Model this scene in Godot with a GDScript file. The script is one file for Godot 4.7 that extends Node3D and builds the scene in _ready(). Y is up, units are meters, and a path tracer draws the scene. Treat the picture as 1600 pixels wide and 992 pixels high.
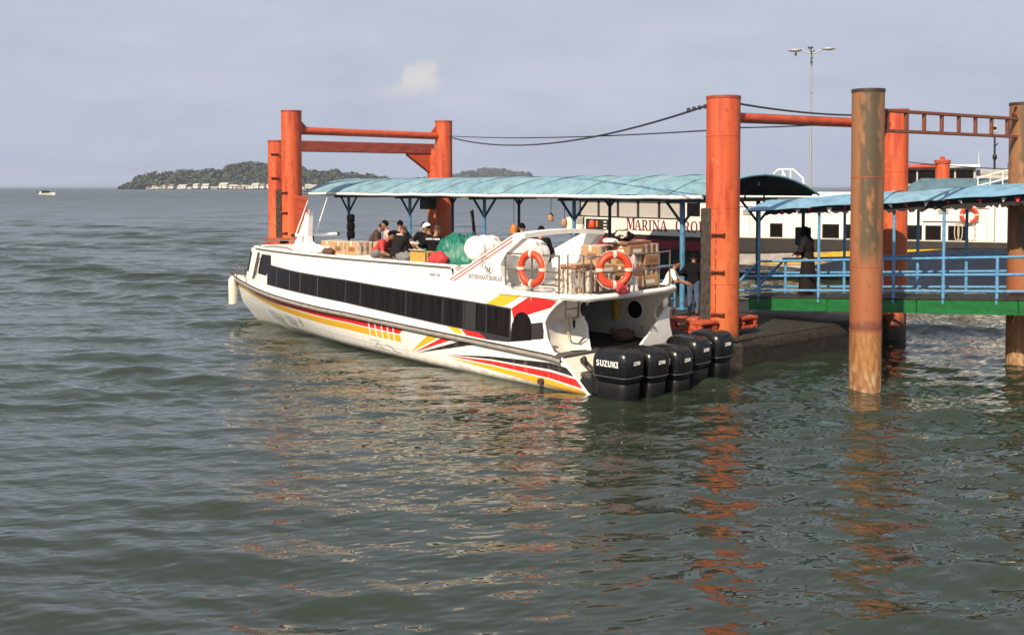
extends Node3D

# ---------------------------------------------------------------- mesh builder
class MB:
	var v := PackedVector3Array()
	var n := PackedVector3Array()
	var t := PackedVector2Array()
	var c := PackedColorArray()
	var col := Color(1, 1, 1)

	func tri(a: Vector3, b: Vector3, d: Vector3, na: Vector3, nb: Vector3, nd: Vector3, ua := Vector2.ZERO, ub := Vector2.ZERO, ud := Vector2.ZERO) -> void:
		var g := (d - a).cross(b - a)
		if g.length_squared() < 1e-16:
			return
		if g.dot(na + nb + nd) < 0.0:
			v.append(a); v.append(d); v.append(b)
			n.append(na); n.append(nd); n.append(nb)
			t.append(ua); t.append(ud); t.append(ub)
		else:
			v.append(a); v.append(b); v.append(d)
			n.append(na); n.append(nb); n.append(nd)
			t.append(ua); t.append(ub); t.append(ud)
		c.append(col); c.append(col); c.append(col)

	func ftri(a: Vector3, b: Vector3, d: Vector3, out: Vector3) -> void:
		var g := (d - a).cross(b - a)
		if g.length_squared() < 1e-16:
			return
		g = g.normalized()
		if g.dot(out) < 0.0:
			g = -g
		tri(a, b, d, g, g, g)

	func quad(a: Vector3, b: Vector3, d: Vector3, e: Vector3, out: Vector3, uv := PackedVector2Array()) -> void:
		var g := (d - a).cross(b - e)
		if g.length_squared() < 1e-16:
			return
		g = g.normalized()
		if g.dot(out) < 0.0:
			g = -g
		if uv.size() == 4:
			tri(a, b, d, g, g, g, uv[0], uv[1], uv[2])
			tri(a, d, e, g, g, g, uv[0], uv[2], uv[3])
		else:
			tri(a, b, d, g, g, g)
			tri(a, d, e, g, g, g)

	func box(at: Vector3, s: Vector3, bs := Basis(), bev := 0.0) -> MB:
		var h := s * 0.5
		bev = minf(bev, minf(h.x, minf(h.y, h.z)) * 0.9)
		for ax in 3:
			var bx := (ax + 1) % 3
			var cx := (ax + 2) % 3
			for sg in [-1.0, 1.0]:
				var p := []
				for k in [[-1, -1], [1, -1], [1, 1], [-1, 1]]:
					var q := Vector3()
					q[ax] = sg * h[ax]
					q[bx] = k[0] * (h[bx] - bev)
					q[cx] = k[1] * (h[cx] - bev)
					p.append(at + bs * q)
				var o := Vector3()
				o[ax] = sg
				quad(p[0], p[1], p[2], p[3], bs * o, PackedVector2Array([Vector2(0, 0), Vector2(s[bx], 0), Vector2(s[bx], s[cx]), Vector2(0, s[cx])]))
		if bev > 0.0:
			for ax in 3:
				var bx := (ax + 1) % 3
				var cx := (ax + 2) % 3
				for sb in [-1.0, 1.0]:
					for sc in [-1.0, 1.0]:
						var p := []
						for k in [[-1, 0], [1, 0], [1, 1], [-1, 1]]:
							var q := Vector3()
							q[ax] = k[0] * (h[ax] - bev)
							q[bx] = sb * (h[bx] if k[1] == 0 else h[bx] - bev)
							q[cx] = sc * (h[cx] - bev if k[1] == 0 else h[cx])
							p.append(at + bs * q)
						var o := Vector3()
						o[bx] = sb
						o[cx] = sc
						quad(p[0], p[1], p[2], p[3], bs * o)
			for sx in [-1.0, 1.0]:
				for sy in [-1.0, 1.0]:
					for sz in [-1.0, 1.0]:
						var sv := Vector3(sx, sy, sz)
						ftri(at + bs * (sv * Vector3(h.x, h.y - bev, h.z - bev)), at + bs * (sv * Vector3(h.x - bev, h.y, h.z - bev)), at + bs * (sv * Vector3(h.x - bev, h.y - bev, h.z)), bs * sv)
		return self

	func cyl(p0: Vector3, p1: Vector3, r0: float, r1: float, seg := 12, caps := true) -> MB:
		var d := (p1 - p0).normalized()
		var s := d.cross(Vector3.UP if absf(d.y) < 0.95 else Vector3.RIGHT).normalized()
		var w := d.cross(s)
		var len := p0.distance_to(p1)
		for i in seg:
			var a0 := TAU * i / seg
			var a1 := TAU * (i + 1) / seg
			var n0 := s * cos(a0) + w * sin(a0)
			var n1 := s * cos(a1) + w * sin(a1)
			var u0 := float(i) / seg
			var u1 := float(i + 1) / seg
			tri(p0 + n0 * r0, p0 + n1 * r0, p1 + n1 * r1, n0, n1, n1, Vector2(u0, 0), Vector2(u1, 0), Vector2(u1, len))
			tri(p0 + n0 * r0, p1 + n1 * r1, p1 + n0 * r1, n0, n1, n0, Vector2(u0, 0), Vector2(u1, len), Vector2(u0, len))
			if caps:
				ftri(p0, p0 + n0 * r0, p0 + n1 * r0, -d)
				ftri(p1, p1 + n0 * r1, p1 + n1 * r1, d)
		return self

	func tube(pts: Array, r: float, seg := 8, closed := false) -> MB:
		var m := pts.size()
		var rings := []
		var s := Vector3.ZERO
		for i in m:
			var d: Vector3
			if closed:
				d = pts[(i + 1) % m] - pts[(i + m - 1) % m]
			else:
				d = pts[mini(i + 1, m - 1)] - pts[maxi(i - 1, 0)]
			d = d.normalized()
			if s == Vector3.ZERO:
				s = d.cross(Vector3.UP if absf(d.y) < 0.95 else Vector3.RIGHT).normalized()
			s = (s - d * s.dot(d)).normalized()
			var w := d.cross(s)
			var ring := PackedVector3Array()
			for k in seg:
				ring.append(s * cos(TAU * k / seg) + w * sin(TAU * k / seg))
			rings.append(ring)
		var last := m if closed else m - 1
		for i in last:
			var j := (i + 1) % m
			var pa: Vector3 = pts[i]
			var pb: Vector3 = pts[j]
			var ra: PackedVector3Array = rings[i]
			var rb: PackedVector3Array = rings[j]
			var off := 0
			if closed and j == 0:
				var best := -9.0
				for k in seg:
					if ra[0].dot(rb[k]) > best:
						best = ra[0].dot(rb[k])
						off = k
			for k in seg:
				var l := (k + 1) % seg
				tri(pa + ra[k] * r, pa + ra[l] * r, pb + rb[(l + off) % seg] * r, ra[k], ra[l], rb[(l + off) % seg])
				tri(pa + ra[k] * r, pb + rb[(l + off) % seg] * r, pb + rb[(k + off) % seg] * r, ra[k], rb[(l + off) % seg], rb[(k + off) % seg])
		if not closed:
			for k in seg:
				var l := (k + 1) % seg
				ftri(pts[0], pts[0] + rings[0][k] * r, pts[0] + rings[0][l] * r, pts[0] - pts[1])
				ftri(pts[m - 1], pts[m - 1] + rings[m - 1][k] * r, pts[m - 1] + rings[m - 1][l] * r, pts[m - 1] - pts[m - 2])
		return self

	# polygon in the XY plane of xf, from z = 0 to z = depth
	func prism(poly: PackedVector2Array, xf: Transform3D, depth: float) -> MB:
		var idx := Geometry2D.triangulate_polygon(poly)
		var zd := xf.basis.z * depth
		for k in range(0, idx.size(), 3):
			var a: Vector3 = xf * Vector3(poly[idx[k]].x, poly[idx[k]].y, 0)
			var b: Vector3 = xf * Vector3(poly[idx[k + 1]].x, poly[idx[k + 1]].y, 0)
			var d: Vector3 = xf * Vector3(poly[idx[k + 2]].x, poly[idx[k + 2]].y, 0)
			ftri(a, b, d, -zd)
			ftri(a + zd, b + zd, d + zd, zd)
		var cw := Geometry2D.is_polygon_clockwise(poly)
		for i in poly.size():
			var p := poly[i]
			var q := poly[(i + 1) % poly.size()]
			var o2 := Vector2(q.y - p.y, p.x - q.x)
			if cw:
				o2 = -o2
			var a: Vector3 = xf * Vector3(p.x, p.y, 0)
			var b: Vector3 = xf * Vector3(q.x, q.y, 0)
			quad(a, b, b + zd, a + zd, xf.basis * Vector3(o2.x, o2.y, 0))
		return self

	# rows of equal length; smooth normals; sg turns the normals over
	func surf(rows: Array, sg := 1.0, uvs := []) -> MB:
		var h := rows.size()
		var w: int = rows[0].size()
		var nn := []
		for i in h:
			var nr := PackedVector3Array()
			for j in w:
				var du: Vector3 = rows[i][mini(j + 1, w - 1)] - rows[i][maxi(j - 1, 0)]
				var dv: Vector3 = rows[mini(i + 1, h - 1)][j] - rows[maxi(i - 1, 0)][j]
				var g := du.cross(dv)
				if g.length_squared() < 1e-14:
					var i2 := clampi(i, 1, h - 2) if h > 2 else i
					var j2 := clampi(j, 1, w - 2) if w > 2 else j
					du = rows[i2][mini(j2 + 1, w - 1)] - rows[i2][maxi(j2 - 1, 0)]
					dv = rows[mini(i2 + 1, h - 1)][j2] - rows[maxi(i2 - 1, 0)][j2]
					g = du.cross(dv)
				nr.append(g.normalized() * sg)
			nn.append(nr)
		for i in h - 1:
			for j in w - 1:
				var ua := Vector2(float(j) / (w - 1), float(i) / (h - 1))
				var ub := Vector2(float(j + 1) / (w - 1), float(i) / (h - 1))
				var uc := Vector2(float(j + 1) / (w - 1), float(i + 1) / (h - 1))
				var ud := Vector2(float(j) / (w - 1), float(i + 1) / (h - 1))
				if uvs.size() > 0:
					ua = uvs[i][j]; ub = uvs[i][j + 1]; uc = uvs[i + 1][j + 1]; ud = uvs[i + 1][j]
				tri(rows[i][j], rows[i][j + 1], rows[i + 1][j + 1], nn[i][j], nn[i][j + 1], nn[i + 1][j + 1], ua, ub, uc)
				tri(rows[i][j], rows[i + 1][j + 1], rows[i + 1][j], nn[i][j], nn[i + 1][j + 1], nn[i + 1][j], ua, uc, ud)
		return self

	func lathe(prof: Array, xf: Transform3D, seg := 16) -> MB:
		var rows := []
		for q in prof:
			var r := PackedVector3Array()
			for k in seg + 1:
				var a := TAU * k / seg
				r.append(xf * Vector3(q.x * cos(a), q.y, q.x * sin(a)))
			rows.append(r)
		var mb2 := MB.new()
		mb2.surf(rows, 1.0)
		# orient: outward is away from the axis
		var flip := 0.0
		for k in mb2.v.size():
			var loc := xf.affine_inverse() * mb2.v[k]
			flip += (xf.basis * Vector3(loc.x, 0, loc.z)).dot(mb2.n[k])
		if flip < 0.0:
			mb2 = MB.new()
			mb2.surf(rows, -1.0)
		append(mb2)
		return self

	func ball(at: Vector3, r: Vector3, bs := Basis(), seg := 14, rings := 9) -> MB:
		var rows := []
		for i in rings + 1:
			var th := PI * i / rings
			var row := PackedVector3Array()
			for k in seg + 1:
				var a := TAU * k / seg
				row.append(at + bs * (Vector3(sin(th) * cos(a), cos(th), sin(th) * sin(a)) * r))
			rows.append(row)
		var ib := bs.inverse()
		for i in rings:
			for k in seg:
				var q := [rows[i][k], rows[i][k + 1], rows[i + 1][k + 1], rows[i + 1][k]]
				var m := []
				for p in q:
					m.append((bs * ((ib * (p - at)) / (r * r))).normalized())
				tri(q[0], q[1], q[2], m[0], m[1], m[2])
				tri(q[0], q[2], q[3], m[0], m[2], m[3])
		return self

	func append(o: MB, xf := Transform3D()) -> MB:
		for i in range(0, o.v.size(), 3):
			tri(xf * o.v[i], xf * o.v[i + 1], xf * o.v[i + 2], (xf.basis * o.n[i]).normalized(), (xf.basis * o.n[i + 1]).normalized(), (xf.basis * o.n[i + 2]).normalized(), o.t[i], o.t[i + 1], o.t[i + 2])
			var m := c.size()
			if m >= 3:
				c[m - 1] = o.c[i]; c[m - 2] = o.c[i]; c[m - 3] = o.c[i]
		return self

	func mesh() -> ArrayMesh:
		var a := []
		a.resize(Mesh.ARRAY_MAX)
		a[Mesh.ARRAY_VERTEX] = v
		a[Mesh.ARRAY_NORMAL] = n
		a[Mesh.ARRAY_TEX_UV] = t
		a[Mesh.ARRAY_COLOR] = c
		var m := ArrayMesh.new()
		m.add_surface_from_arrays(Mesh.PRIMITIVE_TRIANGLES, a)
		return m


# ---------------------------------------------------------------- scene helpers
var M := {}
var names := {}
var rng := RandomNumberGenerator.new()
var nz := FastNoiseLite.new()

func numbered(called: String) -> String:
	var k: int = names.get(called, 0)
	names[called] = k + 1
	return called if k == 0 else "%s_%03d" % [called, k]

func tag(o: Node3D, label: String, category: String, group := "", kind := "") -> Node3D:
	if label: o.set_meta("label", label)
	if category: o.set_meta("category", category)
	if group: o.set_meta("group", group)
	if kind: o.set_meta("kind", kind)
	return o

func thing(called: String, label: String, category: String, at := Transform3D(), group := "") -> Node3D:
	var o := Node3D.new()
	o.name = numbered(called)
	add_child(o, true)
	o.transform = at
	tag(o, label, category, group)
	return o

func part(called: String, mb: MB, m: Material, parent: Node3D) -> MeshInstance3D:
	var o := MeshInstance3D.new()
	o.mesh = mb.mesh()
	o.material_override = m
	var k := 0
	var nm := called
	while parent.has_node(NodePath(nm)):
		k += 1
		nm = "%s_%03d" % [called, k]
	o.name = nm
	parent.add_child(o, true)
	return o

func solo(called: String, label: String, category: String, mb: MB, m: Material, group := "", at := Transform3D(), kind := "") -> MeshInstance3D:
	var o := MeshInstance3D.new()
	o.mesh = mb.mesh()
	o.material_override = m
	o.name = numbered(called)
	o.transform = at
	add_child(o, true)
	tag(o, label, category, group, kind)
	return o

func text(called: String, s: String, h: float, xf: Transform3D, m: Material, parent: Node3D, font := "Droid Sans", bold := true, squeeze := 1.0) -> MeshInstance3D:
	var tm := TextMesh.new()
	var f := SystemFont.new()
	f.font_names = PackedStringArray([font])
	f.font_weight = 700 if bold else 400
	tm.font = f
	tm.font_size = 32
	tm.pixel_size = h / 32.0 / 0.72
	tm.depth = 0.006
	tm.curve_step = 2.0
	tm.text = s
	var o := MeshInstance3D.new()
	o.mesh = tm
	o.material_override = m
	var k := 0
	var nm := called
	while parent.has_node(NodePath(nm)):
		k += 1
		nm = "%s_%03d" % [called, k]
	o.name = nm
	parent.add_child(o, true)
	o.transform = xf * Transform3D(Basis.from_scale(Vector3(squeeze, 1, 1)), Vector3.ZERO)
	return o

func mat(key: String, r: float, g: float, b: float, rough := 0.6, metal := 0.0, tex: Texture2D = null, scale := Vector3.ONE) -> StandardMaterial3D:
	var m := StandardMaterial3D.new()
	m.resource_name = key
	m.albedo_color = Color(r, g, b).linear_to_srgb()
	m.roughness = rough
	m.metallic = metal
	if tex:
		m.albedo_texture = tex
		m.uv1_triplanar = true
		m.uv1_scale = scale
	M[key] = m
	return m

func ramp(stops: Array) -> Gradient:
	var g := Gradient.new()
	var off := PackedFloat32Array()
	var cs := PackedColorArray()
	for s in stops:
		off.append(s[0])
		cs.append(Color(s[1], s[1] if s.size() < 4 else s[2], s[1] if s.size() < 4 else s[3]))
	g.offsets = off
	g.colors = cs
	return g

func noise_tex(sd: int, freq: float, stops: Array, size := 512, oct := 5, kind := FastNoiseLite.TYPE_SIMPLEX_SMOOTH) -> NoiseTexture2D:
	var nn := FastNoiseLite.new()
	nn.seed = sd
	nn.noise_type = kind
	nn.frequency = freq
	nn.fractal_octaves = oct
	var tx := NoiseTexture2D.new()
	tx.width = size
	tx.height = size
	tx.seamless = true
	tx.noise = nn
	tx.color_ramp = ramp(stops)
	return tx

func lut(pts: Array, x: float) -> float:
	if x <= pts[0][0]:
		return pts[0][1]
	for i in range(1, pts.size()):
		if x <= pts[i][0]:
			return lerpf(pts[i - 1][1], pts[i][1], (x - pts[i - 1][0]) / (pts[i][0] - pts[i - 1][0]))
	return pts[-1][1]

func V2(a: Array) -> PackedVector2Array:
	var p := PackedVector2Array()
	for q in a:
		p.append(Vector2(q[0], q[1]))
	return p

# pontoon frame: s runs along the pontoon away from the viewer, t runs across it, y up
var PU := Vector3(-0.64487, 0, -0.76429)
var PV := Vector3(0.76429, 0, -0.64487)
var PO := Vector3(4.989, 0, -24.306)
var PB := Basis(Vector3(0.64487, 0, 0.76429), Vector3.UP, Vector3(-0.76429, 0, 0.64487))
func P(s: float, t: float, y: float) -> Vector3:
	return PO + PU * s + PV * t + Vector3(0, y, 0)

# boat frame: x to starboard, y up, z aft; BX takes (x, y, forward distance)
var BT := Transform3D(Basis(Vector3(0.69615, 0, -0.7179), Vector3.UP, Vector3(0.7179, 0, 0.69615)), Vector3(2.8787, 0, -21.892))
func BX(x: float, y: float, a: float) -> Vector3:
	return BT * Vector3(x, y, -a)
func BF(x: float, y: float, a: float, turn := 0.0) -> Transform3D:
	return Transform3D(BT.basis * Basis(Vector3.UP, turn), BX(x, y, a))

func _ready() -> void:
	rng.seed = 7
	var cam := Camera3D.new()
	cam.name = "camera"
	cam.projection = Camera3D.PROJECTION_FRUSTUM
	cam.near = 0.1
	cam.far = 20000.0
	cam.size = 0.1 * 992.0 / 1600.0
	cam.frustum_offset = Vector2(0, -0.1 * 148.1 / 1600.0)
	cam.position = Vector3(0, 4.2, 0)
	cam.rotation_degrees = Vector3(-2.0, 0, 0)
	add_child(cam)
	cam.current = true
	var env := Environment.new()
	env.background_mode = Environment.BG_SKY
	env.tonemap_mode = Environment.TONE_MAPPER_LINEAR
	env.tonemap_exposure = 1.5
	env.sdfgi_enabled = true
	env.ssao_enabled = true
	env.ssil_enabled = true
	env.fog_enabled = true
	env.fog_density = 0.00010
	env.fog_light_color = Color(0.80, 0.85, 0.95)
	var sky := Sky.new()
	var sm := PanoramaSkyMaterial.new()
	sm.panorama = sky_texture()
	sky.sky_material = sm
	env.sky = sky
	var we := WorldEnvironment.new()
	we.name = "air"
	we.environment = env
	add_child(we)
	var sun := DirectionalLight3D.new()
	sun.name = "sun"
	sun.light_energy = 1.5
	sun.light_color = Color(1.0, 0.93, 0.82)
	sun.light_angular_distance = 0.6
	sun.shadow_enabled = true
	add_child(sun)
	var el := deg_to_rad(40.0)
	var to_sun := Vector3(-0.45 * cos(el), sin(el), 0.893 * cos(el))
	sun.look_at_from_position(to_sun * 50.0, Vector3.ZERO)
	materials()
	build_water()
	build_islands()
	build_pontoon()
	build_piles()
	build_shelter()
	build_gangway()
	build_ferry_near()
	build_ferry_far()
	build_lamp_and_quay()
	build_speedboat()
	build_motors()
	build_roof_cargo()
	build_stern_cargo()
	build_people()
	build_small_boat()

func sky_texture() -> ImageTexture:
	var w := 2048
	var h := 1024
	var img := Image.create_empty(w, h, false, Image.FORMAT_RGBF)
	var data := PackedFloat32Array()
	data.resize(w * h * 3)
	var n1 := FastNoiseLite.new()
	n1.seed = 11
	n1.noise_type = FastNoiseLite.TYPE_SIMPLEX_SMOOTH
	n1.frequency = 1.0
	n1.fractal_octaves = 5
	var n2 := FastNoiseLite.new()
	n2.seed = 23
	n2.noise_type = FastNoiseLite.TYPE_SIMPLEX_SMOOTH
	n2.frequency = 1.0
	n2.fractal_octaves = 4
	# the small cumulus heads: direction (azimuth, elevation) and size in degrees, brightness
	var heads := [[-5.20, 6.05, 1.0, 0.8, 0.95], [-4.75, 6.45, 0.7, 0.55, 0.8], [-5.5, 5.6, 1.2, 0.5, 0.5], [-6.7, 5.2, 1.3, 0.4, 0.28], [-4.6, 5.6, 0.8, 0.5, 0.4]]
	for j in h / 2 + 2:
		var elv := (0.5 - (j + 0.5) / h) * 180.0
		var er := deg_to_rad(elv)
		var k := clampf(elv / 40.0, 0.0, 1.0)
		var hz := exp(-maxf(elv, 0.0) / 4.5)
		var base := Vector3(0.368, 0.400, 0.480).lerp(Vector3(0.272, 0.308, 0.398), hz)
		base = base.lerp(Vector3(0.27, 0.305, 0.37), k)
		var fine := elv < 32.0
		for i in w:
			var az := wrapf((float(i) + 0.5) / w * 360.0, -180.0, 180.0)
			var c := base
			if fine or (i % 2 == 0):
				var ar := deg_to_rad(az)
				# cloud sheet: a plane overhead seen in perspective
				var d := 1.0 / (sin(maxf(er, 0.0)) + 0.12)
				var px := sin(ar) * cos(er) * d
				var pz := cos(ar) * cos(er) * d
				var q := n1.get_noise_3d(px * 0.5, pz * 0.9, 3.0) * 0.5 + 0.5
				var veil := smoothstep(0.38, 0.80, q)
				c = c.lerp(Vector3(0.45, 0.47, 0.52), veil * 0.22)
				# banks near the horizon
				var q2 := n2.get_noise_3d(sin(ar) * 7.0, elv * 0.42, cos(ar) * 7.0) * 0.5 + 0.5
				c = c.lerp(Vector3(0.43, 0.445, 0.51), smoothstep(0.42, 0.75, q2) * 0.16 * exp(-pow((elv - 7.0) / 7.0, 2.0)))
				c *= 1.0 - 0.05 * smoothstep(0.5, 0.25, q2) * exp(-pow((elv - 4.0) / 5.0, 2.0))
				if elv > 3.0 and elv < 9.0 and az > -12.0 and az < 0.0:
					var wob := n2.get_noise_3d(az * 1.3, elv * 1.6, 40.0)
					for b in heads:
						var rr: float = pow((az - b[0]) / b[2], 2.0) + pow((elv - b[1]) / b[3], 2.0)
						var m := smoothstep(1.25, 0.1, rr + wob * 1.1)
						c = c.lerp(Vector3(0.475, 0.460, 0.455), m * b[4])
				# the air is paler towards the sun behind the viewer
				var cs := cos(er) * cos(ar - deg_to_rad(206.7)) * cos(deg_to_rad(40.0)) + sin(er) * sin(deg_to_rad(40.0))
				c += Vector3(0.25, 0.23, 0.20) * pow(maxf(cs, 0.0), 6.0)
			else:
				var o := (j * w + i - 1) * 3
				c = Vector3(data[o], data[o + 1], data[o + 2])
			var p := (j * w + i) * 3
			data[p] = c.x
			data[p + 1] = c.y
			data[p + 2] = c.z
	for j in range(h / 2 + 2, h):
		for i in range(0, w):
			var p := (j * w + i) * 3
			data[p] = 0.08
			data[p + 1] = 0.09
			data[p + 2] = 0.09
	img.set_data(w, h, false, Image.FORMAT_RGBF, data.to_byte_array())
	return ImageTexture.create_from_image(img)

func materials() -> void:
	var dirt := noise_tex(1, 0.012, [[0.0, 0.72, 0.69, 0.64], [0.36, 0.90, 0.885, 0.86], [0.58, 1.0, 1.0, 1.0], [1.0, 1.0, 1.0, 1.0]])
	var faint := noise_tex(2, 0.010, [[0.0, 0.955, 0.945, 0.925], [0.45, 0.985, 0.98, 0.975], [0.7, 1.0, 1.0, 1.0]])
	var roofn := noise_tex(4, 0.012, [[0.0, 0.74, 0.73, 0.71], [0.36, 0.90, 0.90, 0.89], [0.6, 1.0, 1.0, 1.0], [1.0, 1.02, 1.02, 1.02]])
	var grime := noise_tex(3, 0.02, [[0.0, 0.35, 0.33, 0.31], [0.45, 0.72, 0.70, 0.68], [0.62, 1.0, 1.0, 1.0], [1.0, 1.0, 1.0, 1.0]])
	M["dirt"] = null
	mat("gelcoat", 0.82, 0.81, 0.785, 0.28, 0.0, faint, Vector3(0.5, 0.9, 0.5))
	mat("gelcoat_worn", 0.72, 0.67, 0.60, 0.38, 0.0, faint, Vector3(0.9, 0.5, 0.9))
	mat("white_paint", 0.78, 0.75, 0.70, 0.45, 0.0, faint, Vector3(0.6, 0.2, 0.6))
	mat("white_trim", 0.80, 0.80, 0.78, 0.45, 0.0, dirt, Vector3(0.9, 0.9, 0.9))
	mat("grey_panel", 0.42, 0.40, 0.385, 0.5, 0.0, faint, Vector3(0.8, 0.8, 0.8))
	mat("blue_post", 0.075, 0.225, 0.40, 0.45, 0.0, dirt, Vector3(1.2, 0.5, 1.2))
	mat("blue_rail", 0.11, 0.30, 0.54, 0.4, 0.0, dirt, Vector3(1.5, 1.5, 1.5))
	mat("roof_blue", 0.190, 0.340, 0.420, 0.5, 0.0, roofn, Vector3(0.35, 0.35, 0.12))
	mat("roof_blue_pale", 0.215, 0.365, 0.440, 0.5, 0.0, roofn, Vector3(0.3, 0.3, 0.15))
	mat("roof_gang", 0.165, 0.325, 0.475, 0.5, 0.0, roofn, Vector3(0.4, 0.4, 0.4))
	mat("roof_gang_pale", 0.185, 0.34, 0.46, 0.5, 0.0, roofn, Vector3(0.4, 0.4, 0.4))
	mat("roof_under_shaded", 0.05, 0.07, 0.09, 0.7)  # darker than the sheets: shade beneath the roof is put into this colour
	mat("frame_dark", 0.035, 0.06, 0.085, 0.55)
	mat("green_beam", 0.010, 0.13, 0.035, 0.45, 0.0, dirt, Vector3(0.8, 0.8, 0.8))
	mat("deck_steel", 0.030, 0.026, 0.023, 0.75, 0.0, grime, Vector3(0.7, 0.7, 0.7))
	mat("pontoon_steel_shaded", 0.022, 0.017, 0.014, 0.75, 0.0, grime, Vector3(0.5, 0.5, 0.5))  # near-black base colour carries the deep shade on the pontoon hull
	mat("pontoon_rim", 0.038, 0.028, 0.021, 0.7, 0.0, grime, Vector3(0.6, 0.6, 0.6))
	mat("rubber", 0.022, 0.021, 0.022, 0.7, 0.0, dirt, Vector3(1, 1, 1))
	mat("fender_timber", 0.055, 0.042, 0.036, 0.8, 0.0, grime, Vector3(2, 0.4, 2))
	mat("steel_rail", 0.36, 0.34, 0.32, 0.32, 0.85, dirt, Vector3(2, 2, 2))
	mat("rail_dull", 0.22, 0.20, 0.185, 0.5, 0.3)
	mat("rust_bar", 0.20, 0.062, 0.035, 0.7, 0.0, dirt, Vector3(2, 2, 2))
	mat("cable", 0.03, 0.03, 0.04, 0.7)
	mat("glass_dark", 0.015, 0.012, 0.0125, 0.22, 0.0, noise_tex(12, 0.02, [[0.0, 0.62, 0.60, 0.60], [0.5, 0.85, 0.82, 0.82], [1.0, 1.0, 1.0, 1.0]], 256, 3), Vector3(1.6, 0.12, 1.6))
	M["glass_dark"].metallic_specular = 0.3
	mat("band_black", 0.030, 0.027, 0.029, 0.35)
	mat("dark_room", 0.018, 0.014, 0.013, 0.8)
	mat("cockpit", 0.010, 0.008, 0.008, 0.9)
	mat("awning_blue", 0.075, 0.15, 0.21, 0.6, 0.0, roofn, Vector3(0.4, 0.4, 0.4))
	mat("rub_grey", 0.27, 0.25, 0.235, 0.6, 0.0, dirt, Vector3(0.5, 4, 0.5))
	mat("rub_dark", 0.06, 0.055, 0.055, 0.6)
	mat("motor_black", 0.006, 0.006, 0.007, 0.30, 0.0)
	M["motor_black"].clearcoat_enabled = true
	M["motor_black"].clearcoat = 0.3
	M["motor_black"].clearcoat_roughness = 0.12
	M["motor_black"].roughness_texture = noise_tex(14, 0.03, [[0.0, 0.7, 0.7, 0.7], [0.5, 1.0, 1.0, 1.0], [1.0, 1.6, 1.6, 1.6]], 256, 4)
	M["motor_black"].albedo_texture = noise_tex(15, 0.04, [[0.0, 0.5, 0.5, 0.5], [0.55, 0.6, 0.6, 0.6], [0.78, 1.0, 1.0, 1.0]], 256, 5)
	M["motor_black"].albedo_color = Color(0.011, 0.011, 0.012).linear_to_srgb()
	M["motor_black"].uv1_triplanar = true
	M["motor_black"].uv1_scale = Vector3(1.5, 0.8, 1.5)
	mat("motor_matt", 0.006, 0.006, 0.007, 0.5)
	mat("decal_white", 0.75, 0.75, 0.74, 0.45)
	mat("decal_tan", 0.55, 0.38, 0.26, 0.5)
	mat("decal_yellow", 0.68, 0.42, 0.025, 0.35)
	mat("decal_red", 0.64, 0.020, 0.018, 0.35)
	mat("stripe_red", 0.45, 0.09, 0.06, 0.4)
	mat("letter_red", 0.16, 0.022, 0.035, 0.5)
	mat("letter_grey", 0.30, 0.31, 0.36, 0.5)
	mat("letter_faint", 0.55, 0.55, 0.60, 0.5)
	mat("letter_tan", 0.52, 0.40, 0.25, 0.6)
	mat("letter_dark", 0.12, 0.12, 0.14, 0.5)
	mat("buoy", 0.70, 0.065, 0.024, 0.45, 0.0, faint, Vector3(2, 2, 2))
	mat("tape", 0.75, 0.62, 0.52, 0.5)
	mat("carton", 0.30, 0.150, 0.075, 0.8, 0.0, faint, Vector3(2, 2, 2))
	mat("carton_dark", 0.21, 0.098, 0.050, 0.8, 0.0, faint, Vector3(2, 2, 2))
	mat("carton_light", 0.40, 0.235, 0.12, 0.8, 0.0, faint, Vector3(2, 2, 2))
	mat("carton_print", 0.62, 0.58, 0.50, 0.7)
	mat("wrap", 0.62, 0.58, 0.53, 0.25, 0.0, noise_tex(9, 0.05, [[0.0, 0.62, 0.50, 0.40], [0.4, 0.82, 0.74, 0.66], [0.6, 1.0, 1.0, 1.0], [1.0, 1.0, 1.0, 1.0]], 256, 4), Vector3(1.5, 0.5, 1.5))
	mat("tarp", 0.005, 0.135, 0.095, 0.5, 0.0, faint, Vector3(2, 2, 2))
	mat("plastic_white", 0.78, 0.77, 0.74, 0.4, 0.0, faint, Vector3(2, 2, 2))
	mat("plastic_blue", 0.22, 0.42, 0.60, 0.35)
	mat("cloth_red", 0.42, 0.035, 0.04, 0.85, 0.0, faint, Vector3(4, 4, 4))
	mat("cloth_cream", 0.62, 0.54, 0.45, 0.85, 0.0, dirt, Vector3(4, 4, 4))
	mat("cloth_black", 0.009, 0.008, 0.009, 0.95)
	M["cloth_black"].metallic_specular = 0.2
	mat("cloth_charcoal", 0.017, 0.014, 0.015, 0.95)
	M["cloth_charcoal"].metallic_specular = 0.2
	mat("cloth_maroon", 0.055, 0.028, 0.028, 0.9)
	mat("cloth_white", 0.70, 0.67, 0.64, 0.85)
	mat("cloth_pink", 0.55, 0.36, 0.36, 0.85)
	mat("cloth_grey", 0.16, 0.16, 0.165, 0.85)
	mat("cloth_jeans", 0.055, 0.085, 0.15, 0.9)
	mat("cloth_green", 0.03, 0.22, 0.15, 0.85)
	mat("skin", 0.27, 0.125, 0.07, 0.55)
	M["skin"].vertex_color_use_as_albedo = true
	mat("hair", 0.007, 0.005, 0.004, 0.85)
	M["hair"].metallic_specular = 0.2
	mat("yellow_cloth", 0.55, 0.36, 0.02, 0.7)
	mat("sack_brown", 0.09, 0.045, 0.03, 0.85, 0.0, dirt, Vector3(4, 4, 4))
	mat("box_tan", 0.50, 0.27, 0.06, 0.75, 0.0, faint, Vector3(2, 2, 2))
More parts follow.
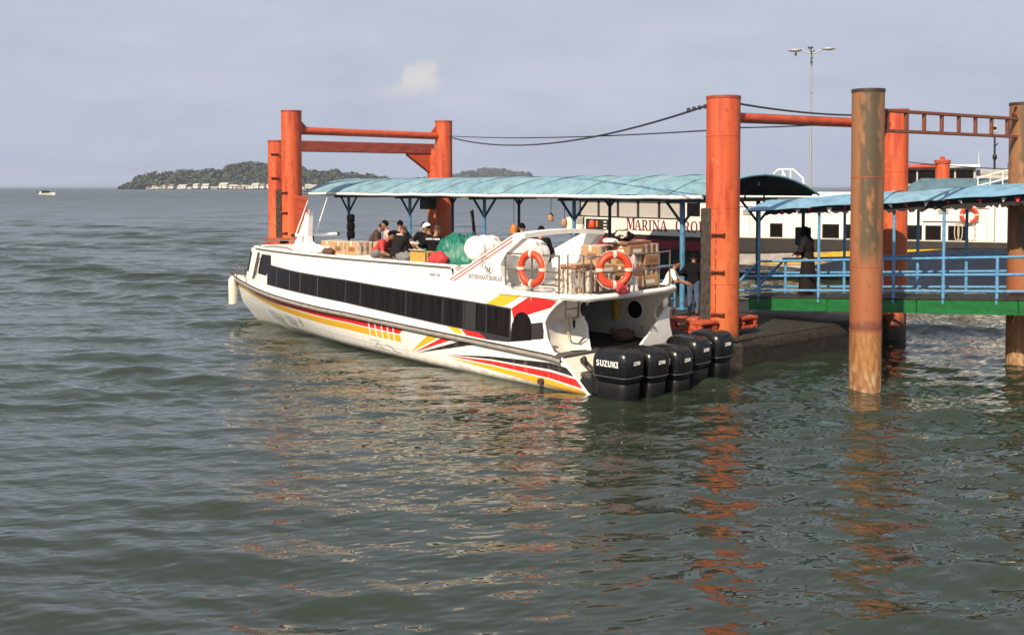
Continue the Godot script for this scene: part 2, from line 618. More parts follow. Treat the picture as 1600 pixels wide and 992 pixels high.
	mat("hull_navy", 0.010, 0.018, 0.045, 0.4, 0.0, dirt, Vector3(0.3, 0.3, 0.3))
	mat("hull_black", 0.022, 0.018, 0.018, 0.55, 0.0, dirt, Vector3(0.3, 0.3, 0.3))
	mat("hull_red", 0.30, 0.030, 0.042, 0.5, 0.0, dirt, Vector3(0.4, 0.4, 0.4))
	mat("hull_grey", 0.36, 0.34, 0.33, 0.5, 0.0, dirt, Vector3(0.4, 0.4, 0.4))
	mat("hull_yellow", 0.62, 0.36, 0.02, 0.45, 0.0, dirt, Vector3(0.4, 0.4, 0.4))
	mat("concrete", 0.30, 0.29, 0.27, 0.9, 0.0, dirt, Vector3(0.3, 0.3, 0.3))
	mat("lamp_steel", 0.36, 0.36, 0.37, 0.45, 0.3)
	mat("orange_beam", 0.46, 0.070, 0.026, 0.55, 0.0, dirt, Vector3(0.4, 0.8, 0.4))
	mat("orange_dark_beam", 0.24, 0.045, 0.030, 0.6, 0.0, dirt, Vector3(0.4, 0.8, 0.4))
	mat("orange_bracket", 0.58, 0.10, 0.035, 0.6, 0.0, grime, Vector3(1.5, 1.5, 1.5))
	mat("bollard", 0.10, 0.06, 0.05, 0.7, 0.0, grime, Vector3(2, 2, 2))
	mat("flag_red", 0.50, 0.03, 0.05, 0.8)
	mat("fringe", 0.018, 0.016, 0.018, 0.9)
	mat("jug_orange", 0.62, 0.17, 0.02, 0.45)
	mat("island_soil", 0.035, 0.038, 0.022, 0.95)
	mat("leaf", 1.0, 1.0, 1.0, 0.8)
	M["leaf"].vertex_color_use_as_albedo = true
	mat("house_white", 0.74, 0.71, 0.66, 0.7)
	mat("house_cream", 0.50, 0.42, 0.30, 0.7)
	mat("house_brown", 0.16, 0.12, 0.10, 0.8)
	mat("tin_roof", 0.44, 0.42, 0.40, 0.5)
	mat("rust_roof", 0.24, 0.15, 0.11, 0.7)
	mat("painted", 1.0, 1.0, 1.0, 0.55)
	M["painted"].vertex_color_use_as_albedo = true

# ---------------------------------------------------------------- water
func build_water() -> void:
	var waves := []
	var r := RandomNumberGenerator.new()
	r.seed = 5
	# wavelength, slope
	var spec := [[60.0, 0.030], [38.0, 0.036], [24.0, 0.040], [15.0, 0.042], [10.0, 0.042], [7.5, 0.040], [5.6, 0.040], [4.3, 0.040], [3.3, 0.042], [2.6, 0.044], [2.1, 0.050], [1.7, 0.054], [1.4, 0.060], [1.15, 0.062], [0.95, 0.060], [0.80, 0.054], [0.68, 0.046], [0.58, 0.040], [0.49, 0.036], [0.41, 0.034], [0.34, 0.032], [0.28, 0.028]]
	for q in spec:
		for k in 2:
			# crests run from left to right, a little up to the right
			var dirn := deg_to_rad(90.0 + 14.0 + r.randfn(0.0, 30.0))
			var kk: float = TAU / (q[0] * r.randf_range(0.9, 1.1))
			waves.append([kk * cos(dirn), kk * sin(dirn), q[1] * 0.80 / kk, r.randf() * TAU, q[0]])
	var dist := PackedFloat32Array()
	var d := 3.6
	while d < 9000.0:
		dist.append(d)
		d += maxf(0.045, d * d / 6720.0 * (1.0 if d < 30.0 else 0.72)) if d < 170.0 else d * 0.019
	dist.append(9000.0)
	var cols := PackedFloat32Array()
	var deg := -58.0
	while deg < 58.01:
		cols.append(deg)
		deg += 0.11 if absf(deg) < 30.0 else 1.0
	var nr := dist.size()
	var nc := cols.size()
	var vs := PackedVector3Array()
	var ns := PackedVector3Array()
	var ts := PackedVector2Array()
	vs.resize(nr * nc)
	ns.resize(nr * nc)
	ts.resize(nr * nc)
	var sx := PackedFloat32Array()
	var sz := PackedFloat32Array()
	for a in cols:
		sx.append(tan(deg_to_rad(a)))
	var big := FastNoiseLite.new()
	big.seed = 3
	big.frequency = 0.045
	big.fractal_octaves = 2
	for i in nr:
		var dd := dist[i]
		var step := (dist[mini(i + 1, nr - 1)] - dd)
		var act := []
		for w in waves:
			var f := clampf((w[4] / maxf(step, dd * 0.0019) - 1.4) / 1.5, 0.0, 1.0)
			# the longer seas run only offshore
			if w[4] > 2.0:
				f *= lerpf(0.26, 1.9, smoothstep(3.0 * w[4], 14.0 * w[4], dd))
			if w[4] > 5.0:
				f *= 0.6 * smoothstep(6.0 * w[4], 16.0 * w[4], dd)
			if f > 0.0:
				act.append([w[0], w[1], w[2] * f, w[3]])
		for j in nc:
			var x := sx[j] * dd
			var z := -dd
			var y := 0.0
			var gx := 0.0
			var gz := 0.0
			if absf(cols[j]) < 31.0 and act.size() > 0:
				var g := 1.0 + 0.75 * big.get_noise_2d(x, z * 1.6)
				# sheltered by the boat and the pontoon: flatter to the right
				g *= lerpf(1.0, lerpf(0.52, 0.85, smoothstep(0.5, 4.5, x - dd * 0.07)), smoothstep(-1.8, 2.4, x + dd * 0.24))
				for w in act:
					var ph: float = w[0] * x + w[1] * z + w[3]
					var cc: float = cos(ph) * w[2] * g
					y += sin(ph) * w[2] * g
					gx += w[0] * cc
					gz += w[1] * cc
			var p := i * nc + j
			# crests a little sharper than troughs
			var sh := 1.0 + clampf(5.0 * y, -0.45, 0.7)
			gx *= sh
			gz *= sh
			vs[p] = Vector3(x, y + 2.5 * y * y * (1.0 if absf(y) < 0.15 else 0.0), z)
			ns[p] = Vector3(-gx, 1.0, -gz).normalized()
			ts[p] = Vector2(x * 0.985 - z * 0.174, x * 0.174 + z * 0.985) * 0.25
	# the chop that is finer than the mesh roughens the water more and more offshore
	var me := ArrayMesh.new()
	var stops := [0.0]
	for k in 18:
		stops.append(22.0 * pow(1.22, k))
	stops.append(1e9)
	var first := 0
	for b in stops.size() - 1:
		var last := first
		while last < nr - 1 and dist[last] < stops[b + 1]:
			last += 1
		var idx := PackedInt32Array()
		idx.resize((last - first) * (nc - 1) * 6)
		var o := 0
		for i in range(first, last):
			for j in nc - 1:
				var a := (i - first) * nc + j
				idx[o] = a; idx[o + 1] = a + nc; idx[o + 2] = a + nc + 1
				idx[o + 3] = a; idx[o + 4] = a + nc + 1; idx[o + 5] = a + 1
				o += 6
		var arr := []
		arr.resize(Mesh.ARRAY_MAX)
		arr[Mesh.ARRAY_VERTEX] = vs.slice(first * nc, (last + 1) * nc)
		arr[Mesh.ARRAY_NORMAL] = ns.slice(first * nc, (last + 1) * nc)
		arr[Mesh.ARRAY_TEX_UV] = ts.slice(first * nc, (last + 1) * nc)
		arr[Mesh.ARRAY_INDEX] = idx
		me.add_surface_from_arrays(Mesh.PRIMITIVE_TRIANGLES, arr)
		first = last
	var m := StandardMaterial3D.new()
	m.resource_name = "sea_water"
	m.albedo_color = Color(0.0205, 0.0290, 0.0190).linear_to_srgb()
	m.roughness = 0.06
	m.metallic_specular = 0.46
	m.normal_enabled = true
	m.normal_texture = ripple_texture()
	m.normal_scale = 1.0
	var wn := MeshInstance3D.new()
	wn.mesh = me
	for b in stops.size() - 1:
		var mm: StandardMaterial3D = m.duplicate()
		mm.roughness = 0.05 + 0.25 * smoothstep(0.0, 17.0, float(b))
		wn.set_surface_override_material(b, mm)
	wn.name = "water"
	add_child(wn)
	tag(wn, "rippled grey green harbour water reflecting the boat and piles", "water", "", "structure")
	print("water ", nr, " x ", nc)


func ripple_texture() -> ImageTexture:
	# capillary ripples: slopes of a sum of short waves that repeats every 4 m
	var n := 512
	var r := RandomNumberGenerator.new()
	r.seed = 77
	var sx := PackedFloat32Array()
	var sy := PackedFloat32Array()
	sx.resize(n * n)
	sy.resize(n * n)
	var cs := PackedFloat32Array()
	cs.resize(n)
	for i in n:
		cs[i] = sin(TAU * i / n)
	# whole numbers of waves across the tile: 10 .. 60 waves, 40 cm down to 7 cm
	for k in 34:
		var kk := lerpf(6.0, 42.0, pow(r.randf(), 1.5))
		var an := deg_to_rad(90.0 + r.randfn(0.0, 33.0))
		var kx := int(round(kk * cos(an)))
		var ky := int(round(kk * sin(an)))
		var ph := r.randi() % n
		var amp := 0.0165 * pow(kk / 12.0, -0.15)
		var ux := amp * kx / kk
		var uy := amp * ky / kk
		for j in n:
			var o := j * n
			for i in n:
				var s: float = cs[(kx * i + ky * j + ph + 4096 * n) % n]
				sx[o + i] += ux * s
				sy[o + i] += uy * s
	var patch := FastNoiseLite.new()
	patch.seed = 8
	patch.frequency = 0.012
	var pim := patch.get_seamless_image(n, n)
	var data := PackedByteArray()
	data.resize(n * n * 3)
	for k in n * n:
		var q := 0.35 + 1.25 * pim.get_pixel(k % n, k / n).r
		var v := Vector3(-sx[k] * q, -sy[k] * q, 1.0).normalized()
		data[k * 3] = int((v.x * 0.5 + 0.5) * 255.0 + 0.5)
		data[k * 3 + 1] = int((v.y * 0.5 + 0.5) * 255.0 + 0.5)
		data[k * 3 + 2] = int((v.z * 0.5 + 0.5) * 255.0 + 0.5)
	return ImageTexture.create_from_image(Image.create_from_data(n, n, false, Image.FORMAT_RGB8, data))

# a part whose mesh is given in world coordinates
func wpart(called: String, mb: MB, m: Material, root: Node3D) -> MeshInstance3D:
	var o := part(called, mb, m, root)
	var xf := root.transform
	if root.get_parent() != self:
		xf = (root.get_parent() as Node3D).transform * xf
	o.transform = xf.affine_inverse()
	return o

func at(p: Vector3) -> Transform3D:
	return Transform3D(Basis(), p)

func ordinal(k: int) -> String:
	var suf := "th"
	if k % 10 < 4 and k % 10 > 0 and (k < 10 or k > 20):
		suf = ["st", "nd", "rd"][k % 10 - 1]
	return str(k) + suf

# ---------------------------------------------------------------- islands, houses
func leaf_clump(sd: int) -> MB:
	var r := RandomNumberGenerator.new()
	r.seed = sd
	var mb := MB.new()
	for i in 150:
		var d := Vector3(r.randfn(), r.randfn() * 0.8, r.randfn()).normalized()
		var p := d * r.randf_range(0.55, 1.0) * Vector3(1, 0.8, 1)
		var s := r.randf_range(0.16, 0.34)
		var a := Vector3(r.randfn(), r.randfn(), r.randfn()).normalized()
		var e1 := d.cross(a).normalized() * s
		var e2 := (d * 0.6 + a * 0.5).normalized().cross(e1).normalized() * s * 0.8
		var k := r.randf_range(0.55, 1.35)
		mb.col = Color(k, k, k * 0.95)
		mb.quad(p - e1 - e2, p + e1 - e2 * 0.6, p + e1 * 0.8 + e2, p - e1 * 0.7 + e2, d)
	return mb

func hill(called: String, label: String, at_x: float, at_d: float, len: float, prof: Array, depth: float, crown: float, count: int, sd: int, tint: Color) -> void:
	# ridge height by distance along the shore; shore is 0 .. len
	var rows := []
	var nn := FastNoiseLite.new()
	nn.seed = sd
	nn.frequency = 0.02
	for i in 13:
		var v := i / 12.0
		var row := PackedVector3Array()
		for j in 61:
			var u := j / 60.0
			var hgt := lut(prof, u) * sin(minf(v * 1.35, 1.0) * PI * 0.5) * (1.0 - smoothstep(0.80, 1.0, v) * 0.9)
			hgt *= 1.0 + 0.12 * nn.get_noise_2d(u * 400.0, v * 200.0)
			row.append(Vector3(at_x + u * len, hgt - 0.6 + 1.0 * minf(v * 10.0, 1.0), -at_d - v * depth))
		rows.append(row)
	var mb := MB.new()
	mb.surf(rows, 1.0)
	if mb.n[0].y < 0:
		mb = MB.new()
		mb.surf(rows, -1.0)
	solo(called, label, "island", mb, M.island_soil, "", Transform3D(), "structure")
	var r := RandomNumberGenerator.new()
	r.seed = sd
	var mm := MultiMesh.new()
	mm.transform_format = MultiMesh.TRANSFORM_3D
	mm.use_colors = true
	mm.mesh = leaf_clump(sd).mesh()
	mm.instance_count = count
	for k in count:
		var u := r.randf()
		var v := pow(r.randf(), 1.3) * 0.78 + 0.035
		var hgt := lut(prof, u) * sin(minf(v * 1.35, 1.0) * PI * 0.5)
		var s := crown * r.randf_range(0.55, 1.3) * clampf(lut(prof, u) / 14.0, 0.45, 1.0)
		if r.randf() < 0.05:
			s *= 1.5
		var b := Basis(Vector3.UP, r.randf() * TAU).scaled(Vector3(s, s * r.randf_range(0.75, 1.25), s))
		mm.set_instance_transform(k, Transform3D(b, Vector3(at_x + u * len, hgt + s * 0.35, -at_d - v * depth)))
		var q := r.randf_range(0.75, 1.3)
		mm.set_instance_color(k, Color(tint.r * q * r.randf_range(0.85, 1.25), tint.g * q, tint.b * q))
	var o := MultiMeshInstance3D.new()
	o.multimesh = mm
	o.material_override = M.leaf
	o.name = numbered("island_forest")
	add_child(o, true)
	tag(o, "dark green forest covering the " + called.replace("_", " "), "forest", "", "stuff")

func build_islands() -> void:
	# the wooded headland behind the boat's bow
	hill("wooded_island", "long wooded island with a village along its shore at left", -694.0, 1800.0, 535.0, [[0.0, 6.0], [0.02, 12.0], [0.10, 21.0], [0.22, 25.0], [0.29, 26.0], [0.34, 37.0], [0.46, 39.0], [0.52, 33.0], [0.62, 23.0], [0.72, 18.0], [0.82, 14.0], [0.92, 8.0], [1.0, 3.0]], 190.0, 7.5, 4200, 41, Color(0.032, 0.046, 0.018))
	hill("far_island", "low far island behind the blue shelter roof", -420.0, 3300.0, 560.0, [[0.0, 10.0], [0.18, 14.0], [0.36, 26.0], [0.5, 44.0], [0.60, 52.0], [0.70, 48.0], [0.84, 28.0], [0.95, 10.0], [1.0, 3.0]], 260.0, 12.0, 1300, 43, Color(0.034, 0.045, 0.028))
	# the houses along the shore
	var r := RandomNumberGenerator.new()
	r.seed = 17
	var kinds := [["house_white", "tin_roof", "white shore house with grey roof"], ["house_cream", "rust_roof", "cream shore house with rusty roof"], ["house_brown", "tin_roof", "brown shore house with grey roof"], ["house_white", "rust_roof", "white shore house with rusty roof"]]
	var protos := []
	for k in kinds.size():
		var root := thing("shore_house", kinds[k][2] + " on the wooded island", "house", at(Vector3(-600.0 + k * 9.0, 0, -1797.0)), "houses along the island shore")
		var w := MB.new()
		w.box(Vector3(0, 2.7, 0), Vector3(9.0, 3.2, 7.0))
		part("wall", w, M[kinds[k][0]], root)
		var st := MB.new()
		for sx in [-3.8, 0.0, 3.8]:
			st.cyl(Vector3(sx, -1.0, 3.0), Vector3(sx, 1.1, 3.0), 0.25, 0.25, 6)
		part("stilts", st, M.house_brown, root).set_meta("kind", "stuff")
		var rf := MB.new()
		rf.prism(V2([[-4.2, 4.3], [0.0, 6.3], [4.2, 4.3], [4.2, 4.1], [0.0, 6.0], [-4.2, 4.1]]), Transform3D(Basis(Vector3(0, 0, -1), Vector3.UP, Vector3(1, 0, 0)), Vector3(-5.0, 0, 0)), 10.0)
		part("roof", rf, M[kinds[k][1]], root)
		var dr := MB.new()
		dr.box(Vector3(-1.6, 2.3, 3.52), Vector3(1.1, 2.2, 0.08))
		part("door", dr, M.dark_room, root)
		var wi := MB.new()
		wi.box(Vector3(1.8, 2.8, 3.52), Vector3(1.4, 1.0, 0.08))
		part("window", wi, M.dark_room, root)
		protos.append(root)
	# position along the shore, size, kind, height above the shore
	var spots := []
	for k in 34:
		spots.append([-634.0 + k * 9.8 + r.randf_range(-3.0, 3.0), r.randf_range(0.8, 1.7), [0, 0, 1, 3, 2, 0][r.randi() % 6], 0.0])
	for k in 9:
		spots.append([-500.0 + k * 17.0 + r.randf_range(-4, 4), r.randf_range(0.8, 1.3), r.randi() % 4, r.randf_range(4.0, 9.0)])
	var used := [false, false, false, false]
	var house_no := 0
	for q in spots:
		var o: Node3D = protos[q[2]]
		if used[q[2]]:
			o = o.duplicate()
			o.name = numbered("shore_house")
			add_child(o, true)
		used[q[2]] = true
		house_no += 1
		if q[3] > 0.0:
			o.set_meta("label", "%s, up the slope, %s from the island's left tip" % [kinds[q[2]][2], ordinal(house_no - 34)])
		else:
			o.set_meta("label", "%s, %s from the island's left tip" % [kinds[q[2]][2], ordinal(house_no)])
		o.transform = Transform3D(Basis(Vector3.UP, r.randf_range(-0.5, 0.5)).scaled(Vector3(q[1] * r.randf_range(0.7, 1.5), q[1] * r.randf_range(0.65, 1.15), q[1])), Vector3(q[0], q[3], -1797.0 - q[3] * 3.0 - r.randf_range(0.0, 3.0)))

# ---------------------------------------------------------------- pontoon
func build_pontoon() -> void:
	var root := thing("pontoon", "long brown steel pontoon landing beneath the blue roofed shelter", "pontoon", Transform3D(PB, P(0, 0, 0)))
	var b := MB.new()
	b.box(P(12.0, 3.4, 0.05), Vector3(25.4, 1.1, 7.2), Basis(PU, Vector3.UP, -PV), 0.12)
	wpart("hull", b, M.pontoon_steel_shaded, root)
	var dk := MB.new()
	for i in 16:
		dk = MB.new()
		dk.box(P(-0.62 + i * 1.585 + 0.79, 3.4, 0.62), Vector3(1.57, 0.05, 7.16), Basis(PU, Vector3.UP, -PV), 0.008)
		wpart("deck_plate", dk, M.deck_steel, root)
	# rounded rubbing strakes round the rim
	for yy in [0.40, -0.05]:
		var pts := []
		var rr := 0.7
		for c in [[-0.45, -0.05, PI], [-0.45, 6.85, PI * 0.5], [24.55, 6.85, 0.0], [24.55, -0.05, -PI * 0.5]]:
			for k in 7:
				var an: float = c[2] - PI * 0.5 * (float(k) / 6.0) + PI * 0.5
				var ss: float = c[0] + (rr if c[0] < 10.0 else -rr) + cos(an) * rr
				var tt: float = c[1] + (rr if c[1] < 3.0 else -rr) + sin(an) * rr
				pts.append(P(ss, tt, yy))
		# keep the ring in order round the rim
		var ctr := P(12.0, 3.4, yy)
		pts.sort_custom(func(p, q): return atan2((p - ctr).dot(PV), (p - ctr).dot(PU)) < atan2((q - ctr).dot(PV), (q - ctr).dot(PU)))
		var tb := MB.new()
		tb.tube(pts, 0.27 if yy > 0.3 else 0.24, 12, true)
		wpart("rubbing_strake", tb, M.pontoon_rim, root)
	# bollard by the near pile
	var bo := thing("bollard", "short rusty mooring bollard beside the near orange pile", "bollard", at(P(2.1, 0.55, 0.645)))
	var bm := MB.new()
	bm.lathe([Vector2(0.0, 0.0), Vector2(0.2, 0.0), Vector2(0.2, 0.03), Vector2(0.13, 0.04), Vector2(0.13, 0.36), Vector2(0.17, 0.40), Vector2(0.17, 0.46), Vector2(0.0, 0.47)], Transform3D(), 14)
	part("post", bm, M.bollard, bo)
	var pl := MB.new()
	pl.box(Vector3(0, 0.012, 0), Vector3(0.55, 0.024, 0.5))
	part("base_plate", pl, M.orange_bracket, bo)
	# blue handrail at the boarding edge
	var hr := thing("boarding_rail", "low blue boarding rail between the boat and the shelter post", "railing", at(P(4.2, 1.5, 0.645)))
	for q in [[4.4, 1.9], [4.25, 3.25]]:
		var po := MB.new()
		po.cyl(P(q[0], q[1], 0.645), P(q[0], q[1], 1.95), 0.035, 0.035, 8)
		wpart("post", po, M.blue_post, hr)
	for yy in [0.95, 1.5, 1.92]:
		var ra := MB.new()
		ra.cyl(P(4.4, 1.9, yy), P(4.25, 3.25, yy), 0.032, 0.032, 8)
		wpart("rail", ra, M.blue_post, hr)

# ---------------------------------------------------------------- piles and gantries
func pile_mb(base: Vector3, r: float, y0: float, y1: float, look: String, sd: int) -> MB:
	var mb := MB.new()
	var a := FastNoiseLite.new()
	a.seed = sd
	a.frequency = 1.0
	a.fractal_octaves = 4
	var seg := 44
	var rows := int((y1 - y0) / 0.07)
	var cols := []
	for i in rows + 1:
		var y := lerpf(y0, y1, float(i) / rows)
		var row := PackedColorArray()
		for k in seg + 1:
			var an := TAU * (k % seg) / seg
			var cx := cos(an)
			var cz := sin(an)
			var s := a.get_noise_3d(cx * 2.2, y * 0.35, cz * 2.2)
			var f := a.get_noise_3d(cx * 5.0 + 9.0, y * 2.6, cz * 5.0)
			var g := a.get_noise_3d(cx * 1.1 + 4.0, y * 0.8, cz * 1.1 + 30.0)
			var c := Color(0.50, 0.083, 0.025)
			if look == "orange":
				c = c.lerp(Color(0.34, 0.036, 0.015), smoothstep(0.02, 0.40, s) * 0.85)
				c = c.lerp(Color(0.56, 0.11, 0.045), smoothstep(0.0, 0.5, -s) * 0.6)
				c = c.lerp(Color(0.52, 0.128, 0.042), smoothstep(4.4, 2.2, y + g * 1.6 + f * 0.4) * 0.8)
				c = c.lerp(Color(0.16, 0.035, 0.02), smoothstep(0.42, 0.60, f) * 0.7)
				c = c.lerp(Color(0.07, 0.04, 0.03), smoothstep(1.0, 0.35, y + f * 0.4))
			elif look == "rust":
				c = Color(0.33, 0.148, 0.064)
				c = c.lerp(Color(0.27, 0.108, 0.046), smoothstep(0.0, 0.4, s) * 0.7)
				# bare grey green streak down the seaward face
				var face := smoothstep(0.62, 0.90, cz * 0.98 - cx * 0.12 + g * 0.14)
				c = c.lerp(Color(0.40, 0.118, 0.048), smoothstep(-0.2, 0.35, g - f * 0.4) * smoothstep(5.2, 3.6, y + g) * 0.6)
				c = c.lerp(Color(0.072, 0.060, 0.038), face * smoothstep(-0.40, -0.02, f * 0.8 + s * 0.8 + 0.06) * smoothstep(2.3, 3.1, y) * 0.9)
				c = c.lerp(Color(0.34, 0.100, 0.042), smoothstep(2.7, 1.9, y + s * 1.2 + f * 0.5) * 0.85)
				c = c.lerp(Color(0.15, 0.055, 0.035), smoothstep(0.16, 0.10, absf(y - 1.28 + s * 0.05)) * 0.85)
				if y < 1.2:
					c = Color(0.29, 0.12, 0.046).lerp(Color(0.42, 0.20, 0.075), smoothstep(-0.2, 0.4, f))
					c = c.lerp(Color(0.20, 0.075, 0.035), smoothstep(0.1, 0.5, s))
				c = c.lerp(Color(0.50, 0.42, 0.27), smoothstep(0.60, 0.1, y + g * 0.3) * smoothstep(-0.15, 0.35, f) * 0.75)
				c = c.lerp(Color(0.10, 0.045, 0.03), smoothstep(0.40, 0.58, f) * 0.6)
			if look == "rust":
				c = Color(c.r * 0.86, c.g * 0.90, c.b * 0.92)
			else:
				# scraped paint, drips and thin rust
				c = c.lerp(Color(0.17, 0.05, 0.025), smoothstep(0.30, 0.62, a.get_noise_3d(cx * 9.0, y * 1.1 + 5.0, cz * 9.0)) * 0.55)
				c = c.lerp(Color(0.62, 0.22, 0.12), smoothstep(0.36, 0.60, a.get_noise_3d(cx * 7.0 + 30.0, y * 4.0, cz * 7.0)) * 0.45)
			row.append(c)
		cols.append(row)
	for i in rows:
		var ya := lerpf(y0, y1, float(i) / rows)
		var yb := lerpf(y0, y1, float(i + 1) / rows)
		for k in seg:
			var a0 := TAU * k / seg
			var a1 := TAU * (k + 1) / seg
			var n0 := Vector3(cos(a0), 0, sin(a0))
			var n1 := Vector3(cos(a1), 0, sin(a1))
			var b0 := base * Vector3(1, 0, 1)
			var q := [b0 + n0 * r + Vector3(0, ya, 0), b0 + n1 * r + Vector3(0, ya, 0), b0 + n1 * r + Vector3(0, yb, 0), b0 + n0 * r + Vector3(0, yb, 0)]
			mb.tri(q[0], q[1], q[2], n0, n1, n1)
			var m := mb.c.size()
			# the builder may swap the last two corners
			var sw: bool = mb.v[m - 2] != q[1]
			mb.c[m - 3] = cols[i][k]
			mb.c[m - 2] = cols[i + 1][k + 1] if sw else cols[i][k + 1]
			mb.c[m - 1] = cols[i][k + 1] if sw else cols[i + 1][k + 1]
			mb.tri(q[0], q[2], q[3], n0, n1, n0)
			m = mb.c.size()
			sw = mb.v[m - 2] != q[2]
			mb.c[m - 3] = cols[i][k]
			mb.c[m - 2] = cols[i + 1][k] if sw else cols[i + 1][k + 1]
			mb.c[m - 1] = cols[i + 1][k + 1] if sw else cols[i + 1][k]
	# lip and dark inside at the top
	mb.col = Color(0.05, 0.03, 0.025) if look == "rust" else Color(0.30, 0.05, 0.025)
	var c0 := base * Vector3(1, 0, 1) + Vector3(0, y1, 0)
	mb.cyl(c0 - Vector3(0, 0.05, 0), c0 + Vector3(0, 0.012, 0), r + 0.012, r + 0.012, 44, true)
	mb.col = Color(1, 1, 1)
	return mb

func bracket(root: Node3D, c: Vector3, dir: Vector3, r: float, m: Material) -> void:
	# a guide bracket of two plates and a roller housing beside a pile
	var side := Vector3.UP.cross(dir).normalized()
	var b := MB.new()
	var bs := Basis(dir, Vector3.UP, dir.cross(Vector3.UP))
	b.box(c + dir * (r + 0.35), Vector3(0.66, 0.07, 0.5), bs, 0.012)
	b.box(c + dir * (r + 0.35) - Vector3(0, 0.22, 0), Vector3(0.66, 0.07, 0.5), bs, 0.012)
	b.box(c + dir * (r + 0.62) - Vector3(0, 0.11, 0), Vector3(0.10, 0.15, 0.46), bs, 0.01)
	b.cyl(c + dir * (r + 0.14) - side * 0.22 - Vector3(0, 0.11, 0), c + dir * (r + 0.14) + side * 0.22 - Vector3(0, 0.11, 0), 0.075, 0.075, 10)
	wpart("guide_bracket", b, m, root)

func welds(root: Node3D, c: Vector3, r: float, ys: Array) -> void:
	# the welded joints of a pile: a slightly proud, wandering bead round it
	for y in ys:
		var ring := []
		for k in 40:
			var an := TAU * k / 40.0
			ring.append(Vector3(c.x + cos(an) * r, y + 0.006 * sin(an * 9.0 + y), c.z + sin(an) * r))
		var mb := MB.new()
		mb.tube(ring, 0.007, 6, true)
		wpart("weld", mb, M.orange_beam, root)

func step_irons(root: Node3D, c: Vector3, r: float, ys: Array, an: float) -> void:
	for y in ys:
		var s := MB.new()
		var d := Vector3(cos(an), 0, sin(an))
		var sd := Vector3(-d.z, 0, d.x)
		s.box(c * Vector3(1, 0, 1) + d * (r + 0.04) + Vector3(0, y, 0), Vector3(0.12, 0.035, 0.34), Basis(d, Vector3.UP, -sd), 0.006)
		wpart("cleat", s, M.orange_dark_beam, root)

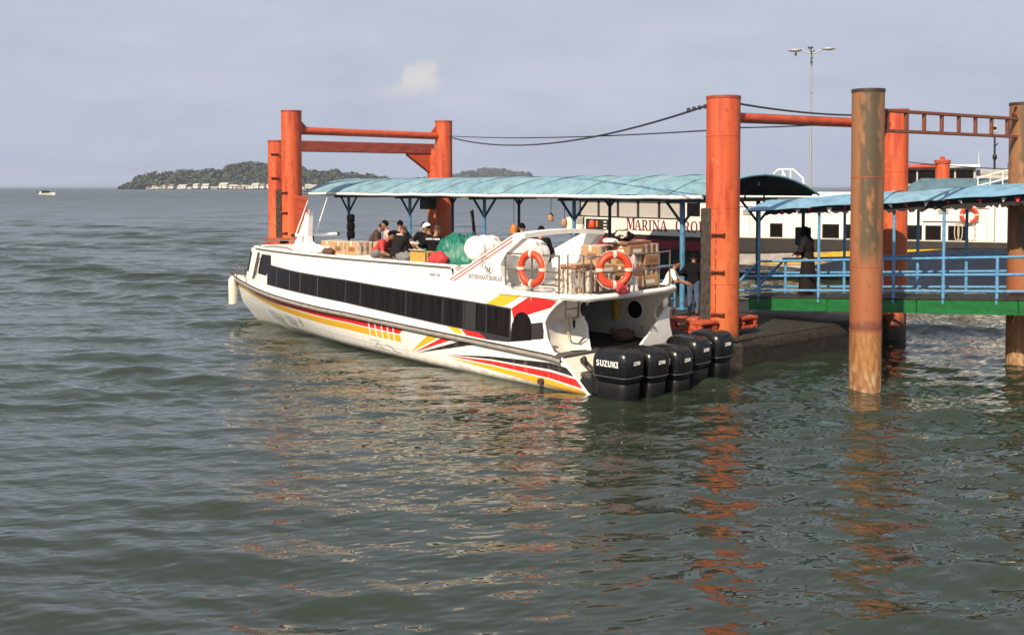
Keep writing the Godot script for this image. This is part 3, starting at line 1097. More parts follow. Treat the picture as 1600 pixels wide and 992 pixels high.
func build_piles() -> void:
	# near gantry: the big orange pile by the motors, its mate, and the pipe between them
	var p1 := Vector3(5.03, 0, -24.4)
	var p2 := Vector3(10.47, 0, -28.0)
	var g := thing("pile_gantry", "near orange gantry of two thick piles beside the black outboard motors", "gantry", at(p1))
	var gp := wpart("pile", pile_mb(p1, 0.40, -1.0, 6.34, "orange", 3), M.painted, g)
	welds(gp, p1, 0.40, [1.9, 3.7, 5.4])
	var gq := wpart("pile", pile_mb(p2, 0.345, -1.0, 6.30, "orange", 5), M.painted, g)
	welds(gq, p2, 0.345, [2.2, 4.6])
	var bm := MB.new()
	bm.cyl(Vector3(5.35, 5.86, -24.6), Vector3(10.2, 5.90, -27.85), 0.125, 0.125, 20)
	wpart("cross_beam", bm, M.orange_beam, g)
	# the long dark fender rail on its seaward side
	var fe := MB.new()
	fe.box(Vector3(4.63, 2.15, -24.30), Vector3(0.26, 3.1, 0.22), Basis(Vector3.UP, -0.3), 0.02)
	wpart("fender_rail", fe, M.fender_timber, g)
	step_irons(gp, p1, 0.40, [1.22, 2.22, 3.10], 2.05)
	var wl := MB.new()
	for k in 9:
		var y := 0.9 + k * 0.28
		wl.box(Vector3(4.80, y + 0.1, -24.055), Vector3(0.018, 0.16 + 0.05 * (k % 3), 0.012), Basis(Vector3.UP, 0.55), 0.002)
	wpart("weld_bead", wl, M.orange_dark_beam, gp).set_meta("kind", "stuff")
	bracket(gp, Vector3(5.03, 1.03, -24.4), PV, 0.40, M.orange_bracket)
	bracket(gp, Vector3(5.03, 1.03, -24.4), -PV, 0.40, M.orange_bracket)
	bracket(gp, Vector3(4.85, 1.06, -24.1), (PU - PV * 0.6).normalized(), 0.40, M.orange_bracket)
	bracket(gq, Vector3(10.47, 1.03, -28.0), -PV, 0.345, M.orange_bracket)
	# far front gantry at the bow
	var a1 := Vector3(-8.78, 0, -40.8)
	var a2 := Vector3(-3.0, 0, -45.0)
	var h := thing("pile_gantry", "tall orange gantry behind the boat's bow, its upper pipe sunlit", "gantry", at(a1))
	var hp := wpart("pile", pile_mb(a1, 0.40, -1.0, 7.22, "orange", 8), M.painted, h)
	welds(hp, a1, 0.40, [3.4, 5.6])
	wpart("pile", pile_mb(a2, 0.375, -1.0, 7.08, "orange", 12), M.painted, h)
	var hb := MB.new()
	var d := (a2 - a1).normalized()
	hb.cyl(a1 + d * 0.3 + Vector3(0, 6.45, 0), a2 - d * 0.3 + Vector3(0, 6.42, 0), 0.155, 0.155, 18)
	wpart("cross_beam", hb, M.orange_beam, h)
	for q in [[a1, 1.0], [a2, -1.0]]:
		var gs := MB.new()
		gs.prism(V2([[0.36, -0.05], [0.36, 0.34], [0.62, 0.08], [0.62, -0.05]]), Transform3D(Basis(d * q[1], Vector3.UP, (d * q[1]).cross(Vector3.UP)), q[0] + Vector3(0, 6.55, 0)), 0.03)
		wpart("gusset", gs, M.orange_beam, h)
	step_irons(hp, a1, 0.40, [2.4, 3.2, 4.0], 2.2)
	var hf := MB.new()
	hf.box(Vector3(-9.28, 2.45, -40.75), Vector3(0.22, 3.3, 0.2), Basis(), 0.02)
	wpart("fender_rail", hf, M.fender_timber, h)
	bracket(hp, Vector3(-8.78, 2.15, -40.8), -d, 0.40, M.orange_bracket)
	bracket(hp, Vector3(-8.78, 2.15, -40.4), Vector3(-0.4, 0, 0.9).normalized(), 0.30, M.orange_bracket)
	var pp := MB.new()
	pp.box(Vector3(-8.35, 2.9, -40.42), Vector3(0.50, 1.9, 0.06), Basis(Vector3.UP, 0.35), 0.01)
	wpart("side_plate", pp, M.orange_beam, h)
	# far rear gantry, lower, with a dark box beam
	var b1 := Vector3(-9.95, 0, -43.3)
	var b2 := Vector3(-3.42, 0, -47.2)
	var k := thing("pile_gantry", "lower orange gantry behind it with a dark red box beam and haunches", "gantry", at(b1))
	wpart("pile", pile_mb(b1, 0.36, -1.0, 6.15, "orange", 18), M.painted, k)
	wpart("pile", pile_mb(b2, 0.48, -1.0, 5.95, "orange", 22), M.painted, k)
	var e := (b2 - b1).normalized()
	var kb := MB.new()
	kb.box((b1 + b2) * 0.5 + Vector3(0, 5.94, 0), Vector3(b1.distance_to(b2) - 0.5, 0.46, 0.40), Basis(e, Vector3.UP, e.cross(Vector3.UP)), 0.02)
	wpart("box_beam", kb, M.orange_dark_beam, k)
	for q in [[b1, 1.0, 0.55], [b2, -1.0, 1.05]]:
		var gs := MB.new()
		var ee: Vector3 = e * q[1]
		gs.prism(V2([[0.2, 0.0], [0.5 + q[2], 0.0], [0.5 + q[2], -0.08], [0.42 + q[2] * 0.1, -0.62 * q[2] - 0.15], [0.2, -0.75 * q[2] - 0.2]]), Transform3D(Basis(ee, Vector3.UP, ee.cross(Vector3.UP)), q[0] + Vector3(0, 5.71, 0) - ee.cross(Vector3.UP) * 0.15), 0.3)
		wpart("haunch", gs, M.orange_beam, k)
	step_irons(k, b1, 0.36, [4.6, 5.6], 1.6)
	# third gantry far behind the gangway
	var c1 := Vector3(22.7, 0, -54.0)
	var c0 := Vector3(20.15, 0, -54.4)
	var w := thing("pile_gantry", "small distant orange gantry capped pile seen above the gangway roof", "gantry", at(c1))
	wpart("pile", pile_mb(c1, 0.36, -1.0, 5.55, "orange", 28), M.painted, w)
	wpart("pile", pile_mb(c0, 0.36, -1.0, 5.45, "orange", 29), M.painted, w)
	var cb := MB.new()
	cb.cyl(c0 + Vector3(0.3, 5.25, 0), c1 + Vector3(-0.3, 5.3, 0), 0.12, 0.12, 12)
	wpart("cross_beam", cb, M.orange_beam, w)
	var cp := MB.new()
	cp.cyl(c1 + Vector3(0, 5.45, 0), c1 + Vector3(0, 5.62, 0), 0.41, 0.41, 20)
	cp.cyl(c1 + Vector3(0, 5.62, 0), c1 + Vector3(0, 5.80, 0), 0.13, 0.10, 10)
	wpart("pile_cap", cp, M.orange_beam, w)
	# rusty pair in front of the gangway, joined by a ladder truss
	var r1 := Vector3(7.36, 0, -21.2)
	var r2 := Vector3(12.14, 0, -24.3)
	var t := thing("rusty_pile_frame", "weathered rust brown pile standing in front of the blue gangway, with ladder truss", "gantry", at(r1))
	var tp := wpart("pile", pile_mb(r1, 0.325, -1.2, 6.20, "rust", 33), M.painted, t)
	welds(tp, r1, 0.325, [1.22, 2.55, 4.4])
	wpart("pile", pile_mb(r2, 0.325, -1.2, 6.18, "rust", 37), M.painted, t)
	var f := (r2 - r1).normalized()
	for yy in [5.80, 5.38]:
		var lb := MB.new()
		lb.box((r1 + r2) * 0.5 + Vector3(0, yy, 0), Vector3(r1.distance_to(r2) - 0.45, 0.07, 0.10), Basis(f, Vector3.UP, f.cross(Vector3.UP)), 0.01)
		wpart("chord", lb, M.rust_bar, t)
	for i in 8:
		var rb := MB.new()
		rb.box(r1 + f * (0.62 + i * 0.625) + Vector3(0, 5.59, 0), Vector3(0.085, 0.345, 0.06), Basis(f, Vector3.UP, f.cross(Vector3.UP)), 0.008)
		wpart("rung", rb, M.rust_bar, t)
	var ey := MB.new()
	var er := []
	for q in 12:
		er.append(r2 - f * 0.40 + Vector3(0, 5.98, 0) + f * cos(TAU * q / 12.0) * 0.09 + Vector3(0, sin(TAU * q / 12.0) * 0.11, 0))
	ey.tube(er, 0.03, 6, true)
	wpart("lifting_eye", ey, M.rust_bar, t)
	# cables
	cable("cable", "black cable sagging from the far gantry up to the near pile top", Vector3(-2.75, 6.38, -44.8), Vector3(4.66, 6.14, -24.4), 0.62, 0.028)
	cable("cable", "straighter black cable running just below it to the near pile", Vector3(-2.75, 6.42, -44.8), Vector3(4.7, 5.55, -24.5), 0.12, 0.020)
	cable("cable", "black cable from the near pile top to its orange mate", Vector3(5.45, 6.18, -24.5), Vector3(10.2, 6.15, -27.8), 0.10, 0.026)
	cable("cable", "thin black cable crossing behind the orange pipe at right", Vector3(5.4, 5.62, -24.6), Vector3(10.25, 6.05, -27.9), 0.05, 0.018)
	cable("cable", "thin cable over the distant orange cap towards the ferry mast", Vector3(20.2, 5.6, -54.4), Vector3(30.0, 5.0, -52.0), 0.15, 0.03)
	# shackles and clamps where the top cable meets the pile
	var cl := MB.new()
	for q in 4:
		cl.box(Vector3(4.66, 6.14, -24.4).lerp(Vector3(-2.75, 6.38, -44.8), 0.006 + q * 0.012) - Vector3(0, 0.02 + q * 0.012, 0), Vector3(0.09, 0.10, 0.09), Basis(), 0.02)
	solo("cable_clamp", "row of black clamps on the cable end at the near pile top", "clamp", cl, M.cable, "", Transform3D(), "stuff")

func cable(called: String, label: String, a: Vector3, b: Vector3, sag: float, r: float) -> void:
	var pts := []
	for i in 25:
		var u := i / 24.0
		pts.append(a.lerp(b, u) - Vector3(0, 4.0 * sag * u * (1.0 - u), 0))
	var mb := MB.new()
	mb.tube(pts, r, 6)
	solo(called, label, "cable", mb, M.cable)

# ---------------------------------------------------------------- shelter on the pontoon
func roof_y(t: float) -> float:
	var u := (t - 5.35) / 2.78
	return 4.56 - 0.60 * u * u

func build_shelter() -> void:
	var root := thing("shelter", "long open shelter with an arched pale blue metal roof on the pontoon", "shelter", Transform3D(PB, P(4.0, 3.4, 0.645)))
	var s0 := 2.7
	var wd := 1.238
	for i in 18:
		var a := s0 + i * wd
		var rows := []
		for k in 17:
			var t := lerpf(2.57, 8.13 if a < 10.0 else 6.05, k / 16.0)
			var row := PackedVector3Array()
			for j in 13:
				var u := j / 12.0
				var rib := 0.012 if j % 3 == 0 else 0.0
				row.append(P(a + u * (wd + 0.03), t, roof_y(t) + rib + 0.013 * (1.0 - u) + 0.006 * sin(t * 1.7 + i * 2.1)))
			rows.append(row)
		var mb := MB.new()
		mb.surf(rows, 1.0)
		if mb.n[30].y < 0:
			mb = MB.new()
			mb.surf(rows, -1.0)
		# the edge of the lap, and the underside
		var low := []
		for row in rows:
			var r2 := PackedVector3Array()
			for q in row:
				r2.append(q - Vector3(0, 0.010, 0))
			low.append(r2)
		for k in 16:
			for e in [0, 12]:
				mb.quad(rows[k][e], rows[k + 1][e], low[k + 1][e], low[k][e], PU * (1.0 if e else -1.0))
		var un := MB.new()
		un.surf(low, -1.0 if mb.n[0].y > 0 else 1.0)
		wpart("shaded_underside", un, M.roof_under_shaded, root)  # same sheet seen from below, its shade painted as a darker colour
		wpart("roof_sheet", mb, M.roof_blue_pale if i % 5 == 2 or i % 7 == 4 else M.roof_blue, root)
	# white gutter pipe along the front eave
	for i in 6:
		var gp := MB.new()
		var pts := []
		for k in 5:
			var s := s0 - 0.02 + (i * 3.72) + k * 0.925
			pts.append(P(s, 2.55, roof_y(2.57) - 0.055 + 0.008 * sin(s * 3.1) + 0.006 * sin(s * 7.7)))
		gp.tube(pts, 0.06, 10)
		wpart("gutter", gp, M.white_trim, root)
	# arched edge trim and tie at each gable
	for s in [s0 - 0.03, s0 + 18 * wd + 0.04]:
		var ar := []
		for k in 17:
			var t := lerpf(2.57, 8.13 if s < 10.0 else 6.05, k / 16.0)
			ar.append(P(s, t, roof_y(t) - 0.005))
		var tb := MB.new()
		tb.tube(ar, 0.042, 8)
		wpart("gable_trim", tb, M.roof_blue, root)
	for s in [4.1, 8.65, 13.3, 18.0, 22.6]:
		var tr := MB.new()
		tr.box(P(s, 5.35 if s < 10.0 else 4.3, 3.80), Vector3(5.3 if s < 10.0 else 3.2, 0.10, 0.07), Basis(PV, Vector3.UP, PU), 0.01)
		for k in 5:
			var t := 3.4 + k * (0.975 if s < 10.0 else 0.55)
			tr.cyl(P(s, t, 3.83), P(s, t, roof_y(t) - 0.03), 0.028, 0.028, 6)
		wpart("truss", tr, M.frame_dark, root)
	for t in [2.75, 3.9, 4.9, 5.8, 6.8, 7.95]:
		var pu := MB.new()
		pu.box(P(13.85 if t < 6.0 else 6.4, t, roof_y(t) - 0.07), Vector3(22.0 if t < 6.0 else 7.2, 0.09, 0.06), Basis(PU, Vector3.UP, -PV), 0.01)
		wpart("purlin", pu, M.frame_dark, root)
	for t in [3.4, 5.2]:
		var wp := MB.new()
		wp.box(P(13.85, t, 3.885 if t < 4.0 else 4.30), Vector3(22.2, 0.13, 0.09), Basis(PU, Vector3.UP, -PV), 0.012)
		wpart("wall_plate", wp, M.frame_dark, root)
	var spots := []
	for s in [4.1, 8.65, 13.3, 18.0, 22.6]:
		spots.append([s, 3.4, 0.062, 3.83])
	for s in [8.8, 13.5, 17.6]:
		spots.append([s, 5.2, 0.055, 4.24])
	spots.append([4.1, 7.0, 0.055, 3.80])
	for q in spots:
		var po := MB.new()
		po.cyl(P(q[0], q[1], 0.645), P(q[0], q[1], q[3]), q[2] * (1.25 if q[0] < 5.0 else 1.0), q[2] * (1.25 if q[0] < 5.0 else 1.0), 14)
		po.box(P(q[0], q[1], 0.665), Vector3(0.34, 0.03, 0.34), PB, 0.006)
		var pn := wpart("post", po, M.blue_post if q[1] < 4.0 else M.frame_dark, root)
		for sg in [-1.0, 1.0]:
			var br := MB.new()
			br.cyl(P(q[0] + sg * 0.05, q[1], q[3] - 0.66), P(q[0] + sg * 0.66, q[1], q[3] - 0.02), 0.042, 0.042, 8)
			wpart("brace", br, M.frame_dark, pn)
	# things hung under the shelter
	var sp := thing("loudspeaker", "black loudspeaker hung below the shelter eave near the far orange pile", "loudspeaker", Transform3D(PB, P(16.55, 3.25, 3.56)))
	var sb := MB.new()
	sb.box(Vector3.ZERO, Vector3(0.62, 0.42, 0.36), Basis(), 0.02)
	part("cabinet", sb, M.motor_matt, sp)
	var sg2 := MB.new()
	sg2.box(Vector3(0, 0, 0.19), Vector3(0.54, 0.34, 0.02))
	part("grille", sg2, M.rubber, sp)
	var sh := MB.new()
	sh.cyl(Vector3(-0.2, 0.2, 0), Vector3(-0.2, 0.36, 0), 0.015, 0.015, 6)
	sh.cyl(Vector3(0.2, 0.2, 0), Vector3(0.2, 0.36, 0), 0.015, 0.015, 6)
	part("hanger", sh, M.cable, sp)
	var lj := thing("life_jacket_bundle", "black bundle of life jackets hung on the leftmost blue post", "life jackets", Transform3D(PB, P(22.35, 3.3, 2.45)))
	for k in 3:
		var jb := MB.new()
		jb.box(Vector3(0.14, 0.42 - k * 0.34, 0.04), Vector3(0.36, 0.36, 0.26), Basis(Vector3.BACK, [0.05, -0.06, 0.04][k]) * Basis(Vector3.UP, 0.1 * k), 0.07)
		part("life_jacket", jb, M.cloth_black, lj)
	var fl := thing("rolled_flag", "rolled red and white flag on a dark pole leaning under the shelter", "flag", at(P(14.5, 4.1, 0.645)))
	var fp := MB.new()
	fp.cyl(P(14.5, 4.1, 0.645), P(14.75, 4.0, 3.35), 0.03, 0.03, 8)
	wpart("pole", fp, M.hair, fl)
	var fc := MB.new()
	fc.cyl(P(14.62, 4.0, 2.2), P(14.74, 3.97, 3.30), 0.07, 0.05, 10)
	wpart("red_roll", fc, M.cloth_maroon, fl)
	var fw := MB.new()
	fw.cyl(P(14.70, 3.93, 2.9), P(14.79, 3.92, 3.32), 0.04, 0.03, 8)
	wpart("white_edge", fw, M.cloth_white, fl)
	var jg := thing("water_jug", "orange plastic jug hung beside a dark shelter post", "jug", at(P(11.55, 3.3, 2.72)))
	var jm := MB.new()
	jm.lathe([Vector2(0.0, -0.16), Vector2(0.10, -0.16), Vector2(0.12, -0.12), Vector2(0.12, 0.08), Vector2(0.09, 0.14), Vector2(0.05, 0.16), Vector2(0.05, 0.2), Vector2(0.0, 0.2)], Transform3D(), 14)
	part("body", jm, M.jug_orange, jg)
	var jh := MB.new()
	jh.cyl(Vector3(0, 0.18, 0), Vector3(0, 1.15, 0.02), 0.01, 0.01, 5)
	part("string", jh, M.cable, jg)

# ---------------------------------------------------------------- gangway
var GA := Vector3(6.39, 0, -28.0)
var GD := Vector3(0.71476, 0, 0.69937)
var GN := Vector3(0.69937, 0, -0.71476)
var GB := Basis(Vector3(0.71476, 0, 0.69937), Vector3.UP, Vector3(-0.69937, 0, 0.71476))
func G(l: float, w: float, y: float) -> Vector3:
	return GA + GD * l + GN * w + Vector3(0, 1.17 + 0.0663 * l + y, 0)

func build_gangway() -> void:
	var root := thing("gangway", "blue railed gangway with a curved blue roof and green side beam", "gangway", Transform3D(GB, G(0, 0.7, 0)))
	var sl := Basis(Vector3(0, 0, 1), atan(0.0663))
	var gb := GB * sl
	for w in [0.0, 1.38]:
		for i in 5:
			var b := MB.new()
			var l := 0.14 + i * 2.32
			b.box(G(l + 1.155, w, -0.17), Vector3(2.305, 0.31, 0.10), gb, 0.012)
			b.box(G(l + 1.155, w + (-0.06 if w < 1.0 else 0.06), -0.315), Vector3(2.305, 0.025, 0.10), gb)
			wpart("side_beam", b, M.green_beam, root)
	for i in 23:
		var p := MB.new()
		p.box(G(0.1 + i * 0.5, 0.69, 0.012), Vector3(0.485, 0.035, 1.5), gb, 0.006)
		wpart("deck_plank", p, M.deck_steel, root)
	for i in 8:
		var cb := MB.new()
		cb.box(G(0.8 + i * 1.4, 0.69, -0.18), Vector3(0.08, 0.2, 1.3), gb)
		wpart("cross_bearer", cb, M.rust_bar, root)

	for w in [-0.02, 1.40]:
		for yy in [0.20, 0.585, 0.985]:
			var rl := MB.new()
			var l0 := -0.42 if yy < 0.3 else (-0.02 if yy < 0.7 else 0.46)
			if w > 1.0:
				l0 -= 0.1
			rl.cyl(G(l0, w, yy), G(11.6, w, yy), 0.034, 0.034, 10)
			wpart("rail", rl, M.blue_rail, root)
		var dg := MB.new()
		dg.cyl(G(-0.44, w, 0.19), G(0.44, w, 0.985), 0.036, 0.036, 10)
		wpart("end_brace", dg, M.blue_rail, root)
		var k := 0
		for l in [0.45, 2.2, 3.25, 4.19, 5.4, 6.62, 7.9, 9.2, 10.5]:
			var tall: bool = k in [0, 1, 3, 4, 6, 8]
			if w > 1.0:
				tall = k in [1, 3, 4, 6, 8]
			var po := MB.new()
			po.cyl(G(l, w, -0.10 if w < 1.0 else 0.0), G(l, w, 2.40 if tall else 0.99), 0.040, 0.036, 10)
			wpart("post", po, M.blue_rail, root)
			k += 1
	# the roof: lapped curved sheets
	var edges := [0.10, 2.05, 3.95, 5.45, 7.3, 9.3, 11.3]
	for i in edges.size() - 1:
		var rows := []
		for k in 11:
			var u := k / 10.0
			var w := lerpf(-0.30, 1.72, u)
			var hh := 2.36 + 0.275 * sin(u * PI) + (0.012 if i % 2 == 0 else 0.034)
			var row := PackedVector3Array()
			for j in 9:
				var l := lerpf(edges[i], edges[i + 1] + 0.06, j / 8.0)
				# the free end slopes in towards the ridge
				if i == 0 and j == 0:
					l += 0.55 * sin(u * PI)
				row.append(G(l, w, hh + 0.010 * sin(l * 5.0 + i)))
			rows.append(row)
		var mb := MB.new()
		mb.surf(rows, 1.0)
		if mb.n[20].y < 0:
			mb = MB.new()
			mb.surf(rows, -1.0)
		var low := []
		for row in rows:
			var r2 := PackedVector3Array()
			for q in row:
				r2.append(q - Vector3(0, 0.012, 0))
			low.append(r2)
		for j in 8:
			mb.quad(rows[0][j], rows[0][j + 1], low[0][j + 1], low[0][j], -GN)
			mb.quad(rows[10][j], rows[10][j + 1], low[10][j + 1], low[10][j], GN)
		for k in 10:
			mb.quad(rows[k][0], rows[k + 1][0], low[k + 1][0], low[k][0], -GD)
		mb.surf(low, -1.0)
		wpart("roof_sheet", mb, M.roof_gang_pale if i == 2 else M.roof_gang, root)
	for w in [-0.05, 1.45]:
		var ev := MB.new()
		ev.box(G(5.7, w, 2.37), Vector3(11.1, 0.07, 0.06), gb, 0.01)
		wpart("eave_beam", ev, M.frame_dark, root)
	for l in [0.5, 2.2, 4.19, 5.4, 7.9]:
		var cm := MB.new()
		cm.box(G(l, 0.7, 2.40), Vector3(0.06, 0.06, 1.5), gb, 0.01)
		wpart("tie", cm, M.frame_dark, root)
	# dark object high on the near post: a boxed light switch panel
	var bx := thing("switch_box", "dark box fixed high on the gangway's left posts behind the woman", "box", Transform3D(GB, G(1.0, 1.36, 1.60)))
	var bm := MB.new()
	bm.box(Vector3.ZERO, Vector3(0.42, 0.5, 0.16), Basis(), 0.02)
	part("case", bm, M.motor_matt, bx)
	var bd := MB.new()
	bd.cyl(Vector3(0.08, 0.03, 0.08), Vector3(0.08, 0.03, 0.10), 0.04, 0.04, 10)
	part("dial", bd, M.letter_faint, bx)
	var bp := MB.new()
	bp.cyl(Vector3(0, 0.22, 0), Vector3(0, 0.84, 0), 0.05, 0.05, 8)
	bp.cyl(Vector3(0, -0.22, 0), Vector3(0, -1.55, 0), 0.05, 0.05, 8)
	part("stand_pipe", bp, M.frame_dark, bx)
	# bunting under the near eave
	var bu := thing("bunting", "red and white pennant bunting with a dark fringe under the gangway eave", "bunting", Transform3D(GB, G(1.2, -0.12, 2.3)))
	var fr := MB.new()
	var r := RandomNumberGenerator.new()
	r.seed = 4
	var l := 0.7
	var top2 := []
	var bot2 := []
	while l < 9.2:
		var dp := (0.10 + 0.09 * smoothstep(1.5, 5.0, l)) * r.randf_range(0.65, 1.25)
		top2.append([l, 0.03])
		bot2.append([l, -dp])
		l += r.randf_range(0.025, 0.10)
	for k in top2.size() - 1:
		fr.prism(V2([[0, 0.03], [top2[k + 1][0] - top2[k][0], 0.03], [top2[k + 1][0] - top2[k][0], bot2[k + 1][1]], [0, bot2[k][1]]]), Transform3D(gb, G(top2[k][0], -0.13, 2.33)), 0.008)
	wpart("fringe", fr, M.fringe, bu).set_meta("kind", "stuff")
	for i in 17:
		var ll := 1.25 + i * 0.42 + r.randf_range(-0.1, 0.1)
		var sw := r.randf_range(0.5, 1.0)
		var fg := MB.new()
		fg.prism(V2([[-0.085 * sw, 0.0], [0.085 * sw, 0.0], [r.randf_range(-0.05, 0.05), -0.15 * sw]]), Transform3D(gb * Basis(Vector3.RIGHT, r.randf_range(-0.3, 0.3)), G(ll, -0.16, 2.335)), 0.006)
		wpart("pennant", fg, M.flag_red if i % 2 == 0 else M.cloth_white, bu)
	var st := MB.new()
	st.cyl(G(1.0, -0.15, 2.345), G(9.0, -0.15, 2.345), 0.01, 0.01, 5)
	wpart("string", st, M.cable, bu)
	# where it lands out of the picture
	var ab := MB.new()
	ab.box(G(12.6, 0.69, -1.75), Vector3(2.6, 3.4, 3.0), GB, 0.05)
	solo("abutment", "concrete landing at the shore end of the gangway", "abutment", ab, M.concrete)

# ---------------------------------------------------------------- the red and white ferry behind the pontoon
func fa(mb: MB, s0: float, s1: float, y0: float, y1: float, t0: float, t1: float, bev := 0.0) -> MB:
	mb.box(P((s0 + s1) * 0.5, (t0 + t1) * 0.5, (y0 + y1) * 0.5), Vector3(absf(s1 - s0), y1 - y0, absf(t1 - t0)), PB, bev)
	return mb

func plan(poly: Array, y0: float, y1: float) -> MB:
	var mb := MB.new()
	mb.prism(V2(poly), Transform3D(Basis(PU, PV, Vector3.UP), P(0, 0, y0)), y1 - y0)
	return mb

func build_ferry_near() -> void:
	var root := thing("passenger_ferry", "white and red passenger ferry moored behind the shelter, lettered MARINA GROUP", "ferry", Transform3D(PB, P(10.0, 12.0, 0)))
	wpart("hull", plan([[8.3, 9.62], [15.4, 9.62], [15.4, 13.8], [12.6, 13.8], [8.3, 10.4]], -0.6, 1.87), M.hull_black, root)
	wpart("red_band", plan([[8.28, 9.58], [15.3, 9.58], [15.3, 13.75], [12.6, 13.75], [8.28, 10.38]], 1.88, 2.24), M.hull_red, root)
	wpart("rubbing_strip", plan([[8.25, 9.55], [15.5, 9.55], [15.5, 13.8], [12.5, 13.8], [8.25, 10.42]], 2.245, 2.36), M.hull_black, root)
	wpart("bulwark", fa(MB.new(), 8.28, 14.55, 2.365, 2.98, 9.60, 9.72, 0.015), M.white_paint, root)
	wpart("bow_plate", fa(MB.new(), 15.15, 15.62, 2.365, 2.95, 9.60, 13.7, 0.015), M.white_paint, root)
	wpart("bulwark", fa(MB.new(), 14.72, 15.12, 2.365, 2.66, 9.60, 9.72, 0.015), M.white_paint, root)
	wpart("deckhouse", fa(MB.new(), 11.6, 15.0, 2.365, 2.98, 10.4, 12.6), M.dark_room, root)
	wpart("window_frame", fa(MB.new(), 9.45, 15.0, 2.985, 3.80, 9.74, 10.9, 0.01), M.band_black, root)
	for i in 5:
		var a := 9.62 + i * 1.075
		wpart("window_panel", fa(MB.new(), a, a + 0.93, 3.03, 3.66, 9.70, 9.76, 0.012), M.grey_panel, root)
	wpart("deckhouse_wall", fa(MB.new(), 8.3, 9.43, 2.985, 3.80, 9.66, 10.3, 0.01), M.white_paint, root)
	for a in [8.6]:
		wpart("window", fa(MB.new(), a, a + 0.62, 3.12, 3.62, 9.64, 9.70, 0.02), M.glass_dark, root)
	wpart("roof", plan([[8.2, 9.45], [15.2, 9.45], [15.2, 13.0], [12.5, 13.0], [8.2, 10.4]], 3.805, 3.90), M.white_paint, root)
	# gear in the opening at the bow end
	var gear := MB.new()
	gear.ball(P(14.12, 9.98, 2.72), Vector3(0.15, 0.2, 0.15))
	wpart("life_jacket", gear, M.buoy, root)
	var ext := MB.new()
	ext.cyl(P(13.85, 9.9, 2.60), P(13.85, 9.9, 2.92), 0.07, 0.07, 10)
	wpart("yellow_tank", ext, M.decal_yellow, root)
	wpart("hatch", fa(MB.new(), 13.15, 14.45, 2.50, 2.92, 9.585, 9.60), M.dark_room, root)
	var g2 := MB.new()
	g2.ball(P(14.05, 9.56, 2.70), Vector3(0.14, 0.17, 0.05))
	wpart("life_jacket", g2, M.buoy, root)
	var g3 := MB.new()
	g3.box(P(13.8, 9.57, 2.72), Vector3(0.10, 0.26, 0.04), PB, 0.01)
	g3.box(P(14.2, 9.57, 2.60), Vector3(0.10, 0.10, 0.04), PB, 0.01)
	wpart("yellow_strap", g3, M.jug_orange, root)
	for k in 3:
		wpart("white_bracket", fa(MB.new(), 13.25, 13.42, 2.53 + k * 0.13, 2.58 + k * 0.13, 9.56, 9.585), M.white_paint, root)
	# the lettering, in initial capitals
	var fx := Transform3D(PB, Vector3.ZERO)
	var xs := [[11.98, "M", 0.46], [10.95, "ARINA", 0.40], [9.52, "G", 0.46], [8.66, "ROUP", 0.40]]
	for q in xs:
		fx.origin = P(q[0], 9.597, 2.49)
		var tx := text("lettering", q[1], q[2], Transform3D(PB, Vector3.ZERO), M.letter_red, root, "Droid Serif", true, 0.86)
		(tx.mesh as TextMesh).horizontal_alignment = HORIZONTAL_ALIGNMENT_CENTER
		(tx.mesh as TextMesh).vertical_alignment = VERTICAL_ALIGNMENT_BOTTOM
		tx.transform = root.transform.affine_inverse() * Transform3D(PB * Basis.from_scale(Vector3(0.88, 1, 1)), fx.origin - Vector3(0, 0.10 * q[2] / 0.4, 0))
	# a pale hose hung over the rail
	var ho := MB.new()
	var pts := []
	for k in 14:
		var u := k / 13.0
		pts.append(P(8.25 - 0.24 * u + 0.05 * sin(u * 9.0), 9.56, 3.02 - 0.52 * sin(u * PI)))
	ho.tube(pts, 0.02, 6)
	wpart("hose", ho, M.cloth_cream, root)

# ---------------------------------------------------------------- the navy hulled ferry behind the gangway
var FE := Vector3(0.918, 0, 0.397)
var FN := Vector3(-0.397, 0, 0.918)
var FB := Basis(Vector3(0.918, 0, 0.397), Vector3.UP, Vector3(-0.397, 0, 0.918))
var FR := Vector3(17.9, 0, -44.0)
func F(q: float, y: float, back: float) -> Vector3:
	return FR + FE * q - FN * back + Vector3(0, y, 0)

func fbx(q0: float, q1: float, y0: float, y1: float, b0: float, b1: float, bev := 0.0) -> MB:
	var mb := MB.new()
	mb.box(F((q0 + q1) * 0.5, (y0 + y1) * 0.5, (b0 + b1) * 0.5), Vector3(q1 - q0, y1 - y0, absf(b1 - b0)), FB, bev)
	return mb

func fpr(poly: Array, front: float, depth: float) -> MB:
	var mb := MB.new()
	mb.prism(V2(poly), Transform3D(FB, F(0, 0, front)), -depth)
	return mb

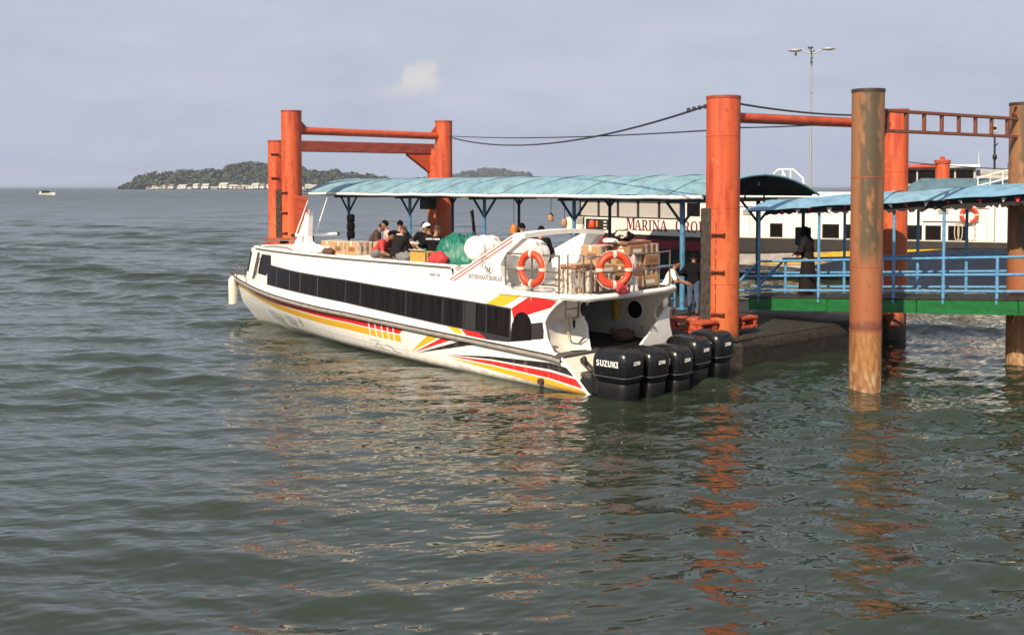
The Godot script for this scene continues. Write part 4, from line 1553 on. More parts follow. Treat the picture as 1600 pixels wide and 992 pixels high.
func build_ferry_far() -> void:
	var root := thing("car_ferry", "large white ferry with a navy hull and yellow stripe behind the gangway", "ferry", Transform3D(FB, F(3, 0, 3)))
	wpart("hull", fpr([[-9.8, 1.55], [-8.2, 0.62], [-5.8, 0.57], [-4.2, 0.42], [-2.8, 0.15], [-1.3, -0.5], [15, -0.5], [15, 1.72], [-9.8, 1.72]], 0.0, 6.0), M.hull_grey, root)
	wpart("navy_side", fpr([[-5.0, 0.62], [-4.2, 0.40], [-2.8, 0.13], [-1.3, -0.52], [15, -0.52], [15, 1.60], [1.0, 1.57], [-1.0, 1.36], [-3.2, 1.05]], -0.012, 0.03), M.hull_navy, root)
	wpart("yellow_stripe", fpr([[-7.6, 0.66], [-5.6, 0.70], [-4.6, 0.78], [-3.2, 1.05], [-1.0, 1.36], [1.0, 1.57], [1.0, 1.62], [-1.0, 1.50], [-3.2, 1.36], [-4.6, 1.24], [-5.8, 0.94]], -0.03, 0.03), M.hull_yellow, root)
	wpart("boot_line", fpr([[-8.25, 0.63], [-5.8, 0.58], [-4.2, 0.43], [-4.2, 0.36], [-5.8, 0.50], [-8.2, 0.55]], -0.02, 0.03), M.hull_black, root)
	wpart("rubbing_strake", fpr([[-9.85, 1.86], [-9.85, 1.16], [-7.5, 1.20], [-5.8, 1.28], [-3.2, 1.43], [-1.0, 1.54], [2.0, 1.63], [15.0, 1.66], [15.0, 1.86]], -0.09, 0.6), M.hull_black, root)
	wpart("deck_edge", fbx(-9.5, 15.0, 1.865, 1.895, -0.04, 5.5, 0.01), M.white_paint, root)
	wpart("superstructure", fbx(-8.6, 2.6, 1.90, 3.72, 0.0, 5.0, 0.04), M.white_paint, root)
	wpart("superstructure", fbx(2.62, 14.0, 1.90, 3.68, 0.12, 5.0, 0.04), M.white_paint, root)
	for q in [-6.64, -4.34, -3.36, -2.55, -0.98, -0.06, 0.84]:
		var wd := 0.50 if q < -6 else 0.66
		if q == -3.36 or q == -2.55: wd = 0.66
		if q == -0.98: wd = 0.72
		if q == -0.06: wd = 0.56
		var wf := wpart("window", fbx(q - 0.035, q + wd + 0.035, 1.92, 2.55, -0.014, 0.02, 0.01), M.rubber, root)
		wpart("pane", fbx(q, q + wd, 1.955, 2.515, -0.026, 0.02, 0.012), M.glass_dark, wf)
	for q in [3.2, 4.6, 6.0, 7.4]:
		wpart("window", fbx(q, q + 0.7, 1.96, 2.52, 0.09, 0.14, 0.012), M.glass_dark, root)
	wpart("drip_rail", fbx(-0.2, 2.0, 2.70, 2.745, -0.05, 0.02, 0.01), M.rail_dull, root)
	wpart("handrail", fbx(-8.4, 2.4, 3.30, 3.34, -0.06, 0.0, 0.01), M.white_trim, root)
	var seam := MB.new()
	seam = fbx(2.595, 2.62, 1.85, 3.68, -0.006, 0.02)
	wpart("panel_seam", seam, M.rail_dull, root)
	var seam2 := fbx(1.86, 1.885, 1.85, 3.2, -0.006, 0.02)
	wpart("panel_seam", seam2, M.rail_dull, root)
	for q in [-7.6, -5.2, -2.95, -1.35]:
		wpart("panel_seam", fbx(q, q + 0.018, 1.92, 3.68, -0.005, 0.02), M.rail_dull, root)
	for q in [[-7.9, 2.9], [-5.5, 3.0], [-1.6, 2.95], [0.4, 3.05]]:
		for k in 3:
			wpart("vent_louvre", fbx(q[0], q[0] + 0.42, q[1] + k * 0.07, q[1] + k * 0.07 + 0.035, -0.03, 0.02, 0.008), M.rail_dull, root)
	for q in [[-6.3, 1.93, 0.45], [-3.0, 1.93, 0.7], [-0.5, 1.93, 0.6], [1.2, 1.93, 0.9], [2.3, 1.93, 1.2]]:
		wpart("rust_run", fpr([[q[0], q[1]], [q[0] + 0.05, q[1]], [q[0] + 0.035, q[1] + q[2]], [q[0] + 0.02, q[1] + q[2]]], -0.004, 0.01), M.letter_tan, root)
	# coils of rope hung on the side, and hooks
	for cx in [1.15, 1.28, 1.70]:
		var ro := MB.new()
		var pts := []
		for k in 18:
			var an := TAU * k / 18.0
			pts.append(F(cx + 0.09 * cos(an) * (1.0 if cx < 1.5 else 1.7), 2.30 + 0.38 * sin(an), -0.05 - 0.02 * sin(an * 2.0)))
		ro.tube(pts, 0.018, 6, true)
		wpart("rope_coil", ro, M.cloth_cream, root)
	# upper works
	wpart("boat_deck", fbx(-8.8, 14.0, 3.725, 3.80, -0.15, 5.2, 0.02), M.white_paint, root)
	wpart("awning", fpr([[-1.1, 3.86], [3.5, 3.98], [3.5, 4.48], [2.6, 4.57], [-0.3, 4.58], [-0.85, 4.25]], 0.6, 2.0), M.awning_blue, root)
	wpart("awning", fpr([[-8.6, 3.80], [-1.5, 3.80], [-1.8, 3.96], [-8.4, 3.96]], 0.6, 3.0), M.white_paint, root)
	var ves := thing("harbour_vessel", "white vessel's wheelhouse with dark windows above the gangway roof", "ship", Transform3D(FB, F(0, 0, 15)))
	wpart("hull", fbx(-14.0, 9.0, -0.6, 2.6, 13.4, 18.5, 0.1), M.hull_navy, ves)
	wpart("deckhouse", fbx(-9.5, 8.0, 2.6, 3.7, 13.7, 18.0, 0.04), M.grey_panel, ves)
	wpart("bridge_house", fbx(-2.9, 2.1, 3.70, 5.24, 13.9, 17.0, 0.03), M.grey_panel, ves)
	for k in 5:
		wpart("bridge_window", fbx(-2.78 + k * 0.97, -1.90 + k * 0.97, 4.38, 5.14, 13.87, 13.95, 0.02), M.glass_dark, ves)
	wpart("bridge_roof", fbx(-3.3, 2.3, 5.245, 5.42, 13.6, 17.2, 0.03), M.white_paint, ves)
	wpart("funnel_house", fbx(2.32, 4.9, 4.05, 4.83, 13.9, 16.0, 0.03), M.grey_panel, ves)
	wpart("funnel_house", fbx(2.15, 3.8, 4.835, 5.14, 14.1, 16.0, 0.03), M.hull_grey, ves)
	wpart("engine_box", fbx(3.7, 4.65, 4.835, 5.51, 13.9, 15.4, 0.03), M.grey_panel, ves)
	var grille := MB.new()
	grille.cyl(F(4.18, 5.17, 13.9), F(4.18, 5.17, 13.86), 0.22, 0.22, 14)
	wpart("fan_grille", grille, M.motor_matt, ves)
	var ma := MB.new()
	ma.cyl(F(3.04, 5.1, 14.6), F(3.02, 7.05, 14.6), 0.06, 0.05, 8)
	ma.ball(F(3.04, 5.84, 14.6), Vector3(0.12, 0.19, 0.12))
	ma.cyl(F(3.03, 6.4, 14.6), F(3.2, 6.6, 14.6), 0.035, 0.035, 6)
	wpart("mast", ma, M.motor_matt, ves)
	var rd := MB.new()
	rd.box(F(3.0, 7.38, 14.6), Vector3(0.32, 0.42, 0.24), FB, 0.03)
	wpart("radar_head", rd, M.lamp_steel, ves)
	var ln := MB.new()
	ln.cyl(F(3.02, 7.42, 14.48), F(3.02, 7.42, 14.44), 0.085, 0.085, 12)
	wpart("lens", ln, M.glass_dark, ves)
	var wa := MB.new()
	wa.cyl(F(2.25, 5.3, 14.6), F(2.24, 6.2, 14.6), 0.016, 0.010, 5)
	wpart("whip_aerial", wa, M.white_paint, ves)
	# sloping white stair with rails
	var stp := MB.new()
	for off in [0.0, 0.34, 0.68]:
		stp.cyl(F(1.9, 3.90 + off, 0.45), F(3.9, 4.45 + off, 0.45), 0.028, 0.028, 6)
	for k in 5:
		var u := k / 4.0
		stp.cyl(F(lerpf(1.95, 3.85, u), lerpf(3.9, 4.45, u), 0.45), F(lerpf(1.95, 3.85, u), lerpf(4.6, 5.12, u), 0.45), 0.026, 0.026, 6)
	wpart("stair_rail", stp, M.white_paint, root)
	# low white rail at the forward end
	var fr := MB.new()
	fr.tube([F(-6.75, 4.0, 1.2), F(-6.7, 4.85, 1.2), F(-6.5, 5.02, 1.2), F(-5.85, 5.02, 1.2), F(-5.4, 4.62, 1.2), F(-5.3, 4.0, 1.2)], 0.04, 8)
	fr.cyl(F(-6.35, 4.0, 1.2), F(-6.3, 5.0, 1.2), 0.035, 0.035, 6)
	fr.cyl(F(-5.95, 4.0, 1.2), F(-5.95, 5.0, 1.2), 0.035, 0.035, 6)
	fr.cyl(F(-6.3, 4.95, 1.2), F(-6.15, 4.6, 1.2), 0.03, 0.03, 6)
	wpart("bow_rail", fr, M.white_paint, root)
	# lifebuoy on the side
	var lb := thing("lifebuoy", "orange lifebuoy hung on the white ferry side below the gangway roof", "lifebuoy", Transform3D(FB, F(1.62, 3.02, -0.12)), "")
	make_ring(lb, 0.30, 0.075)

func make_ring(root: Node3D, r: float, tr: float) -> void:
	# a ring in its own XY plane with four pale tapes and a grab line
	var rows := []
	for i in 33:
		var a := TAU * i / 32.0
		var row := PackedVector3Array()
		for k in 13:
			var b := TAU * k / 12.0
			row.append(Vector3(cos(a) * (r + tr * cos(b)), sin(a) * (r + tr * cos(b)), sin(b) * tr * 0.8))
		rows.append(row)
	var mb := MB.new()
	for i in 32:
		for k in 12:
			var q := [rows[i][k], rows[i][k + 1], rows[i + 1][k + 1], rows[i + 1][k]]
			var m := []
			for e in [[i, k], [i, k + 1], [i + 1, k + 1], [i + 1, k]]:
				var a: float = TAU * e[0] / 32.0
				var p: Vector3 = rows[e[0]][e[1]]
				m.append((p - Vector3(cos(a), sin(a), 0) * r).normalized())
			mb.tri(q[0], q[1], q[2], m[0], m[1], m[2])
			mb.tri(q[0], q[2], q[3], m[0], m[2], m[3])
	var rn := part("ring", mb, M.buoy, root)
	for k in 4:
		var a := TAU * k / 4.0 + PI * 0.5
		var tb := MB.new()
		for e in 3:
			var a2 := a + (e - 1.0) * 0.07
			var pts := []
			for j in 13:
				var b := TAU * j / 12.0
				pts.append(Vector3(cos(a2) * (r + (tr + 0.004) * cos(b)), sin(a2) * (r + (tr + 0.004) * cos(b)), sin(b) * (tr * 0.8 + 0.004)))
			tb.tube(pts, 0.012, 5)
		part("tape", tb, M.tape, rn)
	var gl := []
	for k in 33:
		var a := TAU * k / 32.0
		gl.append(Vector3(cos(a), sin(a), 0) * (r + tr * (1.02 + 0.28 * absf(sin(a * 2.0)))))
	var lm := MB.new()
	lm.tube(gl, 0.009, 5, true)
	part("grab_line", lm, M.cloth_cream, rn)

func build_lamp_and_quay() -> void:
	var q := MB.new()
	q.box(Vector3(34.0, 0.55, -76.0), Vector3(46.0, 3.2, 14.0), Basis(), 0.05)
	solo("quay", "grey concrete quay far behind the ferries carrying the lamp mast", "quay", q, M.concrete)
	var root := thing("lamp_mast", "tall thin lamp mast with four lamp heads above the ferry", "street lamp", Transform3D(Basis.from_scale(Vector3.ONE * 1.2), Vector3(20.4, 2.15, -70.0)))
	var p := MB.new()
	p.cyl(Vector3(0, 0, 0), Vector3(0, 4.5, 0), 0.075, 0.065, 10)
	p.cyl(Vector3(0, 4.5, 0), Vector3(0, 9.4, 0), 0.055, 0.045, 10)
	part("pole", p, M.lamp_steel, root)
	for y in [4.5, 7.05, 8.75, 9.0]:
		var co := MB.new()
		co.cyl(Vector3(0, y, 0), Vector3(0, y + 0.07, 0), 0.09, 0.09, 10)
		part("collar", co, M.lamp_steel, root)
	for k in 4:
		var an := 0.35 + TAU * k / 4.0
		var d := Vector3(cos(an), 0, sin(an))
		var ar := MB.new()
		ar.cyl(Vector3(0, 9.25, 0), d * 0.62 + Vector3(0, 9.48, 0), 0.045, 0.035, 8)
		var am := part("arm", ar, M.lamp_steel, root)
		var hd := MB.new()
		hd.ball(d * 0.92 + Vector3(0, 9.50, 0), Vector3(0.40, 0.08, 0.16), Basis(d, Vector3.UP, d.cross(Vector3.UP)), 12, 8)
		part("lamp_head", hd, M.lamp_steel, am)
		var ls := MB.new()
		ls.ball(d * 0.98 + Vector3(0, 9.455, 0), Vector3(0.26, 0.06, 0.12), Basis(d, Vector3.UP, d.cross(Vector3.UP)), 10, 6)
		part("lens", ls, M.grey_panel, am)
	var cam := MB.new()
	cam.cyl(Vector3(-0.98, 9.1, 0.3), Vector3(-0.98, 9.28, 0.3), 0.05, 0.06, 8)
	cam.cyl(Vector3(-0.6, 9.42, 0.25), Vector3(-0.98, 9.28, 0.3), 0.015, 0.015, 5)
	part("hanging_sensor", cam, M.motor_matt, root)

func build_small_boat() -> void:
	# far out at left
	var c := Vector3(-235.0, 0, -517.0)
	var root := thing("motor_boat", "tiny white motor boat with a dark cabin far out at left", "motor boat", at(c))
	var rows := []
	for i in 9:
		var u := i / 8.0
		var hb := 1.1 * (1.0 - pow(u, 3.0)) + 0.02
		var x := -4.2 + u * 8.4
		var g := 1.0 + 0.5 * u * u
		rows.append(PackedVector3Array([Vector3(x, g, hb), Vector3(x - 0.2, 0.2, hb * 0.8), Vector3(x - 0.3, -0.4, 0), Vector3(x - 0.2, 0.2, -hb * 0.8), Vector3(x, g, -hb)]))
	var hm := MB.new()
	hm.surf(rows, 1.0)
	part("hull", hm, M.gelcoat, root)
	var cb := MB.new()
	cb.box(Vector3(-1.0, 1.55, 0), Vector3(4.4, 1.1, 1.7), Basis(), 0.2)
	part("cabin", cb, M.glass_dark, root)
	var rf := MB.new()
	rf.box(Vector3(-1.6, 2.2, 0), Vector3(3.4, 0.16, 1.9), Basis(), 0.05)
	part("canopy", rf, M.hull_navy, root)
	var ou := MB.new()
	ou.box(Vector3(-4.7, 1.0, 0), Vector3(0.6, 1.7, 0.6), Basis(), 0.12)
	part("outboard_motor", ou, M.motor_black, root)
	var wh := MB.new()
	wh.box(Vector3(-2.9, 1.5, 0.86), Vector3(0.9, 0.8, 0.06), Basis(), 0.02)
	part("white_panel", wh, M.gelcoat, root)

# ---------------------------------------------------------------- the speedboat
func L(x: float, y: float, a: float) -> Vector3:
	return Vector3(x, y, -a)

var SHEER := [[0.0, 0.58], [0.67, 0.63], [1.0, 0.68], [4.0, 0.80], [6.0, 0.88], [8.0, 0.96], [9.3, 0.985], [11.0, 1.04], [12.4, 1.09], [14.3, 1.19], [16.0, 1.27], [16.86, 1.336]]
var STEM := [[-0.5, 14.4], [0.0, 15.4], [0.22, 15.79], [0.5, 16.25], [0.89, 16.56], [1.34, 16.86], [2.0, 16.86]]
var WLB := [[0.0, 1.94], [1.0, 1.93], [3.0, 1.88], [5.0, 1.74], [7.0, 1.54], [9.0, 1.32], [11.0, 1.04], [13.0, 0.74], [14.5, 0.48], [15.7, 0.25], [16.86, 0.0]]

func sheer(a: float) -> float:
	return lut(SHEER, a)

func beam(a: float) -> float:
	var t := clampf((a - 6.5) / 10.36, 0.0, 1.0)
	return 1.95 * (1.0 - pow(t, 2.3))

func hull_x(a: float, y: float) -> float:
	var l := lut(STEM, y)
	var a2 := a + (16.86 - l) * pow(clampf(a / l, 0.0, 1.0), 3.0)
	var w := clampf(y / sheer(a), 0.0, 1.0)
	w = lerpf(pow(w, 0.35), pow(w, 0.85), smoothstep(7.0, 14.0, a))
	var x := lerpf(lut(WLB, a2), beam(a2), w)
	if y < 0.0:
		x *= 1.0 + y * 0.9
	return maxf(x, 0.0)

func cab_x(a: float, y: float) -> float:
	return minf(1.87, beam(a) * 0.965 - 0.02) - (y - 1.2) * 0.035

func stern_a(y: float) -> float:
	return 0.67 * clampf(y / 0.63, 0.0, 1.1)

# a panel lying on the port cabin side, given in (forward, height), standing proud by off
func side_patch(poly: Array, off: float, hull := false) -> MB:
	var p := V2(poly)
	var mb := MB.new()
	var f := func(q: Vector2, o: float) -> Vector3:
		return L(-((hull_x(q.x, q.y) if hull else cab_x(q.x, q.y)) + o), q.y, q.x)
	var idx := Geometry2D.triangulate_polygon(p)
	for k in range(0, idx.size(), 3):
		mb.ftri(f.call(p[idx[k]], off), f.call(p[idx[k + 1]], off), f.call(p[idx[k + 2]], off), Vector3(-1, 0, 0))
	var cw := Geometry2D.is_polygon_clockwise(p)
	for i in p.size():
		var q := p[i]
		var r := p[(i + 1) % p.size()]
		var o2 := Vector2(r.y - q.y, q.x - r.x) * (-1.0 if cw else 1.0)
		mb.quad(f.call(q, off), f.call(r, off), f.call(r, off - 0.03), f.call(q, off - 0.03), Vector3(0, o2.y, -o2.x))
	return mb

# a strip on the cabin side between two height lines
func side_strip(a0: float, a1: float, top: Array, bot: Array, off: float, n: int) -> MB:
	var rows := []
	for k in [0, 1, 2, 3]:
		var row := PackedVector3Array()
		for i in n + 1:
			var a := lerpf(a0, a1, float(i) / n)
			var yt := lut(top, a)
			var yb := lut(bot, a)
			var y := yb if k < 2 else yt
			var o := off if k in [1, 2] else off - 0.03
			row.append(L(-(cab_x(a, y) + o), y, a))
		rows.append(row)
	var mb := MB.new()
	for k in 3:
		for i in n:
			mb.quad(rows[k][i], rows[k][i + 1], rows[k + 1][i + 1], rows[k + 1][i], Vector3(-1, [-1.0, 0.0, 1.0][k] * 3.0, 0))
	for i in [0, n]:
		mb.quad(rows[0][i], rows[1][i], rows[2][i], rows[3][i], Vector3(0, 0, 1.0 if (i == 0) == (a0 < a1) else -1.0))
	return mb

func livery() -> ImageTexture:
	# flat paint on the topsides: forward distance 0 .. 17.2 m, height -0.3 .. 1.5 m
	var w := 2048
	var h := 256
	var img := Image.create_empty(w, h, false, Image.FORMAT_RGB8)
	img.fill(Color(0.80, 0.785, 0.75).linear_to_srgb())
	var red := Color(0.66, 0.022, 0.022)
	var yel := Color(0.70, 0.40, 0.025)
	var blk := Color(0.020, 0.018, 0.020)
	var wht := Color(0.80, 0.785, 0.75)
	var line := Color(0.40, 0.38, 0.38)
	var shapes := []
	# bow stripes, following the sheer
	var rt := []
	var rb := []
	var yt := []
	var yb := []
	for i in 40:
		var a := lerpf(5.72, 16.6, i / 39.0)
		var k := smoothstep(16.6, 11.0, a)
		rt.append([a, sheer(a) - lerpf(0.10, 0.06, k)])
		rb.append([a, sheer(a) - lerpf(0.16, 0.235, k)])
		yt.append([a, sheer(a) - lerpf(0.19, 0.265, k)])
		yb.append([a, sheer(a) - lerpf(0.27, 0.435, k)])
	rb[0][0] = 5.98
	yt[0][0] = 5.92
	yb[0][0] = 5.92
	var p1 := rt.duplicate()
	var q1 := rb.duplicate()
	q1.reverse()
	p1.append_array(q1)
	shapes.append([p1, red])
	var p2 := yt.duplicate()
	var q2 := yb.duplicate()
	q2.reverse()
	p2.append_array(q2)
	shapes.append([p2, yel])
	for a in [7.12, 6.86, 6.61, 6.37, 6.15]:
		shapes.append([[[a, 0.90], [a + 0.05, 0.90], [a + 0.05, 0.34], [a, 0.34]], wht])
	# thin outline figures under the bars
	for q in [[[7.20, 0.38], [6.80, 0.37], [6.80, 0.355], [7.20, 0.365]], [[7.15, 0.21], [6.45, 0.165], [6.45, 0.15], [7.15, 0.195]], [[7.05, 0.21], [6.98, 0.30], [6.86, 0.31], [6.72, 0.18], [6.75, 0.18], [6.87, 0.29], [6.97, 0.285], [7.02, 0.21]], [[6.62, 0.30], [6.36, 0.27], [6.30, 0.17], [6.0, 0.13], [6.0, 0.145], [6.28, 0.19], [6.34, 0.285], [6.62, 0.315]]]:
		shapes.append([q, blk.lerp(wht, 0.1)])
	# the first fan, sweeping up and aft
	shapes.append([[[5.60, 0.235], [4.87, 0.74], [4.46, 0.73]], yel])
	shapes.append([[[5.50, 0.235], [4.36, 0.73], [4.02, 0.71]], red])
	shapes.append([[[5.40, 0.235], [3.76, 0.705], [3.20, 0.69]], blk])
	# the second fan, sweeping down and aft
	shapes.append([[[4.30, 0.335], [2.8, 0.47], [1.01, 0.545], [0.56, 0.49], [0.36, 0.33], [1.01, 0.40], [2.8, 0.405]], blk])
	shapes.append([[[4.30, 0.315], [2.8, 0.375], [1.01, 0.355], [0.30, 0.285], [0.12, 0.115], [1.01, 0.215], [2.8, 0.29]], red])
	shapes.append([[[4.25, 0.270], [2.8, 0.265], [1.01, 0.185], [0.10, 0.075], [0.0, -0.06], [1.01, 0.035], [2.8, 0.17]], yel])
	# fine boot line along the bow
	var bl := []
	var bb := []
	for i in 20:
		var a := lerpf(5.6, 15.8, i / 19.0)
		bl.append([a, lerpf(0.25, 0.60, pow(i / 19.0, 1.4)) + 0.011])
		bb.append([a, lerpf(0.25, 0.60, pow(i / 19.0, 1.4))])
	bb.reverse()
	bl.append_array(bb)
	shapes.append([bl, line])
	for s in shapes:
		var poly := PackedVector2Array()
		for q in s[0]:
			poly.append(Vector2(q[0] / 17.2 * w, (1.5 - q[1]) / 1.8 * h))
		fill_poly(img, poly, s[1])
	# scum at the waterline, runs below the rail, scuffs
	var gn := FastNoiseLite.new()
	gn.seed = 19
	gn.frequency = 1.0
	gn.fractal_octaves = 4
	for x in w:
		var a := float(x) / w * 17.2
		var run := smoothstep(0.10, 0.45, gn.get_noise_2d(a * 5.0, 3.0))
		for y in h:
			var hy := 1.5 - float(y) / h * 1.8
			var o := img.get_pixel(x, y).srgb_to_linear()
			var scum := smoothstep(0.16, 0.02, hy + 0.10 * gn.get_noise_2d(a * 3.0, hy * 6.0)) * 0.45
			o = o.lerp(Color(0.30, 0.22, 0.12), scum)
			var sc := smoothstep(0.25, 0.6, gn.get_noise_2d(a * 2.0 + 50.0, hy * 14.0)) * 0.16
			o = o.lerp(Color(0.42, 0.36, 0.28), sc + run * 0.18 * smoothstep(0.95, 0.2, hy))
			img.set_pixel(x, y, o.linear_to_srgb())
	return ImageTexture.create_from_image(img)

func fill_poly(img: Image, p: PackedVector2Array, lin: Color) -> void:
	var w := img.get_width()
	var h := img.get_height()
	var y0 := INF
	var y1 := -INF
	for q in p:
		y0 = minf(y0, q.y)
		y1 = maxf(y1, q.y)
	for y in range(maxi(int(y0), 0), mini(int(y1) + 1, h - 1) + 1):
		var cov := {}
		for sub in 4:
			var yy := y + (sub + 0.5) / 4.0
			var xs := []
			for i in p.size():
				var a := p[i]
				var b := p[(i + 1) % p.size()]
				if (a.y <= yy) != (b.y <= yy):
					xs.append(a.x + (yy - a.y) / (b.y - a.y) * (b.x - a.x))
			xs.sort()
			for k in range(0, xs.size() - 1, 2):
				for x in range(maxi(int(xs[k]), 0), mini(int(xs[k + 1]), w - 1) + 1):
					var c: float = minf(x + 1.0, xs[k + 1]) - maxf(x, xs[k])
					cov[x] = cov.get(x, 0.0) + clampf(c, 0.0, 1.0) * 0.25
		for x in cov:
			var o := img.get_pixel(x, y).srgb_to_linear()
			img.set_pixel(x, y, o.lerp(lin, minf(cov[x], 1.0)).linear_to_srgb())

func build_speedboat() -> void:
	var root := thing("speedboat", "long white speedboat with black window band and red and yellow stripes", "speedboat", BT)
	# --- hull
	var paint := mat("topsides", 1, 1, 1, 0.28)
	paint.albedo_texture = livery()
	for sd in [-1.0, 1.0]:
		var rows := []
		var uvs := []
		for k in 15:
			var v := k / 14.0
			var row := PackedVector3Array()
			var ur := PackedVector2Array()
			for i in 73:
				var tt := i / 72.0
				var y := lerpf(-0.45, sheer(tt * 16.86), v)
				var a := lerpf(stern_a(y), lut(STEM, y), tt)
				row.append(L(sd * hull_x(a, y), y, a))
				ur.append(Vector2(a / 17.2, (1.5 - y) / 1.8))
			rows.append(row)
			uvs.append(ur)
		var mb := MB.new()
		mb.surf(rows, 1.0, uvs)
		if mb.n[mb.n.size() / 2].x * sd < 0:
			mb = MB.new()
			mb.surf(rows, -1.0, uvs)
		part("hull_side", mb, paint if sd < 0 else M.gelcoat, root)
		# rubbing rail along the sheer
		for q in [[0.012, -0.092, 0.050, "rub_grey", "rubbing_rail"], [0.046, 0.016, 0.026, "rub_dark", "rail_insert"]]:
			var prof := []
			for e in [[q[0], 0.0], [q[0] - 0.012, q[2]], [(q[0] + q[1]) * 0.5, q[2] + 0.012], [q[1] + 0.012, q[2]], [q[1], 0.0]]:
				var row := PackedVector3Array()
				for i in 60:
					var a := lerpf(0.70, 16.84, i / 59.0)
					var y: float = sheer(a) + e[0]
					row.append(L(sd * (beam(a) + e[1]) , y, a + e[1] * smoothstep(15.0, 16.8, a)))
				prof.append(row)
			var rb := MB.new()
			rb.surf(prof, 1.0)
			if rb.n[rb.n.size() / 2].x * sd < 0:
				rb = MB.new()
				rb.surf(prof, -1.0)
			part(q[4], rb, M[q[3]], root)
		# side deck between the rail and the cabin
		var sdk := []
		for e in [0.0, 0.5, 1.0]:
			var row := PackedVector3Array()
			for i in 60:
				var a := lerpf(0.9, 16.6, i / 59.0)
				var xo := beam(a)
				var xi := cab_x(a, 1.2) - 0.03 if a < 14.6 else 0.0
				row.append(L(sd * lerpf(xo, maxf(xi, 0.0), e), sheer(a) + 0.03 + 0.05 * e, a))
			sdk.append(row)
		var dm := MB.new()
		dm.surf(sdk, 1.0)
		if dm.n[0].y < 0:
			dm = MB.new()
			dm.surf(sdk, -1.0)
		part("side_deck", dm, M.gelcoat, root)
	# raked transom, and the step deck on top of it
	var tr := []
	for k in 9:
		var y := lerpf(-0.45, 0.66, k / 8.0)
		var row := PackedVector3Array()
		for i in 13:
			row.append(L(lerpf(-1.0, 1.0, i / 12.0) * hull_x(stern_a(y), minf(y, 0.6)) * 0.998, y, stern_a(y)))
		tr.append(row)
	var tm := MB.new()
	tm.surf(tr, 1.0)
	if tm.n[0].z < 0:
		tm = MB.new()
		tm.surf(tr, -1.0)
	part("transom", tm, M.gelcoat_worn, root)
	var sdm := MB.new()
	sdm.box(L(0, 0.685, 1.02), Vector3(3.84, 0.05, 0.66), Basis(), 0.015)
	part("step_deck", sdm, M.rub_dark, root)
	for q in [[-1.93, 0.64, 0.66], [1.93, 0.64, 0.66]]:
		var eg := MB.new()
		eg.tube([L(q[0] * 0.995, 0.66, 0.72), L(q[0] * 0.99, 0.36, 0.40), L(q[0] * 0.985, 0.0, 0.01), L(q[0] * 0.97, -0.2, 0.0)], 0.035, 8)
		part("corner_trim", eg, M.gelcoat, root)
	var bz := MB.new()
	bz.box(L(-1.55, 0.34, 0.22), Vector3(0.42, 0.13, 0.28), Basis(), 0.02)
	part("trim_step", bz, M.rub_dark, root)
	var dr := MB.new()
	dr.cyl(L(-1.90, 0.13, 1.25), L(-2.02, 0.12, 1.25), 0.07, 0.07, 12)
	part("drain", dr, M.bollard, root)
	var hs := MB.new()
	hs.tube([L(-1.45, 0.62, 0.60), L(-1.35, 0.50, 0.48), L(-1.30, 0.35, 0.30), L(-1.15, 0.22, 0.10), L(-1.05, 0.3, -0.1)], 0.035, 8)
	hs.tube([L(-1.50, 0.58, 0.56), L(-1.42, 0.40, 0.40), L(-1.32, 0.24, 0.2), L(-1.2, 0.2, 0.05)], 0.025, 8)
	hs.ball(L(-1.42, 0.56, 0.53), Vector3(0.07, 0.12, 0.06))
	part("control_hose", hs, M.rubber, root)
	# --- cabin sides
	for sd in [-1.0, 1.0]:
		var rows := []
		for k in 13:
			var v := k / 12.0
			var row := PackedVector3Array()
			for i in 61:
				var tt := i / 60.0
				var an := lerpf(2.5, 14.2, tt)
				var top := 2.37 if an > 4.2 else 1.98
				var y := lerpf(sheer(an) - 0.02, top, v)
				var a := lerpf(2.5, 14.55 - (y - 1.25) * 0.55, tt)
				row.append(L(sd * cab_x(a, y), y, a))
			rows.append(row)
		var mb := MB.new()
		mb.surf(rows, 1.0)
		if mb.n[mb.n.size() / 2].x * sd < 0:
			mb = MB.new()
			mb.surf(rows, -1.0)
		part("cabin_side", mb, M.gelcoat, root)
	# the port side aft, cut back in a curve
	var cut := [[0.62, 0.80], [0.72, 0.98], [1.0, 1.18], [1.35, 1.27], [1.55, 1.15], [1.75, 0.95], [1.88, 0.74]]
	var ca := []
	for k in 15:
		var y := lerpf(0.62, 1.90, k / 14.0)
		var row := PackedVector3Array()
		for i in 9:
			var a := lerpf(lut(cut, y), 2.5, i / 8.0)
			row.append(L(-cab_x(a, y), y, a))
		ca.append(row)
	var cm := MB.new()
	cm.surf(ca, 1.0)
	if cm.n[0].x > 0:
		cm = MB.new()
		cm.surf(ca, -1.0)
	part("cabin_side", cm, M.gelcoat, root)
	# the aft facing bulkhead at the port corner
	var inner := [[0.66, -0.92], [0.85, -0.80], [1.0, -0.72], [1.2, -0.68], [1.5, -0.84], [1.85, -1.06]]
	var bh := []
	for k in 17:
		var y := lerpf(0.70, 1.88, k / 16.0)
		var row := PackedVector3Array()
		for i in 11:
			var u := i / 10.0
			var x := lerpf(-cab_x(1.2, y), lut(inner, y), u)
			row.append(L(x, y, lut(cut, y) - 0.15 * u + 0.16 * sin(u * PI)))
		bh.append(row)
	var bm := MB.new()
	bm.surf(bh, 1.0)
	if bm.n[60].z < 0:
		bm = MB.new()
		bm.surf(bh, -1.0)
	part("bulkhead", bm, M.gelcoat_worn, root)
	var lip := MB.new()
	var lp := []
	for k in 15:
		var y := lerpf(0.70, 1.86, k / 14.0)
		lp.append(L(-cab_x(1.2, y), y, lut(cut, y)))
	lip.tube(lp, 0.035, 8)
	var lp2 := []
	for row in bh:
		lp2.append(row[10])
	lip.tube(lp2, 0.03, 8)
	part("bulkhead_trim", lip, M.gelcoat, root)
